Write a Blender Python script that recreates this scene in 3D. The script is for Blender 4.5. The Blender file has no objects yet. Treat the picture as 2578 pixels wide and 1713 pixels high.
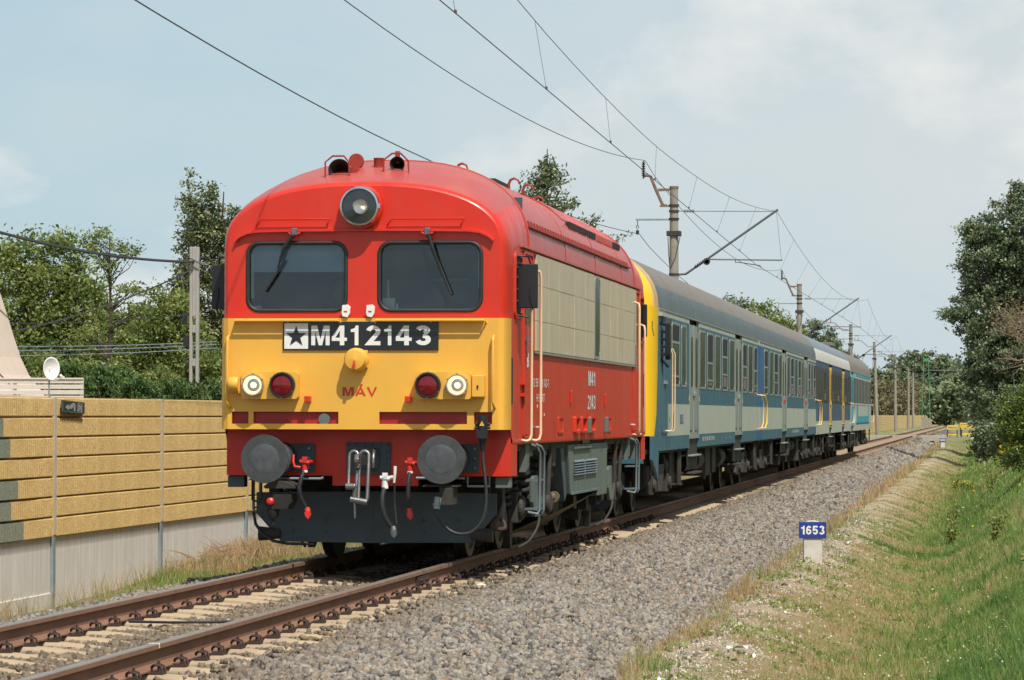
import bpy, bmesh, math, random
import numpy as np
from mathutils import Vector, Matrix
from mathutils.geometry import tessellate_polygon
rad = math.radians
random.seed(7)
rng = np.random.default_rng(7)
S = bpy.context.scene
COL = S.collection

# ------------------------------------------------------------ camera, sky, sun, exposure
cam = bpy.data.cameras.new("camera")
cam.lens = 125.38
cam.sensor_width = 36.0
cam.clip_start = 0.5
cam.clip_end = 9000
camo = bpy.data.objects.new("camera", cam)
COL.objects.link(camo)
camo.location = (6.128, -34.935, 1.498)
camo.rotation_euler = (Matrix.Rotation(rad(7.562), 4, 'Z') @ Matrix.Rotation(rad(90 + 1.194), 4, 'X')
                       @ Matrix.Rotation(rad(0.123), 4, 'Z')).to_euler()
S.camera = camo
SUN = Vector((0.38, -0.56, 1.0)).normalized()          # towards the sun
SUN_EL = math.asin(SUN.z)
SUN_AZ = math.atan2(SUN.x, SUN.y)

W = bpy.data.worlds.new("World")
S.world = W
W.use_nodes = True
nt = W.node_tree
nt.nodes.clear()
def N(t, **k):
    n = nt.nodes.new(t)
    for a, b in k.items():
        setattr(n, a, b)
    return n
L = lambda a, b: nt.links.new(a, b)
sky = N('ShaderNodeTexSky', sky_type='NISHITA', sun_disc=False)
sky.sun_elevation = SUN_EL
sky.sun_rotation = SUN_AZ
sky.air_density = 1.0
sky.dust_density = 1.6
sky.ozone_density = 1.2
tc = N('ShaderNodeTexCoord')
def mapn(scale, loc=(0, 0, 0), rot=(0, 0, 0)):
    m = N('ShaderNodeMapping')
    m.inputs['Scale'].default_value = scale
    m.inputs['Location'].default_value = loc
    m.inputs['Rotation'].default_value = rot
    L(tc.outputs['Generated'], m.inputs['Vector'])
    return m
def noisen(m, scale, detail, rough, dist=0.0):
    n = N('ShaderNodeTexNoise')
    n.inputs['Scale'].default_value = scale
    n.inputs['Detail'].default_value = detail
    n.inputs['Roughness'].default_value = rough
    n.inputs['Distortion'].default_value = dist
    L(m.outputs[0], n.inputs['Vector'])
    return n
def ramp(src, stops):
    r = N('ShaderNodeValToRGB')
    e = r.color_ramp.elements
    while len(e) < len(stops):
        e.new(0.5)
    for i, (p, c) in enumerate(stops):
        e[i].position = p
        e[i].color = (c, c, c, 1) if isinstance(c, (int, float)) else (*c, 1)
    L(src, r.inputs[0])
    return r
def mix(fac, a, b, bt='MIX'):
    m = N('ShaderNodeMix', data_type='RGBA', blend_type=bt)
    if isinstance(fac, (int, float)):
        m.inputs[0].default_value = fac
    else:
        L(fac, m.inputs[0])
    for k, s in ((6, a), (7, b)):
        if isinstance(s, tuple):
            m.inputs[k].default_value = (*s, 1)
        else:
            L(s, m.inputs[k])
    return m.outputs[2]
SKYSTR = 0.10
# milky summer air over the clean Nishita sky, then thin cloud veils and a few brighter puffs
sz_ = N('ShaderNodeSeparateXYZ')
L(tc.outputs['Generated'], sz_.inputs[0])
hz_ = N('ShaderNodeMapRange')                      # the milky layer is thick near the horizon and thin overhead
for _k, _v in enumerate((0.0, 0.55, 0.82, 0.22)):
    hz_.inputs[_k + 1].default_value = _v
L(sz_.outputs[2], hz_.inputs[0])
milky = mix(hz_.outputs[0], sky.outputs[0], (5.1, 6.95, 7.9))
big = noisen(mapn((1.0, 1.0, 2.6), (5.3, 2.9, 1.1)), 2.6, 7, 0.52, 0.25)
veil = ramp(big.outputs[0], [(0.40, 0.0), (0.62, 1.0)])
vm = N('ShaderNodeMath', operation='MULTIPLY')
vm.inputs[1].default_value = 0.70
L(veil.outputs[0], vm.inputs[0])
s1 = mix(vm.outputs[0], milky, (7.2, 7.45, 7.45))
puff = noisen(mapn((1.0, 1.0, 1.7), (7.7, 0.2, 0.4)), 7.0, 9, 0.55, 0.1)
pr = ramp(puff.outputs[0], [(0.57, 0.0), (0.66, 1.0)])
pm = N('ShaderNodeMath', operation='MULTIPLY')
pm.inputs[1].default_value = 0.7
L(pr.outputs[0], pm.inputs[0])
s2 = mix(pm.outputs[0], s1, (8.9, 8.8, 8.5))
bg = N('ShaderNodeBackground')
bg.inputs['Strength'].default_value = SKYSTR
L(s2, bg.inputs['Color'])
wo = N('ShaderNodeOutputWorld')
L(bg.outputs[0], wo.inputs['Surface'])

sd = bpy.data.lights.new("sun", 'SUN')
sd.energy = 4.8
sd.angle = rad(0.55)
sd.color = (1.0, 0.94, 0.84)
so = bpy.data.objects.new("sun", sd)
so.rotation_euler = SUN.to_track_quat('Z', 'Y').to_euler()
so.location = (40, -60, 100)
COL.objects.link(so)

S.view_settings.view_transform = 'Standard'
S.view_settings.look = 'None'
S.view_settings.gamma = 1.0
S.view_settings.exposure = 0.0
S.view_settings.use_curve_mapping = False
S.cycles.max_bounces = 6
S.cycles.transparent_max_bounces = 12
S.cycles.use_denoising = True

SMALL = {'rivets', 'bolts', 'rim_screws', 'mirror_clamp', 'axle_boxes', 'insulator', 'cable_fittings', 'lattice', 'branches', 'stem', 'trunk'} - {'trunk', 'stem', 'lattice', 'branches'}
# ------------------------------------------------------------ mesh builder
class MB:
    def __init__(s):
        s.v, s.f, s.m = [], [], []
    def add(s, vs, fs, m=0):
        o = len(s.v)
        s.v += [tuple(p) for p in vs]
        s.f += [tuple(i + o for i in f) for f in fs]
        s.m += [m] * len(fs)
        return s
    def box(s, x0, x1, y0, y1, z0, z1, m=0):
        return s.add([(x, y, z) for x in (x0, x1) for y in (y0, y1) for z in (z0, z1)],
                     [(0, 1, 3, 2), (4, 6, 7, 5), (0, 4, 5, 1), (2, 3, 7, 6), (0, 2, 6, 4), (1, 5, 7, 3)], m)
    def tube(s, pts, r, n=8, m=0, closed=False, cap=True):
        P = [Vector(p) for p in pts]
        k = len(P)
        R = r if isinstance(r, (list, tuple)) else [r] * k
        T = []
        for i in range(k):
            if closed:
                t = P[(i + 1) % k] - P[i - 1]
            else:
                t = P[min(i + 1, k - 1)] - P[max(i - 1, 0)]
            T.append(t.normalized() if t.length > 1e-9 else Vector((0, 0, 1)))
        u = T[0].orthogonal().normalized()
        vs, fs = [], []
        for i in range(k):
            u = (u - T[i] * u.dot(T[i]))
            u = u.normalized() if u.length > 1e-6 else T[i].orthogonal().normalized()
            w = T[i].cross(u)
            for j in range(n):
                a = 2 * math.pi * j / n
                vs.append(P[i] + (u * math.cos(a) + w * math.sin(a)) * R[i])
        for i in range(k if closed else k - 1):
            for j in range(n):
                a, b = i * n + j, i * n + (j + 1) % n
                c, d = ((i + 1) % k) * n + (j + 1) % n, ((i + 1) % k) * n + j
                fs.append((a, b, c, d))
        if cap and not closed:
            fs.append(tuple(range(n - 1, -1, -1)))
            fs.append(tuple((k - 1) * n + j for j in range(n)))
        return s.add(vs, fs, m)
    def cyl(s, p0, p1, r0, r1=None, n=16, m=0):
        return s.tube([p0, p1], [r0, r0 if r1 is None else r1], n, m)
    def lathe(s, prof, o, axis='z', n=24, m=0, cap0=True, cap1=True):
        # prof: (radius, height along axis)
        vs, fs = [], []
        for r, h in prof:
            for j in range(n):
                a = 2 * math.pi * j / n
                p = (r * math.cos(a), r * math.sin(a), h)
                if axis == 'y':
                    p = (p[0], p[2], p[1])
                elif axis == 'x':
                    p = (p[2], p[0], p[1])
                vs.append((p[0] + o[0], p[1] + o[1], p[2] + o[2]))
        for i in range(len(prof) - 1):
            for j in range(n):
                fs.append((i * n + j, i * n + (j + 1) % n, (i + 1) * n + (j + 1) % n, (i + 1) * n + j))
        if cap0 and prof[0][0] > 1e-6:
            fs.append(tuple(range(n)))
        if cap1 and prof[-1][0] > 1e-6:
            fs.append(tuple((len(prof) - 1) * n + j for j in range(n)))
        return s.add(vs, fs, m)
    def prism(s, poly, axis, a0, a1, m=0):
        n = len(poly)
        def P(p, a):
            return {'x': (a, p[0], p[1]), 'y': (p[0], a, p[1]), 'z': (p[0], p[1], a)}[axis]
        vs = [P(p, a0) for p in poly] + [P(p, a1) for p in poly]
        tri = tessellate_polygon([[Vector((p[0], p[1], 0)) for p in poly]])
        fs = [tuple(t) for t in tri] + [tuple(i + n for i in reversed(t)) for t in tri]
        fs += [(i, (i + 1) % n, (i + 1) % n + n, i + n) for i in range(n)]
        return s.add(vs, fs, m)
    def plate(s, outer, holes, axis, a0, a1, m=0):
        """slab with holes; polygons in the plane across axis"""
        loops = [outer] + list(holes)
        flat = [p for l in loops for p in l]
        n = len(flat)
        def P(p, a):
            return {'x': (a, p[0], p[1]), 'y': (p[0], a, p[1]), 'z': (p[0], p[1], a)}[axis]
        tri = tessellate_polygon([[Vector((p[0], p[1], 0)) for p in l] for l in loops])
        vs = [P(p, a0) for p in flat]
        fs = [tuple(t) for t in tri]
        if a1 is not None:
            vs += [P(p, a1) for p in flat]
            fs += [tuple(i + n for i in reversed(t)) for t in tri]
            o = 0
            for l in loops:
                k = len(l)
                fs += [(o + i, o + (i + 1) % k, o + (i + 1) % k + n, o + i + n) for i in range(k)]
                o += k
        return s.add(vs, fs, m)
    def ring(s, outer, inner, axis, a0, a1, m=0):
        n = len(outer)
        def P(p, a):
            return {'x': (a, p[0], p[1]), 'y': (p[0], a, p[1]), 'z': (p[0], p[1], a)}[axis]
        vs = [P(p, a0) for p in outer] + [P(p, a0) for p in inner] + [P(p, a1) for p in outer] + [P(p, a1) for p in inner]
        fs = []
        for i in range(n):
            j = (i + 1) % n
            fs += [(i, j, n + j, n + i), (2 * n + i, 3 * n + i, 3 * n + j, 2 * n + j), (i, 2 * n + i, 2 * n + j, j), (n + i, n + j, 3 * n + j, 3 * n + i)]
        return s.add(vs, fs, m)
    def build(s, name, mat, parent=None, smooth=None, bevel=0, loc=(0, 0, 0), seg=2, recalc=True, wn=False):
        me = bpy.data.meshes.new(name)
        me.from_pydata(s.v, [], s.f)
        mats = mat if isinstance(mat, (list, tuple)) else [mat]
        for x in mats:
            me.materials.append(x)
        if len(mats) > 1:
            me.polygons.foreach_set('material_index', s.m)
        if recalc:
            bm = bmesh.new()
            bm.from_mesh(me)
            bmesh.ops.recalc_face_normals(bm, faces=bm.faces)
            bm.to_mesh(me)
            bm.free()
        if smooth:
            me.shade_smooth()
            me.set_sharp_from_angle(angle=rad(smooth))
        me.update()
        o = bpy.data.objects.new(name, me)
        o.location = loc
        COL.objects.link(o)
        if parent is not None:
            o.parent = parent
        if bevel:
            b = o.modifiers.new('bevel', 'BEVEL')
            b.width = bevel
            b.segments = seg
            b.limit_method = 'ANGLE'
            b.angle_limit = rad(40)
        if wn:
            w = o.modifiers.new('weighted', 'WEIGHTED_NORMAL')
            w.keep_sharp = True
            w.weight = 80
        if name in SMALL:
            o['kind'] = 'stuff'
        return o

def rrect(x0, x1, z0, z1, r, n=6):
    out = []
    for cx, cz, a0 in ((x1 - r, z0 + r, -90), (x1 - r, z1 - r, 0), (x0 + r, z1 - r, 90), (x0 + r, z0 + r, 180)):
        for i in range(n + 1):
            a = rad(a0 + 90 * i / n)
            out.append((cx + r * math.cos(a), cz + r * math.sin(a)))
    return out

def tag(o, label=None, cat=None, group=None, kind=None):
    if label: o['label'] = label
    if cat: o['category'] = cat
    if group: o['group'] = group
    if kind: o['kind'] = kind
    return o
def thing(name, label, cat, loc=(0, 0, 0), rz=0, group=None):
    o = bpy.data.objects.new(name, None)
    o.empty_display_size = 0.3
    COL.objects.link(o)
    o.location = loc
    o.rotation_euler = (0, 0, rz)
    return tag(o, label, cat, group)
def copy_tree(o, parent=None):
    c = o.copy()
    COL.objects.link(c)
    c.parent = parent
    for ch in [x for x in o.children]:
        copy_tree(ch, c)
    return c
def inst(src, name, loc, parent, rz=0):
    o = bpy.data.objects.new(name, src.data)
    o.location = loc
    o.rotation_euler = (0, 0, rz)
    COL.objects.link(o)
    o.parent = parent
    return o

# ---- plain grotesk lettering drawn stroke by stroke
def _arc(cx, cy, rx, ry, a0, a1, n=12):
    return [(cx + rx * math.cos(rad(a0 + (a1 - a0) * i / n)), cy + ry * math.sin(rad(a0 + (a1 - a0) * i / n))) for i in range(n + 1)]
def glyph(c, t):
    """returns (width, polygons with holes, ribbons)"""
    h = t / 2
    Wd = 0.64
    m = Wd / 2
    if c == '1' and t > 0.15:
        return 0.50, [[[(.27, 0), (.48, 0), (.48, 1), (.33, 1), (.29, .90), (.20, .84), (.05, .81), (.05, .67), (.27, .67)]]], []
    if c == '4' and t > 0.15:
        return 0.70, [[[(.37, 0), (.57, 0), (.57, .22), (.69, .22), (.69, .385), (.57, .385), (.57, 1), (.36, 1), (.01, .41), (.01, .22), (.37, .22)], [(.37, .385), (.17, .385), (.37, .74)]]], []
    if c == 'M' and t > 0.15:
        return 0.88, [[[(0, 0), (.19, 0), (.19, .72), (.355, 0), (.525, 0), (.69, .72), (.69, 0), (.88, 0), (.88, 1), (.60, 1), (.44, .30), (.28, 1), (0, 1)]]], []
    R = {
        '0': [_arc(m, .5, m - h, .5 - h, 0, 360, 24)],
        '1': [[(.05, .78), (.27, .97), (.27, 0)]],
        '2': [_arc(m, 1 - .30, m - h, .30 - h, 170, -28, 14) + [(h * 1.25, h), (Wd, h)]],
        '3': [_arc(m - .01, .755, m - h - .02, .245 - h, 165, -78, 12), _arc(m, .285, m - h, .285 - h, 92, -165, 14)],
        '4': [[(.46, 0), (.46, 1)], [(.43, .97), (.07, .27), (Wd + .04, .27)]],
        '5': [[(Wd - .03, 1 - h), (h + .05, 1 - h), (h + .01, .50)] + _arc(m, .335, m - h, .335 - h, 130, -160, 14)],
        '6': [_arc(m, .32, m - h, .32 - h, 0, 360, 20), _arc(m + .03, .5, m - h + .02, .5 - h, 38, 195, 12)],
        '7': [[(0, 1 - h), (Wd - h * .6, 1 - h), (Wd * .36, 0)]],
        '8': [_arc(m, .275, m - h, .275 - h, 0, 360, 20), _arc(m, .755, m - h - .03, .245 - h, 0, 360, 20)],
        '9': [_arc(m, .68, m - h, .32 - h, 0, 360, 20), _arc(m - .03, .5, m - h + .02, .5 - h, 218, 375, 12)],
        'M': [[(h, 0), (h, 1)], [(h, .98), (.43, .05), (.86 - h, .98)], [(.86 - h, 1), (.86 - h, 0)]],
        'A': [[(.05, 0), (.38, .98), (.71, 0)], [(.16, .30), (.60, .30)]],
        'V': [[(.05, 1), (.37, .03), (.69, 1)]],
        'H': [[(h, 0), (h, 1)], [(Wd - h, 0), (Wd - h, 1)], [(h, .5), (Wd - h, .5)]],
        'T': [[(0, 1 - h), (Wd, 1 - h)], [(m, 1 - h), (m, 0)]],
        'S': [_arc(m, .745, m - h, .255 - h, 20, 250, 12) + _arc(m, .265, m - h, .265 - h, 80, -160, 12)],
        'R': [[(h, 0), (h, 1)], [(h, 1 - h)] + _arc(m, .72, m - h, .28 - h, 90, -90, 8) + [(h, .44)], [(m, .46), (Wd - h * .4, 0)]],
        'B': [[(h, 0), (h, 1)], [(h, 1 - h)] + _arc(m, .75, m - h - .03, .25 - h, 90, -90, 8) + [(h, .5 + h)], [(h, .5)] + _arc(m, .27, m - h, .27 - h, 90, -90, 8) + [(h, h)]],
        '-': [[(.02, .42), (.36, .42)]],
        ' ': [],
    }[c]
    w = {'M': .86, 'A': .76, 'V': .74, '1': .40, '-': .38, ' ': .34, '4': .70}.get(c, Wd)
    return w, [], R
def lettering(body, name, mat_, parent, box, face='front', at=0.0, t=0.2, depth=0.003, gap=0.14, accent=None):
    mb = MB()
    a0, a1, z0, z1 = box
    gl = [glyph(c, t) for c in body]
    total = sum(g_[0] for g_ in gl) + gap * (len(gl) - 1)
    sx = (a1 - a0) / total
    sz = z1 - z0
    lay = 0
    def P(u, v, d):
        return (a0 + u * sx, at - d, z0 + v * sz) if face == 'front' else (at + d, a0 + u * sx, z0 + v * sz)
    def ribbon(pts, x0):
        nonlocal lay
        d = depth + lay * 0.0002
        lay += 1
        Lf, Rt = [], []
        for i, p in enumerate(pts):
            q0 = Vector(pts[max(i - 1, 0)]); q1 = Vector(pts[min(i + 1, len(pts) - 1)])
            c_ = Vector(p)
            if len(pts) > 3 and i in (0, len(pts) - 1) and (Vector(pts[0]) - Vector(pts[-1])).length < 1e-4:
                q0, q1 = Vector(pts[-2]), Vector(pts[1])
            da, db = (c_ - q0), (q1 - c_)
            da = da.normalized() if da.length > 1e-6 else db.normalized()
            db = db.normalized() if db.length > 1e-6 else da
            tg = (da + db)
            tg = tg.normalized() if tg.length > 1e-3 else da
            nn_ = Vector((-tg.y, tg.x))
            k = t / 2 / max(0.45, abs(nn_.dot(Vector((-da.y, da.x)))))
            Lf.append(c_ + nn_ * k); Rt.append(c_ - nn_ * k)
        n = len(pts)
        mb.add([P(x0 + p.x, p.y, d) for p in Lf] + [P(x0 + p.x, p.y, d) for p in Rt], [(i, i + 1, n + i + 1, n + i) for i in range(n - 1)])
    x = 0
    for (w, polys, ribs), ch in zip(gl, body):
        for loops in polys:
            flat = [p for l in loops for p in l]
            tri = tessellate_polygon([[Vector((p[0], p[1], 0)) for p in l] for l in loops])
            mb.add([P(x + p[0], p[1], depth) for p in flat], [tuple(f) for f in tri])
        for r_ in ribs:
            ribbon(r_, x)
        if accent == ch:
            ribbon([(w * .48, 1.08), (w * .66, 1.34)], x)
        x += w + gap
    return mb.build(name, mat_, parent, recalc=False)

# ------------------------------------------------------------ materials
def mat(name, base, rough=0.6, metal=0.0, var=0.0, vscale=3.0, dirt=None, dirt_amt=0.0, dscale=4.0, dstretch=(1, 1, 1),
        bump=0.0, bscale=60.0, coat=0.0, spec=0.5, trans=0.0):
    """principled paint / stone / steel with colour variation, grime and fine relief, all in object space"""
    m = bpy.data.materials.new(name)
    m.use_nodes = True
    t = m.node_tree
    P = t.nodes['Principled BSDF']
    ln = t.links.new
    P.inputs['Roughness'].default_value = rough
    P.inputs['Metallic'].default_value = metal
    P.inputs['Specular IOR Level'].default_value = spec
    if coat:
        P.inputs['Coat Weight'].default_value = coat
        P.inputs['Coat Roughness'].default_value = 0.12
    tcn = t.nodes.new('ShaderNodeTexCoord')
    col = None
    def nz(scale, stretch=(1, 1, 1), detail=5, rgh=0.6):
        mp = t.nodes.new('ShaderNodeMapping')
        mp.inputs['Scale'].default_value = stretch
        ln(tcn.outputs['Object'], mp.inputs[0])
        q = t.nodes.new('ShaderNodeTexNoise')
        q.inputs['Scale'].default_value = scale
        q.inputs['Detail'].default_value = detail
        q.inputs['Roughness'].default_value = rgh
        ln(mp.outputs[0], q.inputs['Vector'])
        return q.outputs[0]
    def rmp(src, p0, p1, a, b):
        r = t.nodes.new('ShaderNodeMapRange')
        r.inputs[1].default_value = p0
        r.inputs[2].default_value = p1
        r.inputs[3].default_value = a
        r.inputs[4].default_value = b
        ln(src, r.inputs[0])
        return r.outputs[0]
    if var:
        h = t.nodes.new('ShaderNodeMix')
        h.data_type = 'RGBA'
        h.inputs[6].default_value = (*[c * (1 - var) for c in base], 1)
        h.inputs[7].default_value = (*[min(1, c * (1 + var)) for c in base], 1)
        ln(rmp(nz(vscale), 0.3, 0.7, 0, 1), h.inputs[0])
        col = h.outputs[2]
    if dirt:
        h = t.nodes.new('ShaderNodeMix')
        h.data_type = 'RGBA'
        h.inputs[6].default_value = (*base, 1)
        if col: ln(col, h.inputs[6])
        h.inputs[7].default_value = (*dirt, 1)
        ln(rmp(nz(dscale, dstretch, 7, 0.65), 0.42, 0.75, 0, dirt_amt), h.inputs[0])
        col = h.outputs[2]
        ln(rmp(nz(dscale, dstretch, 7, 0.65), 0.35, 0.75, rough, min(1, rough + 0.3)), P.inputs['Roughness'])
    if col:
        ln(col, P.inputs['Base Color'])
    else:
        P.inputs['Base Color'].default_value = (*base, 1)
    if bump:
        b = t.nodes.new('ShaderNodeBump')
        b.inputs['Strength'].default_value = bump
        b.inputs['Distance'].default_value = 0.01
        ln(nz(bscale, (1, 1, 1), 4, 0.7), b.inputs['Height'])
        ln(b.outputs[0], P.inputs['Normal'])
    return m

M = {}
M['red'] = mat('red_paint', (0.62, 0.022, 0.006), 0.32, var=0.07, vscale=1.6, dirt=(0.52, 0.045, 0.02), dirt_amt=0.5, dscale=3.5, dstretch=(1, 1, 0.35), coat=0.2, bump=0.03, bscale=2.5)
M['red_side'] = mat('weathered_red_paint', (0.58, 0.034, 0.010), 0.42, var=0.08, vscale=2, dirt=(0.36, 0.045, 0.02), dirt_amt=0.5, dscale=2.5, dstretch=(1, 2.2, 0.35), coat=0.1, bump=0.05, bscale=2.5)
M['red_roof'] = mat('dusty_red_roof_paint', (0.44, 0.062, 0.05), 0.40, var=0.10, vscale=1.5, dirt=(0.42, 0.17, 0.13), dirt_amt=0.5, dscale=1.6, dstretch=(1, 0.6, 1), coat=0.15)
M['red_dark'] = mat('dark_red_paint', (0.36, 0.016, 0.01), 0.4, var=0.08)
M['horn_red'] = mat('brownish_red_paint', (0.30, 0.035, 0.022), 0.45, var=0.12, vscale=9)
M['yellow'] = mat('ochre_yellow_paint', (0.80, 0.43, 0.055), 0.38, var=0.05, vscale=1.5, dirt=(0.62, 0.33, 0.06), dirt_amt=0.45, dscale=2.6, dstretch=(1, 1, 0.4), coat=0.2, bump=0.03, bscale=2.5)
M['bright_yellow'] = mat('bright_yellow_paint', (0.92, 0.55, 0.01), 0.4, var=0.05, vscale=1.0, coat=0.3)
M['barrier_yellow'] = mat('barrier_yellow_paint', (0.80, 0.48, 0.03), 0.5, var=0.1)
M['white'] = mat('white_paint', (0.78, 0.78, 0.76), 0.45, var=0.04)
M['cream'] = mat('cream_paint', (0.66, 0.48, 0.30), 0.4, var=0.08, vscale=8)
M['black'] = mat('black_paint', (0.016, 0.017, 0.02), 0.42)
M['plate_black'] = mat('number_plate_black', (0.012, 0.014, 0.018), 0.25, coat=0.3)
M['rubber'] = mat('black_rubber', (0.022, 0.023, 0.026), 0.5, var=0.25, vscale=20)
M['buffer'] = mat('greasy_buffer_steel', (0.055, 0.06, 0.065), 0.45, var=0.3, vscale=9, dirt=(0.03, 0.03, 0.03), dirt_amt=0.7, dscale=7, bump=0.25, bscale=25)
M['plough'] = mat('blue_grey_plough_paint', (0.055, 0.082, 0.10), 0.5, var=0.15, vscale=3, dirt=(0.09, 0.085, 0.07), dirt_amt=0.35, dscale=2.5)
M['frame_grey'] = mat('grey_green_underframe_paint', (0.11, 0.145, 0.14), 0.5, var=0.15, vscale=4, dirt=(0.16, 0.15, 0.09), dirt_amt=0.6, dscale=3, dstretch=(1, 2, 0.4))
M['under'] = mat('brake_dust_steel', (0.042, 0.037, 0.032), 0.75, var=0.35, vscale=6, bump=0.3, bscale=30)
M['under_dark'] = mat('dark_oily_steel', (0.018, 0.017, 0.016), 0.7, var=0.3, vscale=5)
M['wheel'] = mat('wheel_steel', (0.07, 0.055, 0.045), 0.5, metal=0.3, var=0.3, vscale=6)
M['steel'] = mat('worn_steel', (0.24, 0.24, 0.25), 0.30, metal=0.85, var=0.25, vscale=18, dirt=(0.12, 0.09, 0.07), dirt_amt=0.7, dscale=12)
M['chrome'] = mat('chromed_rim', (0.62, 0.64, 0.66), 0.22, metal=1.0)
M['silver'] = mat('dull_aluminium_sheet', (0.54, 0.47, 0.34), 0.48, metal=0.15, var=0.07, vscale=2.2, dirt=(0.36, 0.32, 0.22), dirt_amt=0.55, dscale=4, dstretch=(1, 6, 0.35), bump=0.04, bscale=4)
M['ladder'] = mat('grey_step_tube', (0.13, 0.165, 0.18), 0.4, var=0.1)
M['valve_red'] = mat('bright_valve_red', (0.62, 0.035, 0.025), 0.4)
M['belly'] = mat('dusty_brown_belly', (0.17, 0.135, 0.085), 0.8, var=0.25, vscale=3, dirt=(0.08, 0.075, 0.05), dirt_amt=0.7, dscale=5, dstretch=(3, 0.5, 1))
M['interior'] = mat('cab_interior', (0.06, 0.085, 0.10), 0.8)
M['beige'] = mat('beige_plastic', (0.75, 0.72, 0.58), 0.5)
M['blind'] = mat('sun_blind', (0.34, 0.42, 0.46), 0.7)
M['red_lens'] = mat('red_lamp_glass', (0.16, 0.002, 0.004), 0.18, coat=0.4)
M['c_blue'] = mat('faded_teal_blue_paint', (0.035, 0.125, 0.185), 0.42, var=0.10, vscale=2, dirt=(0.07, 0.125, 0.14), dirt_amt=0.5, dscale=3, dstretch=(1, 2.5, 0.25), coat=0.1)
M['c_cobalt'] = mat('fresh_cobalt_paint', (0.03, 0.12, 0.30), 0.4, var=0.08)
M['c_navy'] = mat('navy_coach_paint', (0.045, 0.085, 0.16), 0.4, var=0.1, dirt=(0.09, 0.11, 0.13), dirt_amt=0.4, dscale=3, dstretch=(1, 2.5, 0.25))
M['c_grey'] = mat('faded_sage_grey_paint', (0.40, 0.44, 0.38), 0.5, var=0.06, vscale=2, dirt=(0.22, 0.23, 0.17), dirt_amt=0.5, dscale=3, dstretch=(1, 3, 0.25))
M['c_roof'] = mat('grey_coach_roof', (0.175, 0.165, 0.155), 0.7, var=0.12, vscale=0.9, dirt=(0.22, 0.185, 0.145), dirt_amt=0.6, dscale=1.6, dstretch=(0.5, 2.2, 0.5), bump=0.06, bscale=3)
M['c_roofside'] = mat('blue_grey_roof_shoulder', (0.085, 0.125, 0.145), 0.62, var=0.12, vscale=0.9, dirt=(0.17, 0.165, 0.15), dirt_amt=0.7, dscale=2.2, dstretch=(0.5, 3, 0.4))
M['c_turq'] = mat('turquoise_door_paint', (0.05, 0.36, 0.50), 0.4, var=0.05)
M['c_band'] = mat('dark_brown_window_band', (0.055, 0.05, 0.05), 0.4, var=0.12, vscale=3)
M['c_frame'] = mat('aluminium_window_frame', (0.34, 0.37, 0.35), 0.4, metal=0.3, var=0.1, vscale=10)
M['c_door'] = mat('grey_green_coach_door', (0.25, 0.29, 0.265), 0.45, var=0.12, dirt=(0.14, 0.13, 0.1), dirt_amt=0.5, dscale=4, dstretch=(1, 3, 0.3))
M['rust'] = mat('rusty_rail_web', (0.235, 0.122, 0.075), 0.8, var=0.15, vscale=4, dirt=(0.16, 0.08, 0.05), dirt_amt=0.5, dscale=9, dstretch=(1, 0.1, 1), bump=0.2, bscale=60)
M['railhead'] = mat('polished_rail_head', (0.40, 0.345, 0.29), 0.34, metal=0.75, var=0.12, vscale=4, dirt=(0.22, 0.16, 0.11), dirt_amt=0.5, dscale=3, dstretch=(8, 0.2, 1))
M['clip'] = mat('rusty_clip', (0.055, 0.033, 0.026), 0.75, var=0.35, vscale=15)
M['sleeper'] = mat('pale_concrete_sleeper', (0.43, 0.33, 0.22), 0.9, var=0.12, vscale=4, dirt=(0.27, 0.20, 0.13), dirt_amt=0.6, dscale=7, bump=0.3, bscale=40)
M['concrete'] = mat('grey_concrete', (0.60, 0.575, 0.53), 0.85, var=0.07, vscale=1.2, dirt=(0.80, 0.80, 0.79), dirt_amt=0.8, dscale=2.6, dstretch=(1, 3.5, 0.3), bump=0.15, bscale=25)
M['pole'] = mat('weathered_concrete_pole', (0.30, 0.27, 0.225), 0.9, var=0.15, vscale=5, dirt=(0.18, 0.16, 0.13), dirt_amt=0.5, dscale=3, dstretch=(4, 4, 0.4), bump=0.2, bscale=40)
M['galv'] = mat('galvanised_steel', (0.30, 0.35, 0.38), 0.5, metal=0.4, var=0.12, vscale=6)
M['wall_yellow'] = mat('ochre_ribbed_block', (0.60, 0.43, 0.18), 0.95, var=0.30, vscale=38, dirt=(0.42, 0.28, 0.10), dirt_amt=0.6, dscale=2.2, bump=1.0, bscale=60)
M['wall_grey'] = mat('grey_green_ribbed_block', (0.20, 0.215, 0.165), 0.95, var=0.28, vscale=38, bump=1.0, bscale=45)
M['wall_joint'] = mat('pale_joint_strip', (0.52, 0.46, 0.36), 0.8, var=0.1)
M['wire'] = mat('dark_wire', (0.045, 0.045, 0.05), 0.6)
M['wire_thin'] = mat('bronze_wire', (0.09, 0.085, 0.08), 0.5)
M['rusty_bracket'] = mat('rusty_bracket', (0.20, 0.13, 0.10), 0.8, var=0.35, vscale=7)
M['insulator'] = mat('brown_glazed_insulator', (0.06, 0.028, 0.022), 0.25)
M['arm'] = mat('grey_cantilever_tube', (0.14, 0.15, 0.155), 0.5, metal=0.3)
M['green_mast'] = mat('green_mast_paint', (0.06, 0.25, 0.10), 0.6, var=0.15)
M['bark'] = mat('bark', (0.075, 0.055, 0.042), 0.95, var=0.3, vscale=8, bump=0.5, bscale=15)
M['dead_bark'] = mat('bare_pinkish_bark', (0.27, 0.19, 0.14), 0.9, var=0.25, vscale=8)
M['sign_blue'] = mat('enamel_blue', (0.022, 0.055, 0.29), 0.3, var=0.08, vscale=8)
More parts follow.
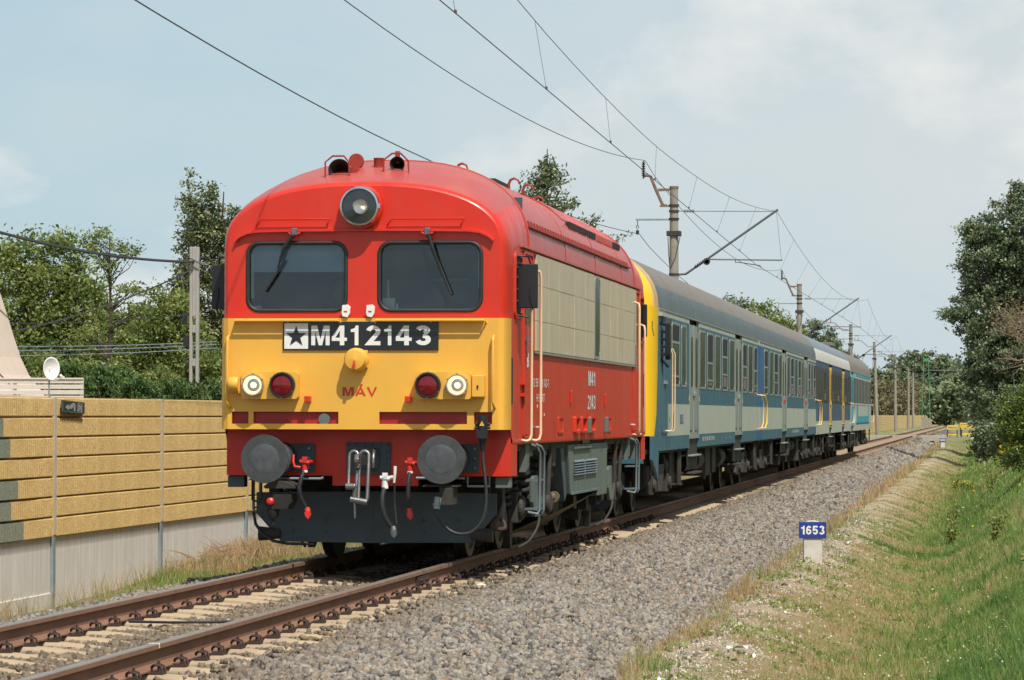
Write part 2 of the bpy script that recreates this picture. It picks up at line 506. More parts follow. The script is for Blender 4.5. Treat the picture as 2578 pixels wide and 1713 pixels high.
M['post_white'] = mat('limewashed_stone', (0.60, 0.585, 0.54), 0.9, var=0.07, vscale=10, dirt=(0.36, 0.33, 0.27), dirt_amt=0.6, dscale=7, bump=0.25, bscale=30)
M['plank_white'] = mat('white_fence_board', (0.66, 0.60, 0.54), 0.7, var=0.06, vscale=6)
M['stucco'] = mat('beige_stucco', (0.52, 0.44, 0.35), 0.9, var=0.06, vscale=3, bump=0.1)
M['exit_green'] = mat('dark_green_sign', (0.018, 0.045, 0.032), 0.4)
M['skin'] = mat('skin', (0.50, 0.29, 0.20), 0.6)
M['shirt'] = mat('dark_blue_shirt', (0.03, 0.045, 0.09), 0.9)
M['hair'] = mat('dark_hair', (0.02, 0.015, 0.012), 0.8)
M['dirt_road'] = mat('pale_crossing_slabs', (0.42, 0.38, 0.31), 0.9, var=0.12)

def glass(name, tint, rough=0.03, alpha=0.35):
    m = bpy.data.materials.new(name)
    m.use_nodes = True
    t = m.node_tree
    t.nodes.clear()
    ln = t.links.new
    tr = t.nodes.new('ShaderNodeBsdfTransparent')
    tr.inputs[0].default_value = (*tint, 1)
    gl = t.nodes.new('ShaderNodeBsdfGlossy')
    gl.inputs['Roughness'].default_value = rough
    gl.inputs[0].default_value = (0.9, 0.95, 1, 1)
    fr = t.nodes.new('ShaderNodeFresnel')
    fr.inputs[0].default_value = 1.55
    mr = t.nodes.new('ShaderNodeMapRange')
    mr.inputs[3].default_value = 0.0
    mr.inputs[4].default_value = 1.0
    ln(fr.outputs[0], mr.inputs[0])
    mx = t.nodes.new('ShaderNodeMixShader')
    ln(mr.outputs[0], mx.inputs[0])
    ln(tr.outputs[0], mx.inputs[1])
    ln(gl.outputs[0], mx.inputs[2])
    # dusty film
    df = t.nodes.new('ShaderNodeBsdfDiffuse')
    df.inputs[0].default_value = (0.35, 0.37, 0.36, 1)
    nzn = t.nodes.new('ShaderNodeTexNoise')
    nzn.inputs['Scale'].default_value = 3
    nzn.inputs['Detail'].default_value = 6
    mr2 = t.nodes.new('ShaderNodeMapRange')
    mr2.inputs[1].default_value = 0.35
    mr2.inputs[2].default_value = 0.75
    mr2.inputs[3].default_value = 0.01
    mr2.inputs[4].default_value = 0.01 + alpha * 0.3
    ln(nzn.outputs[0], mr2.inputs[0])
    mx2 = t.nodes.new('ShaderNodeMixShader')
    ln(mr2.outputs[0], mx2.inputs[0])
    ln(mx.outputs[0], mx2.inputs[1])
    ln(df.outputs[0], mx2.inputs[2])
    o = t.nodes.new('ShaderNodeOutputMaterial')
    ln(mx2.outputs[0], o.inputs[0])
    return m
M['glass'] = glass('windscreen_glass', (0.80, 0.87, 0.92), alpha=0.12)
M['lens'] = glass('clear_lamp_glass', (0.97, 0.97, 0.97), 0.02, 0.0)
M['coach_glass'] = mat('dark_coach_glass', (0.040, 0.050, 0.032), 0.07, var=0.3, vscale=3, spec=0.5, dirt=(0.075, 0.08, 0.055), dirt_amt=0.4, dscale=5, dstretch=(1, 2, 0.5))  # olive base colour has the green of mirrored trees painted in
M['open_dark'] = mat('dark_open_window', (0.012, 0.011, 0.013), 0.8)
M['reflector'] = mat('lamp_reflector', (0.85, 0.83, 0.8), 0.25, metal=1.0)
em = bpy.data.materials.new('lit_bulb')
em.use_nodes = True
em.node_tree.nodes['Principled BSDF'].inputs['Emission Color'].default_value = (1.0, 0.62, 0.30, 1)
em.node_tree.nodes['Principled BSDF'].inputs['Emission Strength'].default_value = 3.0
M['bulb'] = em

def leafmat(name, ramp_cols, rough=0.5, transl=0.35, spec=0.4):
    """foliage: colour from the per-leaf 'tint' attribute, some light through the leaf"""
    m = bpy.data.materials.new(name)
    m.use_nodes = True
    t = m.node_tree
    t.nodes.clear()
    ln = t.links.new
    at = t.nodes.new('ShaderNodeAttribute')
    at.attribute_name = 'tint'
    r = t.nodes.new('ShaderNodeValToRGB')
    e = r.color_ramp.elements
    while len(e) < len(ramp_cols):
        e.new(0.5)
    for i, c in enumerate(ramp_cols):
        e[i].position = i / (len(ramp_cols) - 1)
        e[i].color = (*c, 1)
    ln(at.outputs['Fac'], r.inputs[0])
    P = t.nodes.new('ShaderNodeBsdfPrincipled')
    P.inputs['Roughness'].default_value = rough
    P.inputs['Specular IOR Level'].default_value = spec
    ln(r.outputs[0], P.inputs['Base Color'])
    T = t.nodes.new('ShaderNodeBsdfTranslucent')
    hs = t.nodes.new('ShaderNodeHueSaturation')
    hs.inputs['Value'].default_value = 1.3
    hs.inputs['Hue'].default_value = 0.48
    ln(r.outputs[0], hs.inputs['Color'])
    ln(hs.outputs[0], T.inputs[0])
    mx = t.nodes.new('ShaderNodeMixShader')
    mx.inputs[0].default_value = transl
    ln(P.outputs[0], mx.inputs[1])
    ln(T.outputs[0], mx.inputs[2])
    o = t.nodes.new('ShaderNodeOutputMaterial')
    ln(mx.outputs[0], o.inputs[0])
    return m
M['leaf_mid'] = leafmat('mid_green_leaves', [(0.086, 0.132, 0.032), (0.149, 0.207, 0.052), (0.241, 0.287, 0.081), (0.356, 0.368, 0.127)])
M['leaf_poplar'] = leafmat('grey_green_poplar_leaves', [(0.083, 0.11, 0.044), (0.138, 0.171, 0.066), (0.22, 0.248, 0.11), (0.396, 0.407, 0.242)], 0.35, 0.25, 0.6)
M['leaf_willow'] = leafmat('silvery_dark_leaves', [(0.074, 0.111, 0.061), (0.121, 0.169, 0.088), (0.203, 0.25, 0.135), (0.338, 0.378, 0.216)], 0.4, 0.22, 0.5)
M['leaf_bush'] = leafmat('glossy_bush_leaves', [(0.066, 0.11, 0.024), (0.121, 0.187, 0.039), (0.198, 0.275, 0.061), (0.319, 0.396, 0.121)], 0.32, 0.3, 0.6)
M['leaf_spruce'] = leafmat('spruce_needles', [(0.058, 0.084, 0.037), (0.095, 0.126, 0.047), (0.158, 0.184, 0.074), (0.221, 0.236, 0.105)], 0.6, 0.15)
M['leaf_juniper'] = leafmat('dark_juniper_sprays', [(0.035, 0.075, 0.018), (0.06, 0.12, 0.03), (0.10, 0.17, 0.045), (0.15, 0.22, 0.06)], 0.6, 0.2)
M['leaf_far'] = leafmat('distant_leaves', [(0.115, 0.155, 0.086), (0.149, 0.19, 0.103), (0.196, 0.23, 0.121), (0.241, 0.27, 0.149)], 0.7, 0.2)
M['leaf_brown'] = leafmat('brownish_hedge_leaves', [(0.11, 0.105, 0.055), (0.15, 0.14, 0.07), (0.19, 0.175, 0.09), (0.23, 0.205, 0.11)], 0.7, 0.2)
M['grass'] = leafmat('grass_blades', [(0.47, 0.335, 0.185), (0.50, 0.41, 0.23), (0.29, 0.34, 0.11), (0.19, 0.30, 0.075), (0.11, 0.215, 0.06)], 0.6, 0.35, 0.3)
M['petal'] = leafmat('yellow_petals', [(0.7, 0.55, 0.02), (0.8, 0.65, 0.05)], 0.6, 0.3)
M['daisy'] = leafmat('white_petals', [(0.75, 0.75, 0.68), (0.8, 0.78, 0.6)], 0.6, 0.3)

# ------------------------------------------------------------ ground, ballast, track
def lerp_tab(x, xs, zs):
    return np.interp(x, xs, zs)
def vnoise(x, y, seed=0, f=1.0):
    """cheap smooth pseudo noise from summed sines, -1..1"""
    r = np.random.default_rng(seed)
    out = np.zeros_like(np.asarray(x, float))
    for k in range(7):
        a, b = r.normal(0, 1, 2)
        n = math.hypot(a, b)
        s = f * (0.6 + 0.45 * k)
        out += np.sin((a * x + b * y) / n * s + r.uniform(0, 6.28)) / (1 + 0.35 * k)
    return out / 3.2
def gz(x, y):
    x = np.asarray(x, float)
    y = np.asarray(y, float)
    zl = lerp_tab(y, [-60, 7.6, 13.3, 19.2, 60, 330, 900], [-0.92, -0.87, -0.71, -0.56, -0.5, -0.30, -0.25])
    zr = lerp_tab(x, [2.2, 2.7, 3.2, 3.7, 4.2, 4.7, 5.1, 5.5, 6.0, 6.5, 7.0, 7.6, 8.6, 10, 16, 60],
                  [-0.9, -0.74, -0.64, -0.585, -0.74, -0.95, -1.04, -1.02, -0.80, -0.46, -0.12, 0.14, 0.34, 0.40, 0.30, 0.0])
    far = np.clip((y - 170) / 60, 0, 1)
    zr = zr * (1 - far) + np.where(x < 3, np.minimum(zr, -0.45), -0.36) * far
    left = lerp_tab(x, [-200, -60, -12, -5.6, -5.2, -3.6, -2.9, -2.2], [0.3, 0.0, -0.3, -0.45, 0.0, 0.0, 0.04, -0.2])
    z = np.where(x < 0, np.where(x < -5.3, left, zl + left), zr)
    amp = np.where((x > 3.0) | (x < -3.2), 1.0, 0.15)
    z = z + amp * (0.032 * vnoise(x, y, 3, 1.1) + 0.009 * vnoise(x, y, 5, 4.5))
    return z
def bz(x, y):
    """top of the ballast"""
    x = np.asarray(x, float)
    y = np.asarray(y, float)
    sh = np.clip((y - 30) * 0.005, 0, 1.1)
    z = lerp_tab(x + np.where(x > 1.4, sh, 0), [-3.5, -2.5, -2.15, -1.35, -1.25, 1.25, 1.6, 2.05, 3.22, 3.6],
                 [-0.95, -0.50, -0.31, -0.215, -0.225, -0.225, -0.215, -0.27, -0.665, -0.95])
    return z + 0.016 * vnoise(x, y, 11, 3.1) + np.where(np.abs(x) > 1.3, 0.02 * vnoise(x, y, 12, 1.3), 0)

def sheet(name, xs, ys, fn, material, kind='structure'):
    X, Y = np.meshgrid(xs, ys)
    Z = fn(X, Y)
    v = np.stack([X, Y, Z], -1).reshape(-1, 3)
    nx, ny = len(xs), len(ys)
    i = np.arange(nx * ny).reshape(ny, nx)
    f = np.stack([i[:-1, :-1], i[:-1, 1:], i[1:, 1:], i[1:, :-1]], -1).reshape(-1, 4)
    me = bpy.data.meshes.new(name)
    me.from_pydata(v.tolist(), [], f.tolist())
    me.materials.append(material)
    me.shade_smooth()
    o = bpy.data.objects.new(name, me)
    COL.objects.link(o)
    if kind: o['kind'] = kind
    return o

def ground_material():
    m = bpy.data.materials.new('sandy_grassed_soil')
    m.use_nodes = True
    t = m.node_tree
    ln = t.links.new
    P = t.nodes['Principled BSDF']
    P.inputs['Roughness'].default_value = 0.95
    g = t.nodes.new('ShaderNodeNewGeometry')
    sp = t.nodes.new('ShaderNodeSeparateXYZ')
    ln(g.outputs['Position'], sp.inputs[0])
    def nz(scale, detail=6, rough=0.6):
        q = t.nodes.new('ShaderNodeTexNoise')
        q.inputs['Scale'].default_value = scale
        q.inputs['Detail'].default_value = detail
        q.inputs['Roughness'].default_value = rough
        ln(g.outputs['Position'], q.inputs['Vector'])
        return q.outputs[0]
    def mr(src, a, b, c, d):
        r = t.nodes.new('ShaderNodeMapRange')
        for k, v in enumerate((a, b, c, d)):
            r.inputs[k + 1].default_value = v
        ln(src, r.inputs[0])
        return r.outputs[0]
    def mixc(f, a, b):
        x = t.nodes.new('ShaderNodeMix')
        x.data_type = 'RGBA'
        ln(f, x.inputs[0])
        for k, s in ((6, a), (7, b)):
            if isinstance(s, tuple): x.inputs[k].default_value = (*s, 1)
            else: ln(s, x.inputs[k])
        return x.outputs[2]
    def ma(op, a, b):
        x = t.nodes.new('ShaderNodeMath')
        x.operation = op
        for k, s in ((0, a), (1, b)):
            if isinstance(s, (int, float)): x.inputs[k].default_value = s
            else: ln(s, x.inputs[k])
        return x.outputs[0]
    sand = mixc(mr(nz(26, 5, 0.75), 0.35, 0.65, 0, 1), (0.52, 0.43, 0.31), (0.34, 0.27, 0.18))
    dry = mixc(mr(nz(9, 6, 0.7), 0.35, 0.65, 0, 1), (0.34, 0.25, 0.12), (0.22, 0.18, 0.075))
    green = mixc(mr(nz(5, 6, 0.7), 0.35, 0.68, 0, 1), (0.16, 0.20, 0.06), (0.26, 0.28, 0.10))
    xw = ma('ADD', sp.outputs[0], ma('MULTIPLY', ma('SUBTRACT', nz(1.1, 6, 0.7), 0.5), 4.2))
    a = mixc(mr(xw, 3.55, 4.15, 0, 1), sand, dry)
    b = mixc(mr(xw, 4.6, 5.9, 0, 1), a, green)
    # west of the track: scrubby grass on brown soil
    lw = mixc(mr(nz(1.3, 6), 0.42, 0.6, 0, 1), (0.30, 0.22, 0.12), (0.12, 0.15, 0.045))
    c = mixc(mr(sp.outputs[0], -1.0, -0.9, 0, 1), lw, b)
    # far away everything is grass
    fy = mixc(mr(ma('ADD', sp.outputs[1], ma('MULTIPLY', nz(0.05), 60)), 150, 240, 0, 1), c, mixc(mr(nz(0.15, 6), 0.4, 0.62, 0, 1), (0.13, 0.17, 0.05), (0.27, 0.23, 0.11)))
    ln(fy, P.inputs['Base Color'])
    bp = t.nodes.new('ShaderNodeBump')
    bp.inputs['Strength'].default_value = 0.9
    bp.inputs['Distance'].default_value = 0.03
    ln(nz(38, 5, 0.8), bp.inputs['Height'])
    ln(bp.outputs[0], P.inputs['Normal'])
    return m
M['soil'] = ground_material()
xs = np.concatenate([[-4000, -1200, -400, -150, -60, -30, -18, -12, -9, -7, -6, -5.6], np.arange(-5.3, -2.2, 0.15), [-1.5, 0, 1.5, 2.2],
                     np.arange(2.5, 9.0, 0.11), np.arange(9.0, 16, 0.5), [18, 22, 30, 60, 150, 400, 1200, 4000]])
ys = np.concatenate([[-400, -120, -60, -36, -24], np.arange(-18, 30, 0.16), np.arange(30, 90, 0.5), np.arange(90, 260, 2), [280, 320, 400, 600, 1000, 2000, 5000]])
sheet('ground', xs, ys, gz, M['soil'])

def bed_material():
    m = mat('stone_ballast_bed', (0.09, 0.08, 0.068), 0.95, var=0.35, vscale=22, dirt=(0.20, 0.18, 0.155), dirt_amt=0.9, dscale=18, bump=1.0, bscale=22)
    return m
M['bed'] = bed_material()
bxs = np.concatenate([np.arange(-3.5, 3.61, 0.1)])
bys = np.concatenate([np.arange(-22, 30, 0.2), np.arange(30, 120, 1.0), np.arange(120, 420, 6.0)])
sheet('ballast_bed', bxs, bys, bz, M['bed'])

# ---- stones: angular hexahedra, every one its own shape
def stone_field(name, n, fx, fy, fz, fs, fc, material, kind='stuff', label=None):
    x, y = fx, fy
    s = fs
    corner = np.array([[i, j, k] for i in (-1, 1) for j in (-1, 1) for k in (-1, 1)], float) * 0.5
    dim = np.stack([rng.uniform(0.8, 1.35, n), rng.uniform(0.65, 1.0, n), rng.uniform(0.45, 0.85, n)], 1) * s[:, None]
    P = corner[None] * (1 + rng.uniform(-0.45, 0.25, (n, 8, 3)))
    P = P * dim[:, None, :]
    q = rng.normal(0, 1, (n, 4))
    q /= np.linalg.norm(q, axis=1, keepdims=True)
    w, a, b, c = q.T
    R = np.stack([1 - 2 * (b * b + c * c), 2 * (a * b - c * w), 2 * (a * c + b * w),
                  2 * (a * b + c * w), 1 - 2 * (a * a + c * c), 2 * (b * c - a * w),
                  2 * (a * c - b * w), 2 * (b * c + a * w), 1 - 2 * (a * a + b * b)], 1).reshape(n, 3, 3)
    P = np.einsum('nij,nkj->nki', R, P)
    P[..., 0] += x[:, None]
    P[..., 1] += y[:, None]
    P[..., 2] += fz[:, None]
    q4 = np.array([(0, 1, 3, 2), (4, 6, 7, 5), (0, 4, 5, 1), (2, 3, 7, 6), (0, 2, 6, 4), (1, 5, 7, 3)])
    tri = np.concatenate([q4[:, [0, 1, 2]], q4[:, [0, 2, 3]]])
    F = (np.arange(n)[:, None, None] * 8 + tri[None]).reshape(-1, 3)
    me = bpy.data.meshes.new(name)
    nv, nf = n * 8, len(F)
    me.vertices.add(nv)
    me.vertices.foreach_set('co', P.reshape(-1).astype(np.float32))
    me.loops.add(nf * 3)
    me.loops.foreach_set('vertex_index', F.reshape(-1).astype(np.int32))
    me.polygons.add(nf)
    me.polygons.foreach_set('loop_start', np.arange(0, nf * 3, 3, dtype=np.int32))
    me.update(calc_edges=True)
    at = me.color_attributes.new('stone_colour', 'FLOAT_COLOR', 'POINT')
    cc = np.ones((n, 8, 4), np.float32)
    cc[..., :3] = fc[:, None, :]
    at.data.foreach_set('color', cc.reshape(-1))
    me.materials.append(material)
    o = bpy.data.objects.new(name, me)
    COL.objects.link(o)
    o['kind'] = kind
    return o
sm = bpy.data.materials.new('crushed_basalt')
sm.use_nodes = True
_t = sm.node_tree
_P = _t.nodes['Principled BSDF']
_P.inputs['Roughness'].default_value = 0.85
_P.inputs['Specular IOR Level'].default_value = 0.3
_a = _t.nodes.new('ShaderNodeAttribute')
_a.attribute_name = 'stone_colour'
_n = _t.nodes.new('ShaderNodeTexNoise')
_n.inputs['Scale'].default_value = 45
_n.inputs['Detail'].default_value = 4
_g = _t.nodes.new('ShaderNodeNewGeometry')
_t.links.new(_g.outputs['Position'], _n.inputs['Vector'])
_mr = _t.nodes.new('ShaderNodeMapRange')
_mr.inputs[1].default_value = 0.3
_mr.inputs[2].default_value = 0.7
_mr.inputs[3].default_value = 0.72
_mr.inputs[4].default_value = 1.22
_t.links.new(_n.outputs[0], _mr.inputs[0])
_mx = _t.nodes.new('ShaderNodeVectorMath')
_mx.operation = 'SCALE'
_t.links.new(_a.outputs['Color'], _mx.inputs[0])
_t.links.new(_mr.outputs[0], _mx.inputs[3])
_t.links.new(_mx.outputs[0], _P.inputs['Base Color'])
M['stone'] = sm
def zone(x0, x1, y0, y1, dens):
    n = int((x1 - x0) * (y1 - y0) * dens)
    return rng.uniform(x0, x1, n), rng.uniform(y0, y1, n)
def stone_colours(x, y):
    n = len(x)
    base = np.array([0.250, 0.228, 0.198])[None] * rng.uniform(0.6, 1.3, (n, 1))
    warm = rng.random(n) < 0.22
    base[warm] = np.array([0.27, 0.22, 0.16]) * rng.uniform(0.7, 1.25, (warm.sum(), 1))
    red = rng.random(n) < 0.015
    base[red] = np.array([0.24, 0.15, 0.115])
    dark = rng.random(n) < 0.08
    base[dark] = np.array([0.10, 0.095, 0.09])
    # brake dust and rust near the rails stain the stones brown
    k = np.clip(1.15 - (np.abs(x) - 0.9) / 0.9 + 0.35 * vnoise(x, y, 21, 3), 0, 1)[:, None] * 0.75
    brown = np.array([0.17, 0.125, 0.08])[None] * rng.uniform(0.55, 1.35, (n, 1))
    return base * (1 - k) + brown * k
zs_ = [zone(1.22, 3.3, -14, 2, 800), zone(1.22, 3.3, 2, 16, 600), zone(1.22, 3.2, 16, 40, 330),
       zone(-1.3, 1.3, -14, 3, 760), zone(-3.1, -1.25, -9, 12, 300), zone(1.22, 3.1, 40, 90, 130), zone(-1.3, 1.3, 3, 14, 120), zone(1.22, 2.9, 90, 180, 45), zone(1.22, 2.4, 180, 330, 14)]
szs = [0.050, 0.051, 0.056, 0.043, 0.058, 0.080, 0.06, 0.12, 0.2]
X_, Y_, Z_, S_ = [], [], [], []
for (x, y), s0 in zip(zs_, szs):
    keep = np.ones(len(x), bool)
    if abs(x).max() < 1.31:
        ph = ((y + 15) / 0.62) % 1
        onsl = np.abs(ph - 0.0) < 0.12
        onsl |= ph > 0.88
        keep &= ~(onsl & (rng.random(len(x)) > np.where(np.abs(x) > 1.0, 0.75, 0.07)))
        keep &= ~((np.abs(np.abs(x) - 0.755) < 0.10))
        ons = onsl & keep
    sz = s0 * rng.uniform(0.62, 1.35, len(x))
    z = bz(x, y) + rng.uniform(-0.55, 0.50, len(x)) * s0
    if abs(x).max() < 1.31:
        z = z - 0.012 + np.where(onsl, np.where(np.abs(x) > 0.95, 0.045, 0.02), 0)
    X_.append(x[keep]); Y_.append(y[keep]); Z_.append(z[keep]); S_.append(sz[keep])
x, y, z, s = map(np.concatenate, (X_, Y_, Z_, S_))
# a few strays that rolled off the toe, and stones in the verge
nst = 900
xx = 3.2 + np.abs(rng.normal(0, 0.35, nst)); yy = rng.uniform(-8, 40, nst)
x = np.concatenate([x, xx]); y = np.concatenate([y, yy]); z = np.concatenate([z, gz(xx, yy) + 0.005]); s = np.concatenate([s, rng.uniform(0.02, 0.05, nst)])
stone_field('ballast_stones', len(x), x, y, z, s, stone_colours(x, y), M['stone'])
# fine pale grit on the sandy shoulder
ng = 5500
gx_ = 3.75 + rng.normal(0, 0.42, ng); gy_ = -8 + 48 * rng.random(ng) ** 1.5
gx_ = np.where(gx_ < 3.2, 3.2 + rng.random(ng) * 0.6, gx_)
stone_field('verge_grit', ng, gx_, gy_, gz(gx_, gy_) + 0.002, rng.uniform(0.010, 0.030, ng),
            np.array([0.55, 0.48, 0.38])[None] * rng.uniform(0.5, 1.15, (ng, 1)), M['stone'])

# ---- the track
track = thing('railway_track', 'rusty rails on pale concrete sleepers running under the train in grey ballast', 'railway track')
def rail_profile():
    h = [(-0.035, -0.006), (-0.029, 0.0), (0.029, 0.0), (0.035, -0.006), (0.036, -0.034), (0.010, -0.046), (0.008, -0.125), (0.022, -0.138), (0.068, -0.150), (0.068, -0.160),
         (-0.068, -0.160), (-0.068, -0.150), (-0.022, -0.138), (-0.008, -0.125), (-0.010, -0.046), (-0.036, -0.034)]
    return h
def rail_mesh(y0, y1, step):
    mb = MB()
    pr = rail_profile()
    n = len(pr)
    ysr = np.arange(y0, y1 + step, step)
    vs = [(p[0], yy, p[1]) for yy in ysr for p in pr]
    top, rest = [], []
    for k in range(len(ysr) - 1):
        for i in range(n):
            j = (i + 1) % n
            f = (k * n + i, k * n + j, (k + 1) * n + j, (k + 1) * n + i)
            (top if i in (0, 1, 2) else rest).append(f)
    mb.add(vs, rest, 0)
    o = 0
    mb.f += top
    mb.m += [1] * len(top)
    return mb
for sx in (-0.7535, 0.7535):
    rl = rail_mesh(-60, 560, 20).build('rail', [M['rust'], M['railhead']], track, loc=(sx, 0, 0), recalc=True)
jb = MB().box(-0.034, -0.010, -0.34, 0.34, -0.125, -0.05).box(0.010, 0.034, -0.34, 0.34, -0.125, -0.05).box(-0.037, 0.037, -0.05, -0.035, -0.13, 0.001).box(-0.037, 0.037, 0.06, 0.075, -0.13, 0.001)
for yy in (-0.22, -0.12, 0.12, 0.22):
    jb.cyl((0.03, yy, -0.088), (0.052, yy, -0.088), 0.014, n=8)
j0 = jb.build('fishplate', M['clip'], track, loc=(0.7535, -1.1, 0))
inst(j0, 'fishplate', (0.7535, 11.6, 0), track)
inst(j0, 'fishplate', (-0.7535, 4.6, 0), track)
MB().box(-0.0365, 0.0365, -0.012, 0.012, -0.03, 0.0015).build('paint_mark', M['white'], track, loc=(0.7535, -12.15, 0))

def sleeper_mesh(seed):
    r = random.Random(seed)
    st = [(-1.25, -0.205, 0.066), (-1.20, -0.192, 0.072), (-0.95, -0.172, 0.076), (-0.60, -0.170, 0.076), (-0.42, -0.186, 0.070), (-0.2, -0.215, 0.064), (0, -0.222, 0.062),
          (0.2, -0.215, 0.064), (0.42, -0.186, 0.070), (0.60, -0.170, 0.076), (0.95, -0.172, 0.076), (1.20, -0.192, 0.072), (1.25, -0.205, 0.066)]
    mb = MB()
    vs, fs = [], []
    for x, zt, w in st:
        j = r.uniform(-0.002, 0.002)
        vs += [(x, -w - 0.05, -0.40), (x, -w, zt - 0.022), (x, -w + 0.020, zt + j), (x, w - 0.020, zt + j), (x, w, zt - 0.022), (x, w + 0.05, -0.40)]
    k = 6
    for i in range(len(st) - 1):
        for j in range(k):
            fs.append((i * k + j, i * k + (j + 1) % k, (i + 1) * k + (j + 1) % k, (i + 1) * k + j))
    fs += [tuple(range(k)), tuple((len(st) - 1) * k + j for j in range(k))]
    return mb.add(vs, fs)
def clip_mesh():
    mb = MB()
    mb.box(-0.05, 0.05, -0.06, 0.06, -0.012, 0.006)                         # shoulder plate
    a = [(0.045, -0.048, 0.008), (0.03, -0.05, 0.05), (-0.02, -0.044, 0.062), (-0.045, -0.02, 0.045), (-0.05, 0.0, 0.03), (-0.045, 0.02, 0.045), (-0.02, 0.044, 0.062), (0.03, 0.05, 0.05), (0.045, 0.048, 0.008)]
    mb.tube(a, 0.010, 6)
    mb.cyl((0.005, 0, 0), (0.005, 0, 0.088), 0.012, n=6)
    mb.cyl((0.005, 0, 0.045), (0.005, 0, 0.068), 0.024, n=6)
    return mb
sl0 = sleeper_mesh(1).build('sleeper', M['sleeper'], track, bevel=0.0)
sl0.location = (0, -15.0, 0)
clip0 = None
for i in range(90):
    yy = -15.0 + 0.62 * i
    if i == 0:
        s_ = sl0
    else:
        s_ = inst(sl0, 'sleeper', (random.uniform(-0.015, 0.015), yy + random.uniform(-0.015, 0.015), random.uniform(-0.006, 0.004)), track, random.uniform(-0.006, 0.006))
    if i < 60:
        for cx_, rz in ((-0.7535 - 0.115, 0), (-0.7535 + 0.115, math.pi), (0.7535 - 0.115, 0), (0.7535 + 0.115, math.pi)):
            rz2 = rz + math.pi if False else rz
            if clip0 is None:
                cm_ = clip_mesh()
                cm_.v = [(p[0] * 0.85, p[1] * 0.85, p[2] * 0.85) for p in cm_.v]
                clip0 = cm_.build('rail_clip', M['clip'], s_)
                clip0.location = (cx_, 0, -0.158)
                clip0.rotation_euler = (0, 0, rz + math.pi)
            else:
                inst(clip0, 'rail_clip', (cx_, 0, -0.158), s_, rz + math.pi)
fs_ = MB()
for i in range(90, 700):
    yy = -15.0 + 0.62 * i
    fs_.box(-1.25, 1.25, yy - 0.1, yy + 0.1, -0.33, -0.17)
tag(fs_.build('sleeper', M['sleeper'], track), kind='stuff')

# odd things lying about the track
pale = MB()
r_ = random.Random(4)
pts = []
bm = bmesh.new()
bmesh.ops.create_icosphere(bm, subdivisions=1, radius=0.06)
for v in bm.verts:
    v.co *= r_.uniform(0.75, 1.2)
    v.co.z *= 0.62
me = bpy.data.meshes.new('pale_stone')
bm.to_mesh(me); bm.free()
me.materials.append(mat('pale_limestone', (0.72, 0.62, 0.46), 0.9, var=0.1, vscale=20))
ps = bpy.data.objects.new('pale_stone', me)
ps.location = (1.36, -1.2, -0.145)
COL.objects.link(ps)
tag(ps, 'single cream limestone lump lying on the ballast beside the sleeper ends', 'stone')
cb = MB().tube([(-0.62, -7.2, -0.155), (-0.35, -7.0, -0.17), (-0.05, -6.85, -0.175), (0.3, -6.72, -0.165), (0.62, -6.4, -0.165)], 0.011, 6).build('cable', M['rubber'])
tag(cb, 'thin black cable lying across the sleepers between the rails', 'cable')
tw = MB().tube([(1.75, -6.1, -0.21), (2.0, -6.3, -0.235), (2.2, -6.55, -0.30), (2.45, -6.6, -0.37), (2.6, -6.9, -0.43)], [0.008, 0.010, 0.009, 0.007, 0.005], 6).build('twig', M['bark'])
tag(tw, 'thin dark twig lying down the near ballast slope', 'twig')
st_ = MB().tube([(-2.4, -5.4, -0.36), (-2.1, -5.1, -0.31), (-1.75, -5.2, -0.25), (-1.5, -4.9, -0.2)], [0.012, 0.014, 0.010, 0.006], 6).build('stick', M['bark'])
tag(st_, 'short dark stick on the stones between the near rail and the wall', 'stick')
for i, (xx, yy, sz, lb) in enumerate([(3.9, -2.6, 0.10, 'crumpled pale blue scrap of litter on the sandy verge'),
                                      (5.6, 60.0, 0.12, 'small white scrap of litter in the grass of the ditch')]):
    m_ = MB()
    r2 = random.Random(30 + i)
    vs = [(a * sz * 0.5 + r2.uniform(-.01, .01), b * sz * 0.35 + r2.uniform(-.01, .01), r2.uniform(0, 0.035)) for b in range(-2, 3) for a in range(-2, 3)]
    m_.add(vs, [(j * 5 + k, j * 5 + k + 1, j * 5 + k + 6, j * 5 + k + 5) for j in range(4) for k in range(4)])
    lt = m_.build('litter', mat('pale_litter_%d' % i, (0.62, 0.70, 0.78) if i == 0 else (0.75, 0.75, 0.72), 0.5), recalc=False)
    lt.location = (xx, yy, float(gz(xx, yy)) + 0.02)
    tag(lt, lb, 'litter')

# ------------------------------------------------------------ the diesel locomotive
LOCO = thing('diesel_locomotive', 'red and ochre yellow diesel locomotive with a black M41 2143 number plate leading the train', 'locomotive')
LEN = 14.38
def se(w, h, z0, n=2.4, k=14):
    """half ring from (w,z0) over the crown to (-w,z0)"""
    out = []
    for i in range(2 * k + 1):
        t = math.pi * i / (2 * k)
        c, s_ = math.cos(t), math.sin(t)
        out.append((w * math.copysign(abs(c) ** (2 / n), c), z0 + h * abs(s_) ** (2 / n)))
    return out
ZB = 1.21
OB = 0.30                                              # the buffer beam stands this far back under the nose
def body_ring(y, w, h, z0):
    top = se(w, h, z0)
    ZB = 1.21 if 0.33 < y < LEN - 0.04 else (1.36 if y < 1 else 1.21)
    return [(w, y, ZB), (w, y, 2.0), (w, y, 2.8)] + [(p[0], y, p[1]) for p in top] + [(-w, y, 2.8), (-w, y, 2.0), (-w, y, ZB)]
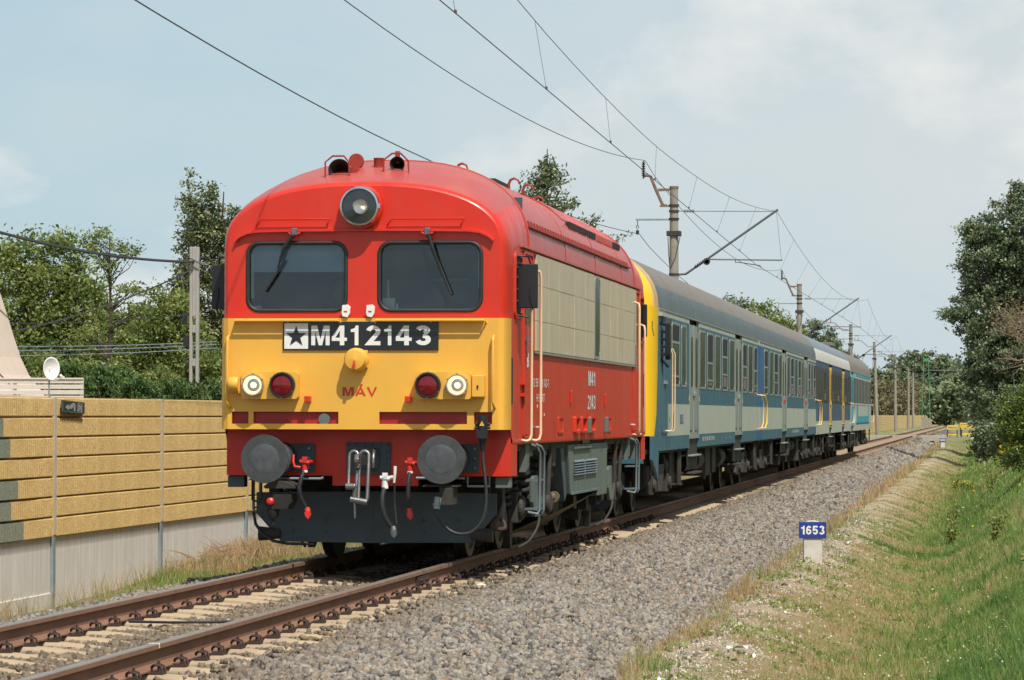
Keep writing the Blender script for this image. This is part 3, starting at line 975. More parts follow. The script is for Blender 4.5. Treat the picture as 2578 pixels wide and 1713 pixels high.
front = [(0.0, 1.372, 0.618, 3.15), (0.008, 1.390, 0.634, 3.15), (0.025, 1.404, 0.648, 3.15), (0.055, 1.419, 0.662, 3.152), (0.10, 1.431, 0.677, 3.155), (0.20, 1.444, 0.70, 3.16),
         (0.35, 1.452, 0.735, 3.17), (0.6, 1.452, 0.79, 3.18), (0.9, 1.452, 0.845, 3.19), (1.2, 1.452, 0.89, 3.20), (1.6, 1.452, 0.93, 3.20)]
rings = [body_ring(*f) for f in front]
main_y = [4.5, 7.19, 9.9]
rings_all = rings + [body_ring(y, 1.452, 0.93, 3.20) for y in main_y] + [body_ring(LEN - f[0], *f[1:]) for f in reversed(front)]
nr = len(rings[0])
vs = [p for r in rings_all for p in r]
fb, fr = [], []
for i in range(len(rings_all) - 1):
    mid = len(rings) - 1 <= i < len(rings_all) - len(rings)
    for j in range(nr - 1):
        f = (i * nr + j, i * nr + j + 1, (i + 1) * nr + j + 1, (i + 1) * nr + j)
        if mid and 3 <= j < nr - 4:
            fr.append(f)
        else:
            fb.append(f)
# front face with two windscreen openings
def ring2(r):
    return [(p[0], p[2]) for p in r]
WL = rrect(-1.185, -0.165, 2.515, 3.215, 0.13)
WR = rrect(0.145, 1.195, 2.515, 3.215, 0.13)
body = MB()
side_f = []
crown_f = []
top_f = []
for f in fb:
    ys_ = [vs[i][1] for i in f]
    js = f[0] % nr
    if 0.3 < (min(ys_) + max(ys_)) / 2 < LEN - 0.3 and (js < 3 or js >= nr - 4):
        side_f.append(f)
    elif (min(ys_) + max(ys_)) / 2 > 0.04 and 3 + 4 <= js < nr - 4 - 4:
        crown_f.append(f)
    else:
        top_f.append(f)
body.add(vs, top_f, 0)
body.f += side_f
body.m += [1] * len(side_f)
body.f += crown_f
body.m += [2] * len(crown_f)
body.plate(ring2(rings_all[0]), [WL, WR], 'y', 0.0, None)
body.plate(ring2(rings_all[-1]), [], 'y', LEN, None)
for Wn in (WL, WR):                                   # reveals of the openings
    k = len(Wn)
    body.add([(p[0], 0.0, p[1]) for p in Wn] + [(p[0], 0.07, p[1]) for p in Wn], [(i, (i + 1) % k, (i + 1) % k + k, i + k) for i in range(k)])
bmesh_o = body.build('body', [M['red'], M['red_side'], M['red_roof']], LOCO, smooth=35, wn=True)
roof = MB().add(vs, fr, 0).build('roof', M['red_roof'], LOCO, smooth=35)
# seam bands between cab roofs and main roof, and along the crown
for yy in (1.6, LEN - 1.6):
    MB().tube([(p[0] * 1.003, yy, p[1] + 0.002) for p in se(1.452, 0.93, 3.2)], 0.011, 6).build('roof_seam', M['red_roof'], roof)
for yy in (4.9, 8.0, 11.1):
    MB().tube([(p[0] * 1.001, yy, p[1] - 0.004) for p in se(1.452, 0.93, 3.2)], 0.008, 6).build('roof_seam', M['red_roof'], roof)

# windscreens
for (x0, x1) in ((-1.185, -0.165), (0.145, 1.195)):
    pane = MB().prism(rrect(x0, x1, 2.515, 3.215, 0.13), 'y', 0.030, 0.036).build('windscreen', M['glass'], LOCO)
    pts = [(p[0], 0.006, p[1]) for p in rrect(x0 + 0.012, x1 - 0.012, 2.527, 3.203, 0.12)]
    MB().tube(pts, 0.022, 8, closed=True).build('gasket', M['rubber'], pane, smooth=60)
# cab interior
cab = MB()
cab.box(-1.36, 1.36, 1.75, 1.78, 1.3, 3.75)
cab.box(-1.36, 1.36, 0.09, 1.76, 1.62, 1.64)
cab.box(-1.38, -1.36, 0.09, 1.76, 1.6, 3.2)
cab.box(1.36, 1.38, 1.0, 1.76, 1.6, 3.2)
cab.box(-1.3, 1.3, 0.11, 1.76, 3.36, 3.38)
cab.build('cab_interior', M['interior'], LOCO)
MB().prism([(0.10, 2.46), (0.62, 2.40), (0.66, 2.30), (0.66, 1.65), (0.10, 1.65)], 'x', -1.3, 1.3).build('control_desk', M['interior'], LOCO)
MB().box(-1.16, -0.18, 0.085, 0.095, 2.93, 3.24).box(-1.16, -0.18, 0.082, 0.098, 2.915, 2.935).build('sun_blind', M['blind'], LOCO)
rd = MB().box(0.17, 0.30, 0.10, 0.17, 2.50, 2.655).box(0.305, 0.33, 0.12, 0.17, 2.5, 2.6)
rd.tube([(0.228, 0.13, 2.655), (0.226, 0.13, 2.835)], [0.012, 0.007], 6)
rd.build('handheld_radio', M['beige'], LOCO, bevel=0.004)
MB().box(0.67, 0.87, 0.09, 0.16, 2.495, 2.55).build('paper_pad', M['white'], LOCO, bevel=0.004)
MB().box(-1.17, -1.06, 0.09, 0.2, 2.49, 2.58).box(1.14, 1.175, 0.08, 0.12, 2.75, 3.2).box(-1.16, -1.13, 0.08, 0.12, 2.65, 3.1).build('window_post_box', M['beige'], LOCO, bevel=0.004)
MB().lathe([(0.0, 0), (0.27, 0.012), (0.29, 0.03), (0.12, 0.05), (0, 0.052)], (0.78, 0.9, 2.83), 'z', 20).build('cap_on_shelf', mat('grey_cap', (0.42, 0.44, 0.46), 0.8), LOCO, smooth=50)

# wipers
for pts, bl in (([(-0.69, -0.05, 3.32), (-0.80, -0.055, 3.14), (-0.86, -0.04, 2.95)], [(-0.79, -0.022, 3.03), (-0.995, -0.022, 2.72)]),
                ([(0.65, -0.05, 3.32), (0.70, -0.055, 3.15), (0.80, -0.04, 2.86)], [(0.735, -0.022, 3.05), (0.885, -0.022, 2.68)])):
    w_ = MB().tube(pts, [0.020, 0.020, 0.009], 8).build('windscreen_wiper', M['black'], LOCO)
    MB().tube(bl, [0.013, 0.016], 6).build('wiper_blade', M['rubber'], w_)
    MB().box(pts[0][0] - 0.028, pts[0][0] + 0.028, -0.075, -0.035, 3.275, 3.345).build('wiper_head', M['steel'], w_, bevel=0.006)
    MB().tube([(pts[0][0] - 0.06, -0.045, 3.30), (pts[0][0] - 0.02, -0.06, 3.275), (pts[0][0] + 0.06, -0.045, 3.30)], 0.012, 6).build('wiper_pivot', M['valve_red'], w_)

# rain gutter over the windscreens
g = [(-1.30, 3.235), (-1.25, 3.285), (-1.17, 3.32), (-1.05, 3.335), (-0.6, 3.342), (0, 3.345), (0.6, 3.342), (1.05, 3.335), (1.17, 3.32), (1.25, 3.285), (1.31, 3.235)]
gm = MB()
for i in range(len(g) - 1):
    (a, b), (c, d) = g[i], g[i + 1]
    gm.add([(a, 0.004, b), (c, 0.004, d), (c, -0.055, d - 0.008), (a, -0.055, b - 0.008), (a, 0.004, b - 0.014), (c, 0.004, d - 0.014), (c, -0.055, d - 0.030), (a, -0.055, b - 0.030)],
           [(0, 1, 2, 3), (7, 6, 5, 4), (3, 2, 6, 7)] + ([(0, 3, 7, 4)] if i == 0 else []) + ([(1, 5, 6, 2)] if i == len(g) - 2 else []))
gm.build('rain_gutter', M['red'], LOCO, smooth=40)
def handrail(name, pts, r, material, parent=LOCO, n=8):
    return MB().tube(pts, r, n).build(name, material, parent, smooth=60)
for a, b in ((-1.03, -0.33), (0.29, 1.02)):
    handrail('grab_rail', [(a - 0.05, 0.0, 3.375), (a - 0.05, -0.02, 3.375), (a, -0.05, 3.435), (b, -0.05, 3.435), (b - 0.04, -0.02, 3.375), (b - 0.04, 0.0, 3.375)], 0.008, M['red'])

# ---- yellow nose panel with its slots
pth = [(-1.452, 0.24), (-1.452, 0.12), (-1.437, 0.03), (-1.41, -0.02), (-1.36, -0.05)]
slots = [(-1.32, -1.15), (-1.10, -0.24), (0.17, 1.05), (1.12, 1.30)]
xsn = sorted([-1.36, 1.36] + [v for s_ in slots for v in s_])
path = pth[:-1] + [(x_, -0.05) for x_ in xsn] + [(-p[0], p[1]) for p in reversed(pth[:-1])]
zr = [1.345, 1.40, 1.52, 2.45]
def in_slot(a, b):
    m_ = (a + b) / 2
    return any(s0 < m_ < s1 for s0, s1 in slots)
yp = MB()
npth = len(path)
off = 0.028
outer = path
inner = []
for i, p in enumerate(path):
    a = Vector(path[max(i - 1, 0)]); b = Vector(path[min(i + 1, npth - 1)])
    t = (b - a).normalized()
    nrm = Vector((-t.y, t.x))
    inner.append((p[0] + nrm.x * off, p[1] + nrm.y * off))
V0 = [(p[0], p[1], zz) for zz in zr for p in outer]
V1 = [(p[0], p[1], zz) for zz in zr for p in inner]
nn = len(V0)
fs = []
for k in range(3):
    for i in range(npth - 1):
        flat = abs(outer[i][1] + 0.05) < 1e-6 and abs(outer[i + 1][1] + 0.05) < 1e-6
        hole = k == 1 and flat and in_slot(outer[i][0], outer[i + 1][0])
        a, b, c, d = k * npth + i, k * npth + i + 1, (k + 1) * npth + i + 1, (k + 1) * npth + i
        if not hole:
            fs += [(a, b, c, d), (a + nn, d + nn, c + nn, b + nn)]
        else:
            fs += [(a, b, b + nn, a + nn), (d, c, c + nn, d + nn), (a, d, d + nn, a + nn), (b, c, c + nn, b + nn)]
for k in (0, 3):
    for i in range(npth - 1):
        a, b = k * npth + i, k * npth + i + 1
        fs.append((a, b, b + nn, a + nn))
for i in (0, npth - 1):
    for k in range(3):
        a, d = k * npth + i, (k + 1) * npth + i
        fs.append((a, d, d + nn, a + nn))
NOSE = yp.add(V0 + V1, fs).build('nose_panel', M['yellow'], LOCO, smooth=30, wn=True)
# dark red recess behind the slots
MB().box(-1.36, 1.36, -0.005, 0.02, 1.36, 1.56).build('slot_backing', M['red_dark'], LOCO)
MB().cyl((-0.385, -0.022, 1.445), (-0.385, -0.045, 1.445), 0.058, n=20).build('slot_plug', M['frame_grey'], LOCO)
# rails on the yellow
YF = -0.05
for a, b, e in ((-1.27, -0.23, -1), (0.15, 1.23, 1)):
    r_ = MB().tube([(a, YF - 0.09, 2.425), (b, YF - 0.09, 2.425)], 0.013, 8)
    r_.tube([(a, YF - 0.09, 2.425), (a - 0.02, YF, 2.40)], 0.010, 6).tube([(b, YF - 0.09, 2.425), (b + 0.01, YF, 2.40)], 0.010, 6)
    r_.tube([((a + b) / 2, YF - 0.09, 2.425), ((a + b) / 2, YF, 2.41)], 0.010, 6)
    r_.box(a, b, YF - 0.075, YF - 0.003, 2.436, 2.442)
    r_.build('step_rail', M['yellow'], LOCO, smooth=50)
for x_ in (-1.355, 1.315):
    handrail('nose_handrail', [(x_, YF, 2.27), (x_, YF - 0.045, 2.255), (x_, YF - 0.06, 2.22), (x_, YF - 0.06, 1.62), (x_ + 0.01, YF - 0.045, 1.575), (x_ + 0.012, YF, 1.56)], 0.014, M['yellow'])
# lamp boxes
def lamp(cx, cz, r, kind, y0):
    L_ = MB().lathe([(r * 1.10, 0.0), (r * 1.12, -0.035), (r * 1.05, -0.06), (r * 0.93, -0.06), (r * 0.92, -0.02)], (cx, y0, cz), 'y', 32, cap1=False)
    if kind == 'white':
        o = L_.build('headlight', M['chrome'], LOCO, smooth=50)
        MB().lathe([(r * 0.95, -0.045), (r * 0.7, -0.005), (r * 0.35, 0.02), (0.0, 0.03)], (cx, y0, cz), 'y', 28, cap0=False).build('reflector', M['reflector'], o, smooth=60)
        MB().lathe([(0.0, -0.04), (0.022, -0.033), (0.03, -0.01), (0.02, 0.01), (0, 0.02)], (cx, y0, cz), 'y', 12).build('bulb', M['bulb'], o, smooth=60)
        MB().lathe([(0.0, -0.072), (r * 0.5, -0.067), (r * 0.96, -0.052), (r * 0.96, -0.048), (0.0, -0.066)], (cx, y0, cz), 'y', 28).build('lens', M['lens'], o, smooth=60)
    else:
        o = L_.build('tail_light', M['black'], LOCO, smooth=50)
        MB().lathe([(0.0, -0.062), (r * 0.5, -0.056), (r * 0.95, -0.036), (r * 0.95, 0.0)], (cx, y0, cz), 'y', 28).build('lens', M['red_lens'], o, smooth=60)
    b_ = MB()
    for i in range(6):
        a = math.pi / 3 * i + 0.5
        b_.cyl((cx + math.cos(a) * r * 1.1, y0 - 0.03, cz + math.sin(a) * r * 1.1), (cx + math.cos(a) * r * 1.1, y0 - 0.062, cz + math.sin(a) * r * 1.1), 0.008, n=6)
    b_.build('rim_screws', M['steel'], o)
bx = MB().prism(rrect(-1.20, -0.63, 1.645, 1.915, 0.03), 'y', -0.17, YF)
bx.build('lamp_box', M['yellow'], LOCO, bevel=0.012)
MB().prism(rrect(0.55, 1.105, 1.645, 1.915, 0.03), 'y', -0.17, YF).build('lamp_box', M['yellow'], LOCO, bevel=0.012)
cv = MB().box(1.11, 1.235, -0.155, YF, 1.665, 1.885).build('lamp_box_door', M['yellow'], LOCO, bevel=0.01)
MB().cyl((1.17, -0.155, 1.775), (1.17, -0.163, 1.775), 0.010, n=8).box(1.164, 1.176, -0.163, -0.154, 1.745, 1.775).build('keyhole', M['plate_black'], cv)
lamp(-1.075, 1.783, 0.100, 'white', -0.172)
lamp(-0.78, 1.783, 0.117, 'red', -0.172)
lamp(0.68, 1.783, 0.117, 'red', -0.172)
lamp(0.972, 1.783, 0.100, 'white', -0.172)
sk = MB().lathe([(0.07, 0), (0.075, -0.01), (0.075, -0.085), (0.06, -0.10), (0, -0.102)], (-1.235, -0.13, 1.79), 'x', 24).build('socket_cover', M['yellow'], LOCO, smooth=45)
MB().box(-1.235, -1.205, -0.14, YF, 1.70, 1.88).build('socket_hinge', M['yellow'], sk)
for x_ in (-0.54, 0.47):
    MB().box(x_ - 0.028, x_ + 0.028, -0.15, YF, 1.617, 1.675).build('marker_bracket', M['red'], LOCO, bevel=0.004)
# middle coupling socket
c_ = MB().lathe([(0.118, 0), (0.118, -0.10), (0.105, -0.115), (0.108, -0.15), (0.095, -0.172), (0.0, -0.185)], (-0.05, YF, 2.035), 'y', 32).build('control_socket', M['yellow'], LOCO, smooth=45)
MB().box(-0.10, 0.06, -0.10, YF, 1.955, 2.13).build('socket_mount', M['yellow'], c_, bevel=0.01)
MB().prism([(-0.065, 1.955), (-0.035, 1.955), (-0.042, 2.01), (-0.05, 2.03), (-0.06, 2.01)], 'y', -0.25, -0.235).build('red_latch', M['valve_red'], c_)
# white hanging hooks
for x_ in (-0.163, 0.083):
    h_ = MB().prism([(x_ - 0.035, 2.465), (x_ + 0.015, 2.455), (x_ + 0.035, 2.49), (x_ + 0.045, 2.56), (x_ + 0.02, 2.583), (x_ - 0.04, 2.578), (x_ - 0.045, 2.5)], 'y', -0.075, -0.055).build('hook_plate', M['white'], LOCO, bevel=0.005)
    MB().box(x_ - 0.03, x_ + 0.03, -0.055, 0.0, 2.5, 2.55).build('hook_mount', M['white'], h_)
    MB().box(x_ - 0.022, x_ + 0.012, -0.079, -0.074, 2.51, 2.522).build('red_stripe', M['valve_red'], h_)
# number plate
PL = MB().box(-0.80, 0.765, YF - 0.016, YF - 0.001, 2.13, 2.415).build('number_plate', M['plate_black'], LOCO)
MB().box(-0.785, -0.545, YF - 0.020, YF - 0.016, 2.145, 2.40).build('star_field', M['white'], PL)
star = []
for i in range(10):
    a = math.pi / 2 + math.pi * i / 5
    r_ = 0.107 if i % 2 == 0 else 0.043
    star.append((-0.665 + r_ * math.cos(a), 2.268 + r_ * math.sin(a)))
MB().prism(star, 'y', YF - 0.024, YF - 0.020).build('star', M['plate_black'], PL)
for ch, a, b in (('M', -0.513, -0.328), ('4', -0.308, -0.151), ('1', -0.124, -0.034), ('2', 0.040, 0.184), ('1', 0.213, 0.297), ('4', 0.336, 0.500), ('3', 0.533, 0.689)):
    lettering(ch, 'numeral', M['white'], PL, (a, b, 2.180, 2.376), 'front', YF - 0.016, 0.205)
lettering('MAV', 'railway_lettering', M['red'], LOCO, (-0.20, 0.145, 1.678, 1.765), 'front', YF, 0.165, accent='A')

# ---- big headlamp in the forehead
hl = MB().lathe([(0.20, 0.03), (0.20, -0.16), (0.192, -0.18), (0.175, -0.185), (0.168, -0.165), (0.172, -0.12)], (-0.015, 0.0, 3.555), 'y', 48, cap1=False)
HL = hl.build('forehead_lamp', M['chrome'], LOCO, smooth=40)
MB().lathe([(0.215, 0.03), (0.215, -0.07), (0.205, -0.08), (0.198, -0.08)], (-0.015, 0.0, 3.555), 'y', 48, cap0=False, cap1=False).build('lamp_collar', M['red'], HL, smooth=40)
MB().lathe([(0.172, -0.13), (0.172, -0.10), (0.08, -0.04), (0, -0.03)], (-0.015, 0.0, 3.555), 'y', 40, cap0=False).build('lamp_bowl', mat('dark_lamp_bowl', (0.10, 0.12, 0.13), 0.35), HL, smooth=50)
MB().lathe([(0.078, -0.12), (0.072, -0.085), (0.03, -0.07), (0, -0.07)], (-0.015, 0.0, 3.555), 'y', 28, cap0=False).build('reflector', M['reflector'], HL, smooth=50)
MB().lathe([(0.0, -0.105), (0.009, -0.10), (0.011, -0.09), (0, -0.08)], (-0.002, 0.0, 3.55), 'y', 12).build('bulb', M['bulb'], HL, smooth=50)
MB().lathe([(0.0, -0.182), (0.09, -0.178), (0.168, -0.168), (0.168, -0.163), (0, -0.176)], (-0.015, 0.0, 3.555), 'y', 40).build('lens', M['lens'], HL, smooth=50)
MB().box(0.165, 0.20, -0.20, -0.15, 3.53, 3.58).build('lamp_clasp', M['chrome'], HL, bevel=0.004)

# ---- roof furniture
def horn(cx, cy, cz, r, ln_, dx):
    hm = MB()
    pr = [(r, 0), (r * 0.97, 0.03), (r * 0.62, 0.13), (r * 0.40, 0.26), (r * 0.30, ln_), (r * 0.5, ln_ + 0.01), (r * 0.5, ln_ + 0.08), (0, ln_ + 0.085)]
    ip = [(r, 0), (r * 0.93, 0.002), (r * 0.55, 0.12), (0.0, 0.2)]
    hm.lathe(pr, (cx, cy, cz), 'y', 26, cap0=False)
    o = hm.build('horn', M['horn_red'], LOCO, smooth=45)
    MB().lathe(ip, (cx, cy, cz), 'y', 26, cap0=False).build('horn_throat', M['under_dark'], o, smooth=50)
    return o
H1 = horn(-0.325, 0.42, 3.955, 0.115, 0.36, 0)
MB().lathe([(0.075, 0), (0.08, 0.04), (0.05, 0.1), (0, 0.11)], (-0.215, 0.75, 4.07), 'y', 20).build('horn_bowl', M['horn_red'], H1, smooth=45)
H2 = horn(0.235, 0.60, 4.025, 0.078, 0.42, 0)
MB().cyl((0.215, 0.75, 4.04), (0.215, 0.75, 4.165), 0.026, n=14).box(0.16, 0.36, 0.7, 0.95, 3.88, 3.98).build('horn_base', M['horn_red'], H2)
MB().box(-0.24, -0.15, 0.45, 0.75, 3.80, 3.98).cyl((-0.12, 0.48, 3.80), (-0.12, 0.48, 3.90), 0.035, n=12).build('horn_base', M['horn_red'], H1)
for pts in ([(-0.45, 0.32, 3.80), (-0.45, 0.32, 4.03), (-0.375, 0.32, 4.09), (-0.26, 0.32, 4.09), (-0.21, 0.32, 4.03), (-0.195, 0.32, 3.81)],
            [(0.115, 0.5, 3.87), (0.115, 0.5, 4.06), (0.20, 0.5, 4.125), (0.29, 0.5, 4.125), (0.365, 0.5, 4.05), (0.375, 0.5, 3.85)]):
    MB().tube(pts + [pts[0]], 0.010, 6).build('horn_guard', M['horn_red'], LOCO)
    for q in (0, -1):
        MB().tube([pts[q], (pts[q][0], pts[q][1] + 0.28, pts[q][2] + 0.05)], 0.008, 6).build('guard_stay', M['horn_red'], LOCO)
vb = MB().box(-0.13, 0.10, 0.72, 0.86, 3.86, 3.965).build('vent_box', M['horn_red'], LOCO, bevel=0.006)
MB().lathe([(0.065, 3.96), (0.065, 3.99), (0.052, 4.0), (0.052, 4.09), (0.058, 4.10), (0.0, 4.105)], (0.015, 0.79, 0), 'z', 20).build('vent_cap', M['horn_red'], vb, smooth=45)
def zroof(x_):
    a = min(abs(x_) / 1.452, 1)
    return 3.20 + 0.93 * max(0, 1 - a ** 2.4) ** (1 / 2.4)
for hx, hy in ((0.42, 3.6), (0.86, 4.6), (0.98, 4.9), (0.55, 9.3), (-0.42, 3.6), (-0.9, 4.8), (0.2, 10.6), (-0.6, 9.3)):
    zz = zroof(hx)
    MB().tube([(hx - 0.02, hy, zz - 0.02), (hx - 0.02, hy, zz + 0.07), (hx, hy, zz + 0.115), (hx + 0.04, hy, zz + 0.13), (hx + 0.085, hy, zz + 0.11), (hx + 0.10, hy, zz + 0.065)],
              [0.017, 0.016, 0.015, 0.014, 0.012, 0.009], 8).build('lifting_hook', M['horn_red'], LOCO, smooth=60)
ex = MB().box(0.42, 0.72, 4.4, 5.4, 3.98, 4.13).box(0.72, 0.86, 4.4, 6.2, 3.95, 4.02).build('exhaust_stack', M['under_dark'], LOCO, bevel=0.01)
MB().box(0.30, 0.62, 6.3, 8.6, 4.03, 4.13).build('roof_box', M['red_roof'], LOCO, bevel=0.015)
# walkway ledge with its row of cleats along the roof edge
def edge_pt(z_):
    """x on the roof at height z"""
    t = (z_ - 3.20) / 0.93
    return 1.452 * (1 - t ** 2.4) ** (1 / 2.4)
lx = edge_pt(3.45)
for sgn in (1, -1):
    ld = MB().box(sgn * (lx - 0.01), sgn * (lx + 0.035), 1.62, 12.2, 3.435, 3.452).build('roof_ledge', M['horn_red'], LOCO)
    cm = MB().box(-0.012, 0.012, -0.03, 0.03, 0.0, 0.055)
    c0 = None
    for i in range(44):
        yy = 1.8 + i * 0.238
        if c0 is None:
            c0 = cm.build('cleat', M['horn_red'], ld)
            c0.location = (sgn * (lx + 0.008), yy, 3.455)
            c0.rotation_euler = (0, -0.35 * sgn, 0)
        else:
            q = inst(c0, 'cleat', (sgn * (lx + 0.008), yy, 3.455), ld)
            q.rotation_euler = (0, -0.35 * sgn, 0)
# roof hatch with louvres
def roofpatch(xa, xb, ya, yb, lift, material, name, parent, n=5):
    mb = MB()
    xs_ = [xa + (xb - xa) * i / n for i in range(n + 1)]
    v1 = [(x_, yy, zroof(x_) + lift) for x_ in xs_ for yy in (ya, yb)]
    v0 = [(x_, yy, zroof(x_) - 0.03) for x_ in xs_ for yy in (ya, yb)]
    k = len(v1)
    f = []
    for i in range(n):
        a = 2 * i
        f.append((a, a + 1, a + 3, a + 2))
        f += [(a, a + 2, a + 2 + k, a + k), (a + 1, a + 3, a + 3 + k, a + 1 + k)]
    f += [(0, 1, 1 + k, k), (2 * n, 2 * n + 1, 2 * n + 1 + k, 2 * n + k)]
    return mb.add(v1 + v0, f).build(name, material, parent, smooth=30)
for sgn in (1, -1):
    for i in range(6):
        ya = 6.0 + i * 0.98
        h_ = roofpatch(sgn * 0.55, sgn * 1.27, ya + 0.02, ya + 0.96, 0.022, M['red'] if i % 3 else M['red_roof'], 'roof_hatch', LOCO)
        for j in range(5):
            yy = ya + 0.10 + j * 0.18
            xg = 1.335
            MB().box(sgn * (xg - 0.035), sgn * (xg + 0.018), yy, yy + 0.10, zroof(xg) + 0.0, zroof(xg) + 0.075).build('louvre', M['under_dark'] if (i not in (3, 4)) else M['red_roof'], h_)
for i in range(5):
    MB().tube([(0.35 + i * 0.0, 12.6 + i * 0.1, 4.12), (0.62, 12.6 + i * 0.1, 4.12)], 0.010, 6).build('antenna_rod', M['black'], LOCO)

# ---- right and left side of the body
def side_parts(sg):
    X = 1.452 * sg
    def bxx(mb, x0, x1, *r):
        a, b = sorted((sg * x0, sg * x1))
        return mb.box(a, b, *r)
    # aluminium cladding, panel by panel
    cols = [(2.06, 3.12), (3.12, 4.10), (4.10, 5.53), (5.53, 6.66), (6.66, 7.66), (8.28, 9.48), (9.48, 10.35), (10.35, 11.19), (11.19, 12.86)]
    rows = [(2.16, 2.475), (2.475, 2.85), (2.85, 3.175)]
    r_ = random.Random(5)
    for (ya, yb) in cols:
        for (za, zb) in rows:
            d = r_.uniform(0.0, 0.003)
            mb = MB()
            bxx(mb, 1.452, 1.474 + d, ya + 0.014, yb - 0.014, za + 0.002, zb - 0.002)
            mb.build('cladding_panel', M['silver'], LOCO, bevel=0.003, seg=1)
    # tall window in the cladding
    fr_o = rrect(7.67, 8.27, 2.165, 3.17, 0.10)
    fr_i = rrect(7.70, 8.24, 2.20, 3.135, 0.09)
    wf = MB().ring(fr_o, fr_i, 'x', X, X + 0.027 * sg).build('side_window', M['c_frame'], LOCO, smooth=40)
    MB().prism(fr_i, 'x', X, X + 0.024 * sg).build('pane', M['coach_glass'], wf)
    # gutter and drip strip above, rubbing strip under the cladding
    mb = MB(); bxx(mb, 1.452, 1.485, 0.9, 13.5, 3.195, 3.212); mb.build('gutter', M['red_roof'], LOCO)
    mb = MB(); bxx(mb, 1.452, 1.478, 2.0, 12.9, 2.135, 2.156); mb.build('drip_strip', M['c_frame'], LOCO)
    for e in (0, 1):                                    # both cabs
        def Y(v):
            return v if e == 0 else LEN - v
        def yy2(a, b):
            return tuple(sorted((Y(a), Y(b))))
        w0, w1 = yy2(0.42, 0.98)
        fo, fi = rrect(w0, w1, 2.46, 3.13, 0.07), rrect(w0 + 0.045, w1 - 0.045, 2.505, 3.085, 0.05)
        cwin = MB().ring(fo, fi, 'x', X, X + 0.022 * sg).build('cab_window', M['red_side'], LOCO, smooth=40)
        MB().prism(fi, 'x', X, X + 0.006 * sg).build('pane', M['open_dark'], cwin)
        d0, d1 = yy2(1.14, 1.80)
        dr = MB().ring(rrect(d0 - 0.03, d1 + 0.03, 1.25, 3.17, 0.05), rrect(d0, d1, 1.28, 3.14, 0.05), 'x', X, X + 0.02 * sg).build('cab_door', M['red_side'], LOCO, smooth=40)
        p0 = MB()
        bxx(p0, 1.452, 1.459, d0 + 0.012, d1 - 0.012, 1.29, 3.13)
        p0.build('door_leaf', M['red_side'], dr)
        MB().prism(rrect(d0 + 0.12, d1 - 0.12, 2.42, 3.02, 0.06), 'x', X + 0.007 * sg, X + 0.013 * sg).build('pane', M['coach_glass'], dr)
        hb = MB(); bxx(hb, 1.46, 1.51, (d0 + d1) / 2 - 0.2, (d0 + d1) / 2 - 0.02, 2.25, 2.28)
        hb.tube([(X + 0.03 * sg, (d0 + d1) / 2 - 0.2, 2.08), (X + 0.03 * sg, (d0 + d1) / 2 - 0.2, 2.42)], 0.009, 6)
        hb.build('door_handle', M['ladder'], dr)
        for zz in (1.80, 1.68):
            hb = MB(); bxx(hb, 1.452, 1.50, Y(1.0) - 0.1, Y(1.0) + 0.1, zz, zz + 0.035); hb.build('foothold', M['red'], LOCO)
        # pocket steps low on the body
        so_ = MB().prism(rrect(*yy2(1.30, 1.55), 1.27, 1.45, 0.03), 'x', X, X + 0.006 * sg).build('step_pocket', M['under_dark'], LOCO)
        # cream grab rails
        for v, ztop in ((1.10, 2.72), (1.86, 3.00)):
            handrail('door_handrail', [(X, Y(v - 0.06), 1.235), (X + 0.05 * sg, Y(v - 0.05), 1.225), (X + 0.085 * sg, Y(v - 0.03), 1.24), (X + 0.095 * sg, Y(v), 1.30),
                                       (X + 0.095 * sg, Y(v), ztop - 0.08), (X + 0.085 * sg, Y(v - 0.02), ztop - 0.02), (X + 0.03 * sg, Y(v - 0.04), ztop), (X, Y(v - 0.04), ztop)], 0.0155, M['cream'])
        # black mirror / camera box on brackets
        mbx = MB()
        a0, a1 = sorted((sg * 1.468, sg * (1.668 if e == 0 else 1.53)))
        my0, my1 = yy2(0.58, 0.66)
        mirror = mbx.box(a0, a1, my0, my1, 2.565, 3.01).build('mirror', M['black'], LOCO, bevel=0.008)
        fr2 = MB()
        fr2.tube([(sg * 1.44, Y(0.5), 3.04), (sg * 1.46, Y(0.5), 3.085), (sg * 1.58, Y(0.56), 3.085), (sg * 1.60, Y(0.6), 3.0)], 0.010, 8)
        fr2.tube([(sg * 1.44, Y(0.5), 2.6), (sg * 1.45, Y(0.5), 2.49), (sg * 1.58, Y(0.56), 2.475), (sg * 1.62, Y(0.6), 2.57)], 0.010, 8)
        fr2.tube([(sg * 1.44, Y(0.5), 2.45), (sg * 1.44, Y(0.5), 3.08)], 0.014, 8)
        if e == 0: fr2.build('mirror_bracket', M['black'], mirror, smooth=60)
        km = MB()
        for zz in (2.63, 2.75, 2.87, 2.97):
            km.cyl((sg * 1.44, Y(0.5), zz), (sg * 1.475, Y(0.55), zz), 0.018, n=8)
        km.build('mirror_clamp', M['rubber'], mirror)
        MB().tube([(sg * 1.60, my0 - 0.006 if e == 0 else my1 + 0.006, 2.78), (sg * 1.595, my0 - 0.012 if e == 0 else my1 + 0.012, 2.70), (sg * 1.62, my0 - 0.006 if e == 0 else my1 + 0.006, 2.58)], 0.006, 6).build('mirror_cable', M['rubber'], mirror)
        # dark vent slot behind the nose panel
        vv = MB(); bxx(vv, 1.440, 1.4555, *yy2(0.245, 0.34), 1.60, 2.06); vv.build('intake_slot', M['open_dark'], LOCO)
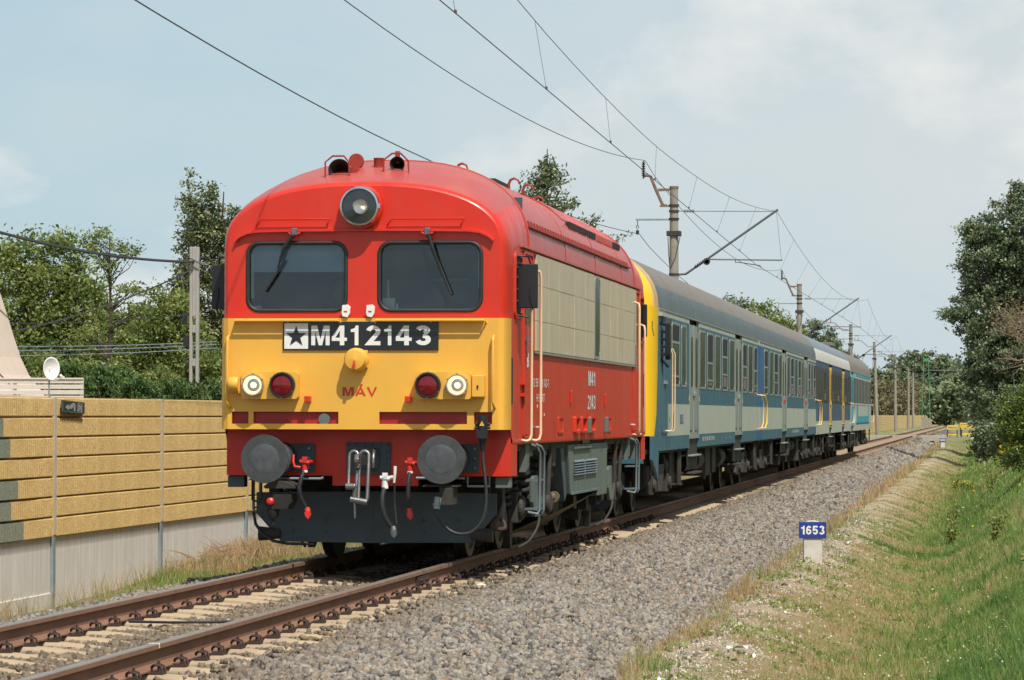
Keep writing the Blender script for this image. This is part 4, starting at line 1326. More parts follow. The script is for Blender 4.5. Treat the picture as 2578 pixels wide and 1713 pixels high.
        # corner post of the end beam
    # inspection covers and brackets along the bottom
    for ya, yb, deep in ((4.15, 4.62, 0), (5.62, 6.1, 1), (6.3, 6.85, 1), (7.2, 7.75, 1), (9.25, 9.75, 0)):
        o_, i_ = rrect(ya, yb, 1.285, 1.475, 0.02), rrect(ya + 0.06, yb - 0.06, 1.31, 1.45, 0.02)
        MB().ring(o_, i_, 'x', X, X + (0.035 if deep else 0.012) * sg).build('hatch_frame', M['red_side'], LOCO)
    for ya in (7.0, 8.95):
        MB().box(min(X, X + 0.05 * sg), max(X, X + 0.05 * sg), ya, ya + 0.10, 1.28, 1.46).build('lift_bracket', M['frame_grey'], LOCO, bevel=0.006)
    for ya, zz in ((5.3, 1.62), (8.95, 1.60)):
        mb = MB(); bxx(mb, 1.452, 1.475, ya, ya + 0.07, zz, zz + 0.15); mb.build('filler_lug', M['red'], LOCO, bevel=0.008)
    for ya in (1.98, 12.35):
        mb = MB(); bxx(mb, 1.452, 1.50, ya, ya + 0.12, 1.36, 1.375); mb.build('small_bracket', M['white'], LOCO)
    # lower body edge angle
    mb = MB(); bxx(mb, 1.40, 1.450, 0.36, LEN - 0.36, 1.195, 1.21); mb.build('sill', M['red_dark'], LOCO)
side_parts(1)
side_parts(-1)
lettering('M41', 'class_lettering', M['white'], LOCO, (7.15, 7.90, 1.84, 2.015), 'side', 1.453, 0.17)
lettering('2143', 'class_lettering', M['white'], LOCO, (7.10, 7.92, 1.56, 1.73), 'side', 1.453, 0.17)
lettering('92 55 0418 143-7', 'data_lettering', M['white'], LOCO, (1.92, 3.25, 1.785, 1.875), 'side', 1.453, 0.15)
lettering('H-START', 'data_lettering', M['white'], LOCO, (2.22, 2.90, 1.63, 1.715), 'side', 1.453, 0.15)
lettering('B', 'cab_letter', M['white'], LOCO, (1.36, 1.52, 1.98, 2.14), 'side', 1.462, 0.2)
for yy, zz, s_ in ((2.3, 1.57, 0.03), (2.9, 1.48, 0.03)):
    MB().box(1.452, 1.456, yy, yy + s_, zz, zz + s_).build('data_mark', M['white'], LOCO)

# ---- buffer beams, buffers, couplings: front (detailed) and rear
def beam_end(e):
    def Y(v):
        return v if e == 0 else LEN - v
    def yy2(a, b):
        return tuple(sorted((Y(a), Y(b))))
    pl_ = [(-1.44, 0.88), (-0.36, 0.88), (-0.36, 0.78), (0.51, 0.78), (0.51, 0.88), (1.44, 0.88), (1.44, 1.37), (-1.44, 1.37)] if e == 0 else \
          [(-1.40, 0.885), (1.40, 0.885), (1.40, 1.21), (-1.40, 1.21)]
    be = MB().prism(pl_, 'y', *yy2(-0.02 + OB * (e == 0), 0.04 + OB * (e == 0))).build('buffer_beam', M['red'], LOCO, bevel=0.004)
    ob = OB if e == 0 else 0.0
    for s5 in (-1, 1):
        MB().box(*sorted((s5 * 1.425, s5 * 1.449)), *yy2(ob + 0.045, ob + 0.42), 0.88, 1.208).build('beam_corner', M['red_side'], be)
    for sx in (-0.875, 0.875):
        bp_ = MB().box(sx - 0.02 if sx < 0 else sx - 0.16, sx + 0.34 if sx < 0 else sx + 0.25, *yy2(ob - 0.045, ob - 0.02), 0.92, 1.20)
        bf = MB().lathe([(0.235, 0.0), (0.238, 0.012), (0.232, 0.03), (0.20, 0.045), (0.10, 0.06), (0.085, 0.12), (0.085, 0.30), (0.125, 0.305), (0.13, 0.52), (0.16, 0.53), (0.16, 0.56 + ob)],
                        (sx, 0, 1.055), 'y', 40)
        if e == 0:
            bf.v = [(p[0], p[1] - 0.60, p[2]) for p in bf.v]
        else:
            bf.v = [(p[0], LEN + 0.60 - p[1], p[2]) for p in bf.v]
        b_ = bf.build('buffer', M['buffer'], LOCO, smooth=40)
        MB().lathe([(0.0, -0.006), (0.10, -0.003), (0.165, 0.001), (0.17, 0.004)], (sx, Y(-0.60) if e == 0 else Y(-0.60), 1.055), 'y', 30).build('worn_face', M['under_dark'] if e else mat('worn_buffer_face_%d' % (sx > 0), (0.075, 0.08, 0.088), 0.38, var=0.25, vscale=12, bump=0.3, bscale=18), b_, smooth=40)
        bpo = bp_.build('buffer_plate', M['plough'], b_, bevel=0.004)
        bt = MB()
        for dx in (0.28,) if sx < 0 else (0.21,):
            for dz in (0.96, 1.055, 1.15):
                bt.lathe([(0.017, 0), (0.015, -0.022), (0, -0.026)], (sx + dx, Y(ob - 0.045), dz), 'y', 8)
        bt.build('bolts', M['steel'], b_)
    cp = MB().prism(rrect(-0.215, 0.235, 0.895, 1.215, 0.02, 3), 'y', *yy2(ob - 0.05, ob - 0.02)).build('coupler_plate', M['plough'], LOCO, bevel=0.004)
    rv = MB()
    for i in range(5):
        zz = 0.925 + i * 0.065
        for x_ in (-0.19, 0.21):
            rv.lathe([(0.017, 0), (0.014, -0.014), (0, -0.018)], (x_, Y(ob - 0.05), zz), 'y', 8)
    for i in range(4):
        rv.lathe([(0.017, 0), (0.014, -0.014), (0, -0.018)], (-0.11 + i * 0.08, Y(ob - 0.05), 1.19), 'y', 8)
    rv.build('rivets', M['plough'], cp)
    MB().prism(rrect(-0.09, 0.12, 0.95, 1.16, 0.02, 3), 'y', *yy2(ob - 0.075, ob - 0.05)).build('coupler_seat', M['plough'], cp, bevel=0.004)
    return Y, yy2
Y, yy2 = beam_end(0)
beam_end(1)
# screw coupling
def loop(cx, cz, w, h, y0, y1, r, name):
    o_ = []
    for i in range(20):
        a = 2 * math.pi * i / 20
        zz = cz + (h / 2 - w / 2) * (1 if math.sin(a) > 0 else -1) + w / 2 * math.sin(a)
        t_ = (cz + h / 2 - zz) / h
        o_.append((cx + w / 2 * math.cos(a), y0 + (y1 - y0) * t_, zz))
    return MB().tube(o_, r, 8, closed=True).build(name, M['steel'], hk, smooth=60)
hk = MB().prism([(-0.10, 1.09), (-0.19, 1.11), (-0.31, 1.10), (-0.35, 1.06), (-0.35, 1.02), (-0.31, 1.03), (-0.27, 1.04), (-0.26, 1.00), (-0.32, 0.97), (-0.28, 0.95), (-0.18, 0.98), (0.23, 0.99), (0.23, 1.09)], 'x', -0.028, 0.016).build('coupling_hook', M['steel'], LOCO, bevel=0.006)
loop(-0.055, 0.95, 0.085, 0.36, -0.20, -0.30, 0.019, 'coupling_link')
loop(0.050, 0.88, 0.095, 0.50, -0.20, -0.31, 0.021, 'coupling_link')
MB().tube([(0.085, 0.20, 1.14), (0.10, 0.05, 1.13), (0.105, -0.02, 1.05), (0.10, 0.0, 0.97)], 0.020, 8).build('coupling_link', M['steel'], hk, smooth=60)
tk = MB().cyl((-0.115, -0.33, 0.785), (-0.02, -0.33, 0.785), 0.034, n=12)
tk.cyl((-0.02, -0.31, 0.80), (-0.03, -0.32, 0.66), 0.026, n=12)
tk.cyl((-0.07, -0.32, 0.66), (0.10, -0.32, 0.63), 0.032, n=12)
tk.tube([(-0.028, -0.32, 0.66), (-0.022, -0.32, 0.47)], [0.014, 0.012], 8)
tk.build('turnbuckle', M['steel'], hk, bevel=0.006)
# brake and air hoses
def hose(pts, r, top, end, name='air_hose', headm=M['valve_red'], endm=M['valve_red']):
    h_ = MB().tube(pts, r, 10).build(name, M['rubber'], LOCO, smooth=60)
    p = pts[0]
    v_ = MB().cyl((p[0], p[1], p[2] - 0.01), (p[0], p[1], p[2] + 0.05), r * 1.2, n=12)
    v_.cyl((p[0] + 0.0, 0.29, p[2] + 0.075), (p[0], p[1] - 0.02, p[2] + 0.07), 0.023, n=12)
    v_.tube([(p[0] - 0.045, p[1] - 0.02, p[2] + 0.085), (p[0] + 0.05, p[1] - 0.02, p[2] + 0.07)], 0.018, 8)
    v_.box(p[0] - 0.02, p[0] + 0.03, p[1] - 0.04, p[1], p[2] + 0.09, p[2] + 0.13)
    v_.build('valve', headm, h_, smooth=30)
    MB().cyl((p[0], p[1], p[2] - 0.025), (p[0], p[1], p[2] - 0.005), r * 1.3, n=12).build('hose_clip', M['white'], h_)
    q = pts[-1]
    e_ = MB().cyl((q[0], q[1], q[2] + 0.01), (q[0] + 0.02, q[1] - 0.02, q[2] - 0.055), r * 1.3, r * 1.1, n=12)
    e_.prism([(q[0] - 0.02, q[2] - 0.03), (q[0] + 0.035, q[2] - 0.01), (q[0] + 0.045, q[2] - 0.06), (q[0] + 0.02, q[2] - 0.10), (q[0] - 0.01, q[2] - 0.07)], 'y', q[1] - 0.045, q[1] - 0.01)
    e_.build('hose_coupling', endm, h_, bevel=0.003)
    return h_
hose([(-0.55, -0.20, 0.945), (-0.575, -0.24, 0.87), (-0.595, -0.26, 0.78), (-0.585, -0.25, 0.69), (-0.555, -0.22, 0.61), (-0.525, -0.20, 0.555)], 0.023, 0, 0)
hh = hose([(0.505, -0.20, 0.94), (0.50, -0.235, 0.86), (0.495, -0.25, 0.74), (0.495, -0.24, 0.62), (0.50, -0.22, 0.555)], 0.022, 0, 0)
hw = hose([(0.262, -0.24, 0.79), (0.245, -0.28, 0.70), (0.245, -0.30, 0.60), (0.265, -0.29, 0.50), (0.305, -0.27, 0.42), (0.345, -0.25, 0.375)], 0.026, 0, 0, 'brake_hose', M['white'], M['steel'])
MB().tube([(0.34, -0.16, 0.82), (0.35, -0.17, 0.91), (0.352, -0.17, 0.985)], [0.012, 0.014, 0.017], 8).build('cock_handle', M['white'], hw)
MB().tube([(0.34, -0.14, 0.85), (0.345, -0.15, 0.60), (0.372, -0.20, 0.42), (0.375, -0.2, 0.39)], 0.010, 6).build('hanger_strap', M['rubber'], hw)
MB().tube([(-0.70, 0.0, 1.09), (-0.695, -0.05, 1.02), (-0.665, -0.13, 0.975), (-0.61, -0.12, 0.965)], [0.009, 0.012, 0.014, 0.016], 8).build('cock_handle', M['valve_red'], LOCO)
# thin pipe under the beam, multi-unit cable with its plug
MB().tube([(-1.0, 0.22, 0.85), (-0.47, 0.22, 0.85), (-0.44, 0.22, 0.862)], 0.014, 8).build('air_pipe', M['galv'], LOCO, smooth=60)
MB().tube([(0.50, 0.22, 0.862), (0.99, 0.22, 0.862)], 0.014, 8).build('air_pipe', M['galv'], LOCO, smooth=60)
pg = MB().lathe([(0.048, 1.485), (0.05, 1.46), (0.05, 1.32), (0.045, 1.25), (0.03, 1.21), (0.02, 1.13)], (1.215, -0.115, 0), 'z', 16).box(1.165, 1.265, -0.175, -0.10, 1.26, 1.345)
PG = pg.build('cable_plug', M['black'], LOCO, smooth=35)
MB().prism([(1.19, 1.385), (1.24, 1.385), (1.215, 1.43)], 'y', -0.1685, -0.1655).build('warning_triangle', M['bright_yellow'], PG)
MB().box(1.2125, 1.2175, -0.1695, -0.1688, 1.392, 1.415).build('warning_mark', M['black'], PG)
MB().cyl((1.14, -0.11, 1.40), (1.29, -0.11, 1.40), 0.018, n=8).cyl((1.14, -0.11, 1.365), (1.29, -0.11, 1.365), 0.014, n=8).build('plug_clamp', M['black'], PG)
cbl = [(1.215, -0.115, 1.15), (1.225, -0.13, 1.02), (1.25, -0.16, 0.85), (1.262, -0.18, 0.68), (1.25, -0.20, 0.53), (1.205, -0.22, 0.42), (1.12, -0.24, 0.34), (1.02, -0.25, 0.322), (0.93, -0.25, 0.345), (0.85, -0.25, 0.41), (0.795, -0.25, 0.50), (0.775, -0.24, 0.58)]
def smooth_path(p, n=4):
    out = []
    P = [Vector(q) for q in p]
    for i in range(len(P) - 1):
        a, b, c, d = P[max(i - 1, 0)], P[i], P[i + 1], P[min(i + 2, len(P) - 1)]
        for k in range(n):
            t = k / n
            out.append(0.5 * ((2 * b) + (c - a) * t + (2 * a - 5 * b + 4 * c - d) * t * t + (3 * b - a - 3 * c + d) * t ** 3))
    return out + [P[-1]]
MB().tube(smooth_path(cbl), 0.017, 10).build('jumper_cable', M['rubber'], PG, smooth=60)
MB().cyl((0.775, -0.24, 0.565), (0.79, -0.22, 0.68), 0.033, 0.036, n=14).lathe([(0.04, 0.60), (0.04, 0.62)], (0.778, -0.235, 0), 'z', 14).build('cable_gland', M['galv'], PG, smooth=40)
jb_ = MB().box(0.80, 0.92, -0.20, 0.2, 0.60, 0.775).build('junction_box', M['under'], LOCO, bevel=0.008)
MB().box(0.62, 0.96, -0.12, 0.25, 0.78, 0.795).build('junction_lid', M['under'], jb_)
# heating socket on the left under the buffer
hs = MB().prism([(-0.99, 0.70), (-0.70, 0.70), (-0.70, 0.62), (-0.74, 0.55), (-0.95, 0.55), (-0.99, 0.62)], 'y', -0.12, 0.2).build('heating_socket', M['under_dark'], LOCO, bevel=0.01)
MB().prism([(-0.98, 0.775), (-0.90, 0.84), (-0.75, 0.825), (-0.66, 0.79), (-0.66, 0.755), (-0.96, 0.755)], 'y', -0.14, 0.22).build('socket_lid', M['under'], hs, bevel=0.006)
MB().lathe([(0.04, 0), (0.036, -0.03), (0.02, -0.04), (0, -0.042)], (-0.91, -0.12, 0.63), 'y', 10).build('socket_cap', M['valve_red'], hs)
MB().lathe([(0.07, 0.57), (0.065, 0.50), (0.045, 0.46), (0.018, 0.455), (0.016, 0.40)], (-0.90, -0.05, 0), 'z', 14).build('socket_neck', M['under_dark'], hs, smooth=40)
# step stirrups under the corners
for pts in ([(-1.19, 0.35, 0.885), (-1.19, 0.35, 0.63), (-1.14, 0.35, 0.615), (-1.04, 0.35, 0.615)], [(-1.10, 0.35, 0.885), (-1.10, 0.35, 0.63)],
            [(1.0, 0.35, 0.885), (1.0, 0.35, 0.78), (1.22, 0.35, 0.78), (1.22, 0.35, 0.885)]):
    MB().tube(pts, 0.013, 6).build('stirrup', M['black'] if pts[0][0] < 0 else M['galv'], LOCO)
MB().box(-1.44, -1.27, 0.33, 0.5, 0.76, 0.878).build('corner_bracket', M['plough'], LOCO, bevel=0.01)
MB().prism([(1.28, 0.878), (1.43, 0.878), (1.43, 0.76), (1.28, 0.76)], 'y', 0.33, 0.5).build('corner_bracket', M['frame_grey'], LOCO, bevel=0.01)
MB().tube([(-1.25, 0.70, 0.50), (-1.22, 0.66, 0.38), (-1.14, 0.62, 0.28), (-1.02, 0.60, 0.21), (-0.88, 0.60, 0.185), (-0.6, 0.62, 0.18)], 0.016, 8).build('sand_hose', M['rubber'], LOCO, smooth=60)
# plough, slightly V shaped
def plough(e):
    def Y(v):
        return v if e == 0 else LEN - v
    for sg in (-1, 1):
        if sg < 0:
            pf = [(-1.235, 0.70), (-1.235, 0.49), (-0.97, 0.20), (0.0, 0.195), (0.0, 0.72)]
        else:
            pf = [(1.235, 0.70), (1.235, 0.49), (0.98, 0.20), (0.0, 0.195), (0.0, 0.72)]
        yv = lambda x_: Y(0.62 + 0.12 * abs(x_))
        v_ = [(p[0], yv(p[0]), p[1]) for p in pf] + [(p[0], yv(p[0]) + (0.025 if e == 0 else -0.025), p[1]) for p in pf]
        n_ = 5
        f_ = [tuple(range(n_)), tuple(reversed(range(n_, 2 * n_)))] + [(i, (i + 1) % n_, (i + 1) % n_ + n_, i + n_) for i in range(n_)]
        po = MB().add(v_, f_).build('plough', M['plough'], LOCO, bevel=0.003)
        bt = MB()
        for x_, zz in ((0.5, 0.42), (0.5, 0.31), (0.85, 0.42), (0.85, 0.31)):
            bt.lathe([(0.018, 0), (0.015, -0.016), (0, -0.02)], (sg * x_, yv(x_), zz), 'y', 8)
        bt.build('bolts', M['plough'], po)
        MB().box(min(sg * 0.35, sg * 0.45), max(sg * 0.35, sg * 0.45), *sorted((Y(0.72), Y(1.0))), 0.60, 0.95).build('plough_stay', M['under_dark'], po)
plough(0)
plough(1)

# ---- running gear
def wheelset(y, r=0.52):
    w_ = MB()
    for sx in (-1, 1):
        xo = sx * 0.69
        pr = [(0.10, -0.05), (0.14, 0.06), (0.30, 0.045), (r * 0.80, 0.05), (r * 0.84, 0.075), (r, 0.068), (r + 0.002, -0.03), (r + 0.028, -0.035), (r + 0.026, -0.06), (r * 0.85, -0.065), (r * 0.5, -0.02), (0.10, -0.05)]
        w_.lathe([(a, b * sx) for a, b in pr], (xo, y, r), 'x', 36)
    w_.cyl((-0.7, y, r), (0.7, y, r), 0.085, n=14)
    return w_
wh0 = None
def coil(x_, y_, z0, z1, r, rw, turns=5):
    pts = [(x_ + r * math.cos(t), y_ + r * math.sin(t), z0 + (z1 - z0) * t / (2 * math.pi * turns)) for t in np.linspace(0, 2 * math.pi * turns, turns * 12)]
    return pts
for bi, yc in enumerate((3.35, LEN - 3.35)):
    BG = MB().box(-1.05, -0.97, yc - 1.75, yc + 1.75, 0.58, 0.84).box(0.97, 1.05, yc - 1.75, yc + 1.75, 0.58, 0.84)
    BG.box(-1.0, 1.0, yc - 0.25, yc + 0.25, 0.55, 0.85).box(-1.0, 1.0, yc - 1.75, yc - 1.65, 0.6, 0.8).box(-1.0, 1.0, yc + 1.65, yc + 1.75, 0.6, 0.8)
    bog = BG.build('bogie_frame', M['under'], LOCO, bevel=0.015)
    for ya in (yc - 1.15, yc + 1.15):
        wm = wheelset(ya).build('wheelset', M['wheel'], bog, smooth=40)
        for sx in (-1, 1):
            ab = MB().box(min(sx * 1.06, sx * 1.28), max(sx * 1.06, sx * 1.28), ya - 0.17, ya + 0.17, 0.36, 0.68)
            ab.lathe([(0.13, 0), (0.13, 0.04 * sx), (0.10, 0.06 * sx), (0, 0.06 * sx)], (sx * 1.28, ya, 0.52), 'x', 20)
            ab.build('axle_box', M['under'], bog, bevel=0.015)
            for dy in (-0.26, 0.26):
                MB().tube(coil(sx * 1.14, ya + dy, 0.50, 0.86, 0.075, 0.016), 0.017, 6).build('spring', M['under'], bog)
                MB().cyl((sx * 1.14, ya + dy, 0.84), (sx * 1.14, ya + dy, 0.92), 0.10, n=14).build('spring_cap', M['frame_grey'], bog)
    for sx in (-1, 1):
        # secondary suspension, sand boxes, shield plates, brake gear
        MB().prism([(yc - 0.52, 0.80), (yc - 0.40, 0.84), (yc - 0.10, 0.84), (yc + 0.02, 0.66), (yc + 0.10, 0.84), (yc + 0.26, 0.84), (yc + 0.30, 0.56), (yc + 0.08, 0.40), (yc - 0.30, 0.40), (yc - 0.50, 0.56)], 'x', sx * 1.30, sx * 1.345).build('shield_plate', M['frame_grey'], bog, bevel=0.01)
        for dy in (-0.7, 0.55):
            MB().tube(coil(sx * 1.22, yc + dy, 0.62, 1.05, 0.10, 0.02), 0.022, 6).build('suspension_spring', M['under'], bog)
        for a4 in (yc - 0.85, yc + 0.4):
            MB().box(min(sx * 1.08, sx * 1.34), max(sx * 1.08, sx * 1.34), a4, a4 + 0.35, 1.05, 1.13).build('spring_seat', M['frame_grey'], bog, bevel=0.01)
        for a4, b4, r4 in ((-0.05, -0.1, 0.035), (0.62, 0.66, 0.028)):
            MB().cyl((sx * 1.36, yc + a4, 0.62), (sx * 1.38, yc + b4, 1.15), r4, n=12).build('damper', M['under'], bog, smooth=40)
        MB().box(min(sx * 1.1, sx * 1.40), max(sx * 1.1, sx * 1.40), yc - 1.55, yc - 1.22, 0.86, 1.19).build('sand_box', M['under'], bog, bevel=0.02)
        MB().prism([(yc + 1.0, 1.19), (yc + 1.45, 1.19), (yc + 1.36, 0.92), (yc + 1.08, 0.92)], 'x', sx * 1.15, sx * 1.36).build('bracket', M['under'], bog, bevel=0.01)
        MB().tube(smooth_path([(sx * 1.30, yc + 0.32, 0.45), (sx * 1.31, yc + 0.2, 0.30), (sx * 1.25, yc - 0.1, 0.14), (sx * 1.16, yc - 0.35, 0.07)]), 0.015, 8).build('sanding_pipe', M['under'], bog, smooth=60)
        MB().prism([(yc - 0.60, 0.35), (yc - 0.30, 0.33), (yc - 0.36, 0.12), (yc - 0.48, 0.06)], 'x', sx * 1.02, sx * 1.10).build('brake_hanger', M['under'], bog, bevel=0.006)
        MB().prism([(yc - 2.05, 0.98), (yc - 1.98, 0.98), (yc - 1.70, 0.45), (yc - 1.66, 0.30), (yc - 1.98, 0.32)], 'x', sx * 1.10, sx * 1.22).build('guard_iron', M['under_dark'], bog, bevel=0.008)
        if sx > 0 and bi == 0: MB().tube(smooth_path([(sx * 1.15, yc - 2.5, 0.50), (sx * 1.28, yc - 2.45, 0.42), (sx * 1.30, yc - 2.5, 0.34), (sx * 1.18, yc - 2.6, 0.36), (sx * 1.25, yc - 2.5, 0.46)]), 0.02, 8).build('coiled_hose', M['clip'], bog)
        MB().cyl((sx * 0.98, yc - 2.6, 0.28), (sx * 1.20, yc - 2.6, 0.28), 0.05, 0.075, n=16).build('flange_lubricator', M['under'], bog)
    # crew ladders of bent tube
    for sx in (-1, 1):
        for vv in ((2.0, 2.35) if bi == 0 else (LEN - 2.0, LEN - 1.65)):
            s2 = -1 if bi == 0 else 1
            MB().tube([(sx * 1.43, vv - 0.10, 1.19), (sx * 1.50, vv - 0.09, 1.16), (sx * 1.52, vv, 1.10), (sx * 1.52, vv, 0.50), (sx * 1.50, vv - 0.03, 0.46), (sx * 1.40, vv - 0.06, 0.48)], 0.015, 8).build('step_ladder', M['ladder'], LOCO, smooth=60)
        v0 = 2.0 if bi == 0 else LEN - 2.0
        for zz in (0.50, 0.80):
            MB().box(min(sx * 1.36, sx * 1.52), max(sx * 1.36, sx * 1.52), v0, v0 + 0.35, zz, zz + 0.02).build('ladder_step', M['ladder'], LOCO)
    # grey sill plates above the bogie
    for sx in (-1, 1):
        for ya, yb in ((0.74, 1.0), (1.7, 2.05)):
            a, b = (ya, yb) if bi == 0 else (LEN - yb, LEN - ya)
            MB().prism([(a, 1.194), (b, 1.194), (b - 0.08, 0.95), (a, 0.90)], 'x', sx * 1.34, sx * 1.41).build('sill_plate', M['frame_grey'], LOCO)
# belly tank and cooler box between the bogies
for sx in (-1, 1):
    tb = MB().prism([(5.55, 1.15), (9.75, 1.15), (9.75, 0.50), (8.75, 0.50), (8.75, 0.58), (5.80, 0.58)], 'x', sx * 0.95, sx * 1.405).build('cooler_box', M['frame_grey'], LOCO, bevel=0.012)
    MB().prism([(5.15, 1.15), (5.53, 1.15), (5.78, 0.58), (5.60, 0.50)], 'x', sx * 0.9, sx * 1.36).build('cooler_end', M['plough'], tb, bevel=0.01)
    MB().box(min(sx * 1.405, sx * 1.425), max(sx * 1.405, sx * 1.425), 5.85, 8.70, 0.575, 0.60).box(min(sx * 1.405, sx * 1.43), max(sx * 1.405, sx * 1.43), 6.0, 7.8, 1.10, 1.125).build('box_lip', M['ladder'], tb)
    for g0 in (6.05, 7.30):
        for k in range(6):
            zz = 0.80 + k * 0.03
            MB().prism([(sx * 1.405, zz), (sx * 1.43, zz - 0.008), (sx * 1.43, zz - 0.002), (sx * 1.405, zz + 0.018)], 'y', g0, g0 + 1.15).build('louvre', M['ladder'], tb)
    MB().cyl((sx * 1.05, 4.95, 0.82), (sx * 1.25, 5.5, 0.82), 0.045, n=12).cyl((sx * 1.05, 4.8, 0.56), (sx * 1.25, 5.5, 0.56), 0.05, n=12).cyl((sx * 1.25, 5.42, 0.56), (sx * 1.25, 5.5, 0.56), 0.065, n=12).build('drain_pipe', M['belly'], LOCO, smooth=40)
    MB().tube(smooth_path([(sx * 1.2, 4.4, 0.55), (sx * 1.3, 4.6, 0.56), (sx * 1.3, 4.85, 0.48), (sx * 1.25, 5.0, 0.42)]), 0.022, 8).build('drain_hose', M['belly'], LOCO, smooth=60)
    MB().add([(sx * 1.38, 4.9, 0.42), (sx * 1.38, 8.8, 0.55), (sx * 0.7, 8.8, 0.12), (sx * 0.7, 4.9, 0.12)], [(0, 1, 2, 3)]).build('belly_plate', M['belly'], LOCO, recalc=False)
    MB().prism([(7.0, 1.16), (7.45, 1.16), (7.9, 1.16), (7.35, 1.30)], 'x', sx * 1.36, sx * 1.40).build('gusset', M['ladder'], LOCO)
    eq = MB()
    r_ = random.Random(8)
    for k in range(10):
        ya = 0.7 + k * 0.43 if k < 5 else 10.2 + (k - 5) * 0.5
        eq.box(min(sx * 0.9, sx * 1.25), max(sx * 0.9, sx * 1.25), ya, ya + r_.uniform(0.15, 0.35), 1.2 - r_.uniform(0.15, 0.4), 1.2)
    eq.build('underfloor_gear', M['under_dark'], LOCO, bevel=0.01)
MB().box(-0.62, 0.62, 0.9, 4.7, 0.62, 1.12).build('gear_case', M['under_dark'], LOCO)
MB().box(-0.62, 0.62, LEN - 4.7, LEN - 0.9, 0.62, 1.12).build('gear_case', M['under_dark'], LOCO)
MB().box(-0.7, 0.7, 4.9, 9.5, 0.12, 1.2).build('fuel_tank', M['under_dark'], LOCO)
MB().box(-1.38, 1.38, 0.3, LEN - 0.3, 1.12, 1.20).build('underframe', M['under_dark'], LOCO)

# ---- the driver behind the left windscreen
def skin_figure(name, pts, edges, radii, material, parent=None, sub=2, loc=(0, 0, 0)):
    me = bpy.data.meshes.new(name)
    me.from_pydata(pts, edges, [])
    o = bpy.data.objects.new(name, me)
    COL.objects.link(o)
    o.location = loc
    o.parent = parent
    me.materials.append(material)
    sk_ = o.modifiers.new('skin', 'SKIN')
    sk_.use_smooth_shade = True
    d = me.skin_vertices[0].data if me.skin_vertices else None
    if d is None:
        bm_ = bmesh.new(); bm_.from_mesh(me); bm_.verts.layers.skin.verify(); bm_.to_mesh(me); bm_.free()
        d = me.skin_vertices[0].data
    for i, r_ in enumerate(radii):
        d[i].radius = (r_, r_) if not isinstance(r_, tuple) else r_
        d[i].use_root = i == 0
    s3 = o.modifiers.new('sub', 'SUBSURF')
    s3.levels = sub
    s3.render_levels = sub
    return o
DX, DY = -0.42, 1.12
dp = [(0, 0, 2.12), (0, -0.02, 2.30), (0, -0.04, 2.50), (0, -0.04, 2.58), (0, -0.06, 2.66), (0, -0.075, 2.76), (0, -0.07, 2.83),
      (-0.19, -0.03, 2.49), (-0.25, -0.12, 2.30), (-0.18, -0.36, 2.28), (-0.16, -0.44, 2.32),
      (0.19, -0.03, 2.49), (0.25, -0.12, 2.30), (0.18, -0.36, 2.28), (0.16, -0.44, 2.32),
      (-0.10, -0.30, 2.08), (-0.11, -0.42, 1.78), (0.10, -0.30, 2.08), (0.11, -0.42, 1.78)]
de = [(0, 1), (1, 2), (2, 3), (3, 4), (4, 5), (5, 6), (2, 7), (7, 8), (8, 9), (9, 10), (2, 11), (11, 12), (12, 13), (13, 14), (0, 15), (15, 16), (0, 17), (17, 18)]
dr_ = [(0.15, 0.11), (0.14, 0.11), (0.13, 0.10), 0.055, (0.075, 0.09), (0.085, 0.10), (0.07, 0.08), 0.065, 0.05, 0.035, 0.03, 0.065, 0.05, 0.035, 0.03, 0.08, 0.055, 0.08, 0.055]
drv = skin_figure('person', dp, de, dr_, M['shirt'], loc=(DX, DY, 0))
tag(drv, 'driver in a dark shirt sitting behind the left windscreen of the red locomotive', 'person')
fc = MB().lathe([(0.0, 2.632), (0.045, 2.64), (0.068, 2.68), (0.078, 2.74), (0.080, 2.80), (0.066, 2.86), (0.035, 2.893), (0, 2.90)], (0, 0, 0), 'z', 20)
fc.v = [(p[0], p[1] * 1.18 - 0.085 - (0.022 * math.exp(-((p[0] / 0.018) ** 2 + ((p[2] - 2.745) / 0.022) ** 2)) if p[1] < 0 else 0), p[2]) for p in fc.v]
hd = fc.build('head', M['skin'], drv, smooth=80)
MB().lathe([(0.084, 2.80), (0.088, 2.84), (0.072, 2.885), (0.04, 2.912), (0, 2.918)], (0, -0.075, 0), 'z', 20).build('hair', M['hair'], drv, smooth=60)
for sx in (-1, 1):
    MB().lathe([(0.0, -0.008), (0.018, 0), (0.014, 0.008), (0, 0.01)], (sx * 0.082, -0.075, 2.745), 'x', 10).build('ear', M['skin'], drv, smooth=60)
    MB().lathe([(0.0, -0.004), (0.010, 0), (0, 0.003)], (sx * 0.03, -0.176, 2.77), 'y', 8).build('eye', M['hair'], drv)
    # hand resting on the desk edge: palm with four fingers and a thumb
    hp = [(0, 0, 0), (0, -0.05, 0.01)]
    he = [(0, 1)]
    hr = [0.024, 0.030]
    for k in range(4):
        bx_ = (k - 1.5) * 0.019
        n0 = len(hp)
        ln_ = (0.032, 0.038, 0.035, 0.027)[k]
        hp += [(bx_, -0.085, 0.012), (bx_, -0.085 - ln_, 0.004), (bx_, -0.085 - ln_ * 1.7, -0.014)]
        he += [(1, n0), (n0, n0 + 1), (n0 + 1, n0 + 2)]
        hr += [0.010, 0.009, 0.008]
    n0 = len(hp)
    hp += [(-sx * 0.035, -0.045, 0.0), (-sx * 0.05, -0.075, -0.006)]
    he += [(0, n0), (n0, n0 + 1)]
    hr += [0.011, 0.009]
    skin_figure('hand', hp, he, hr, M['skin'], drv, 1, (sx * 0.16, -0.45, 2.33))
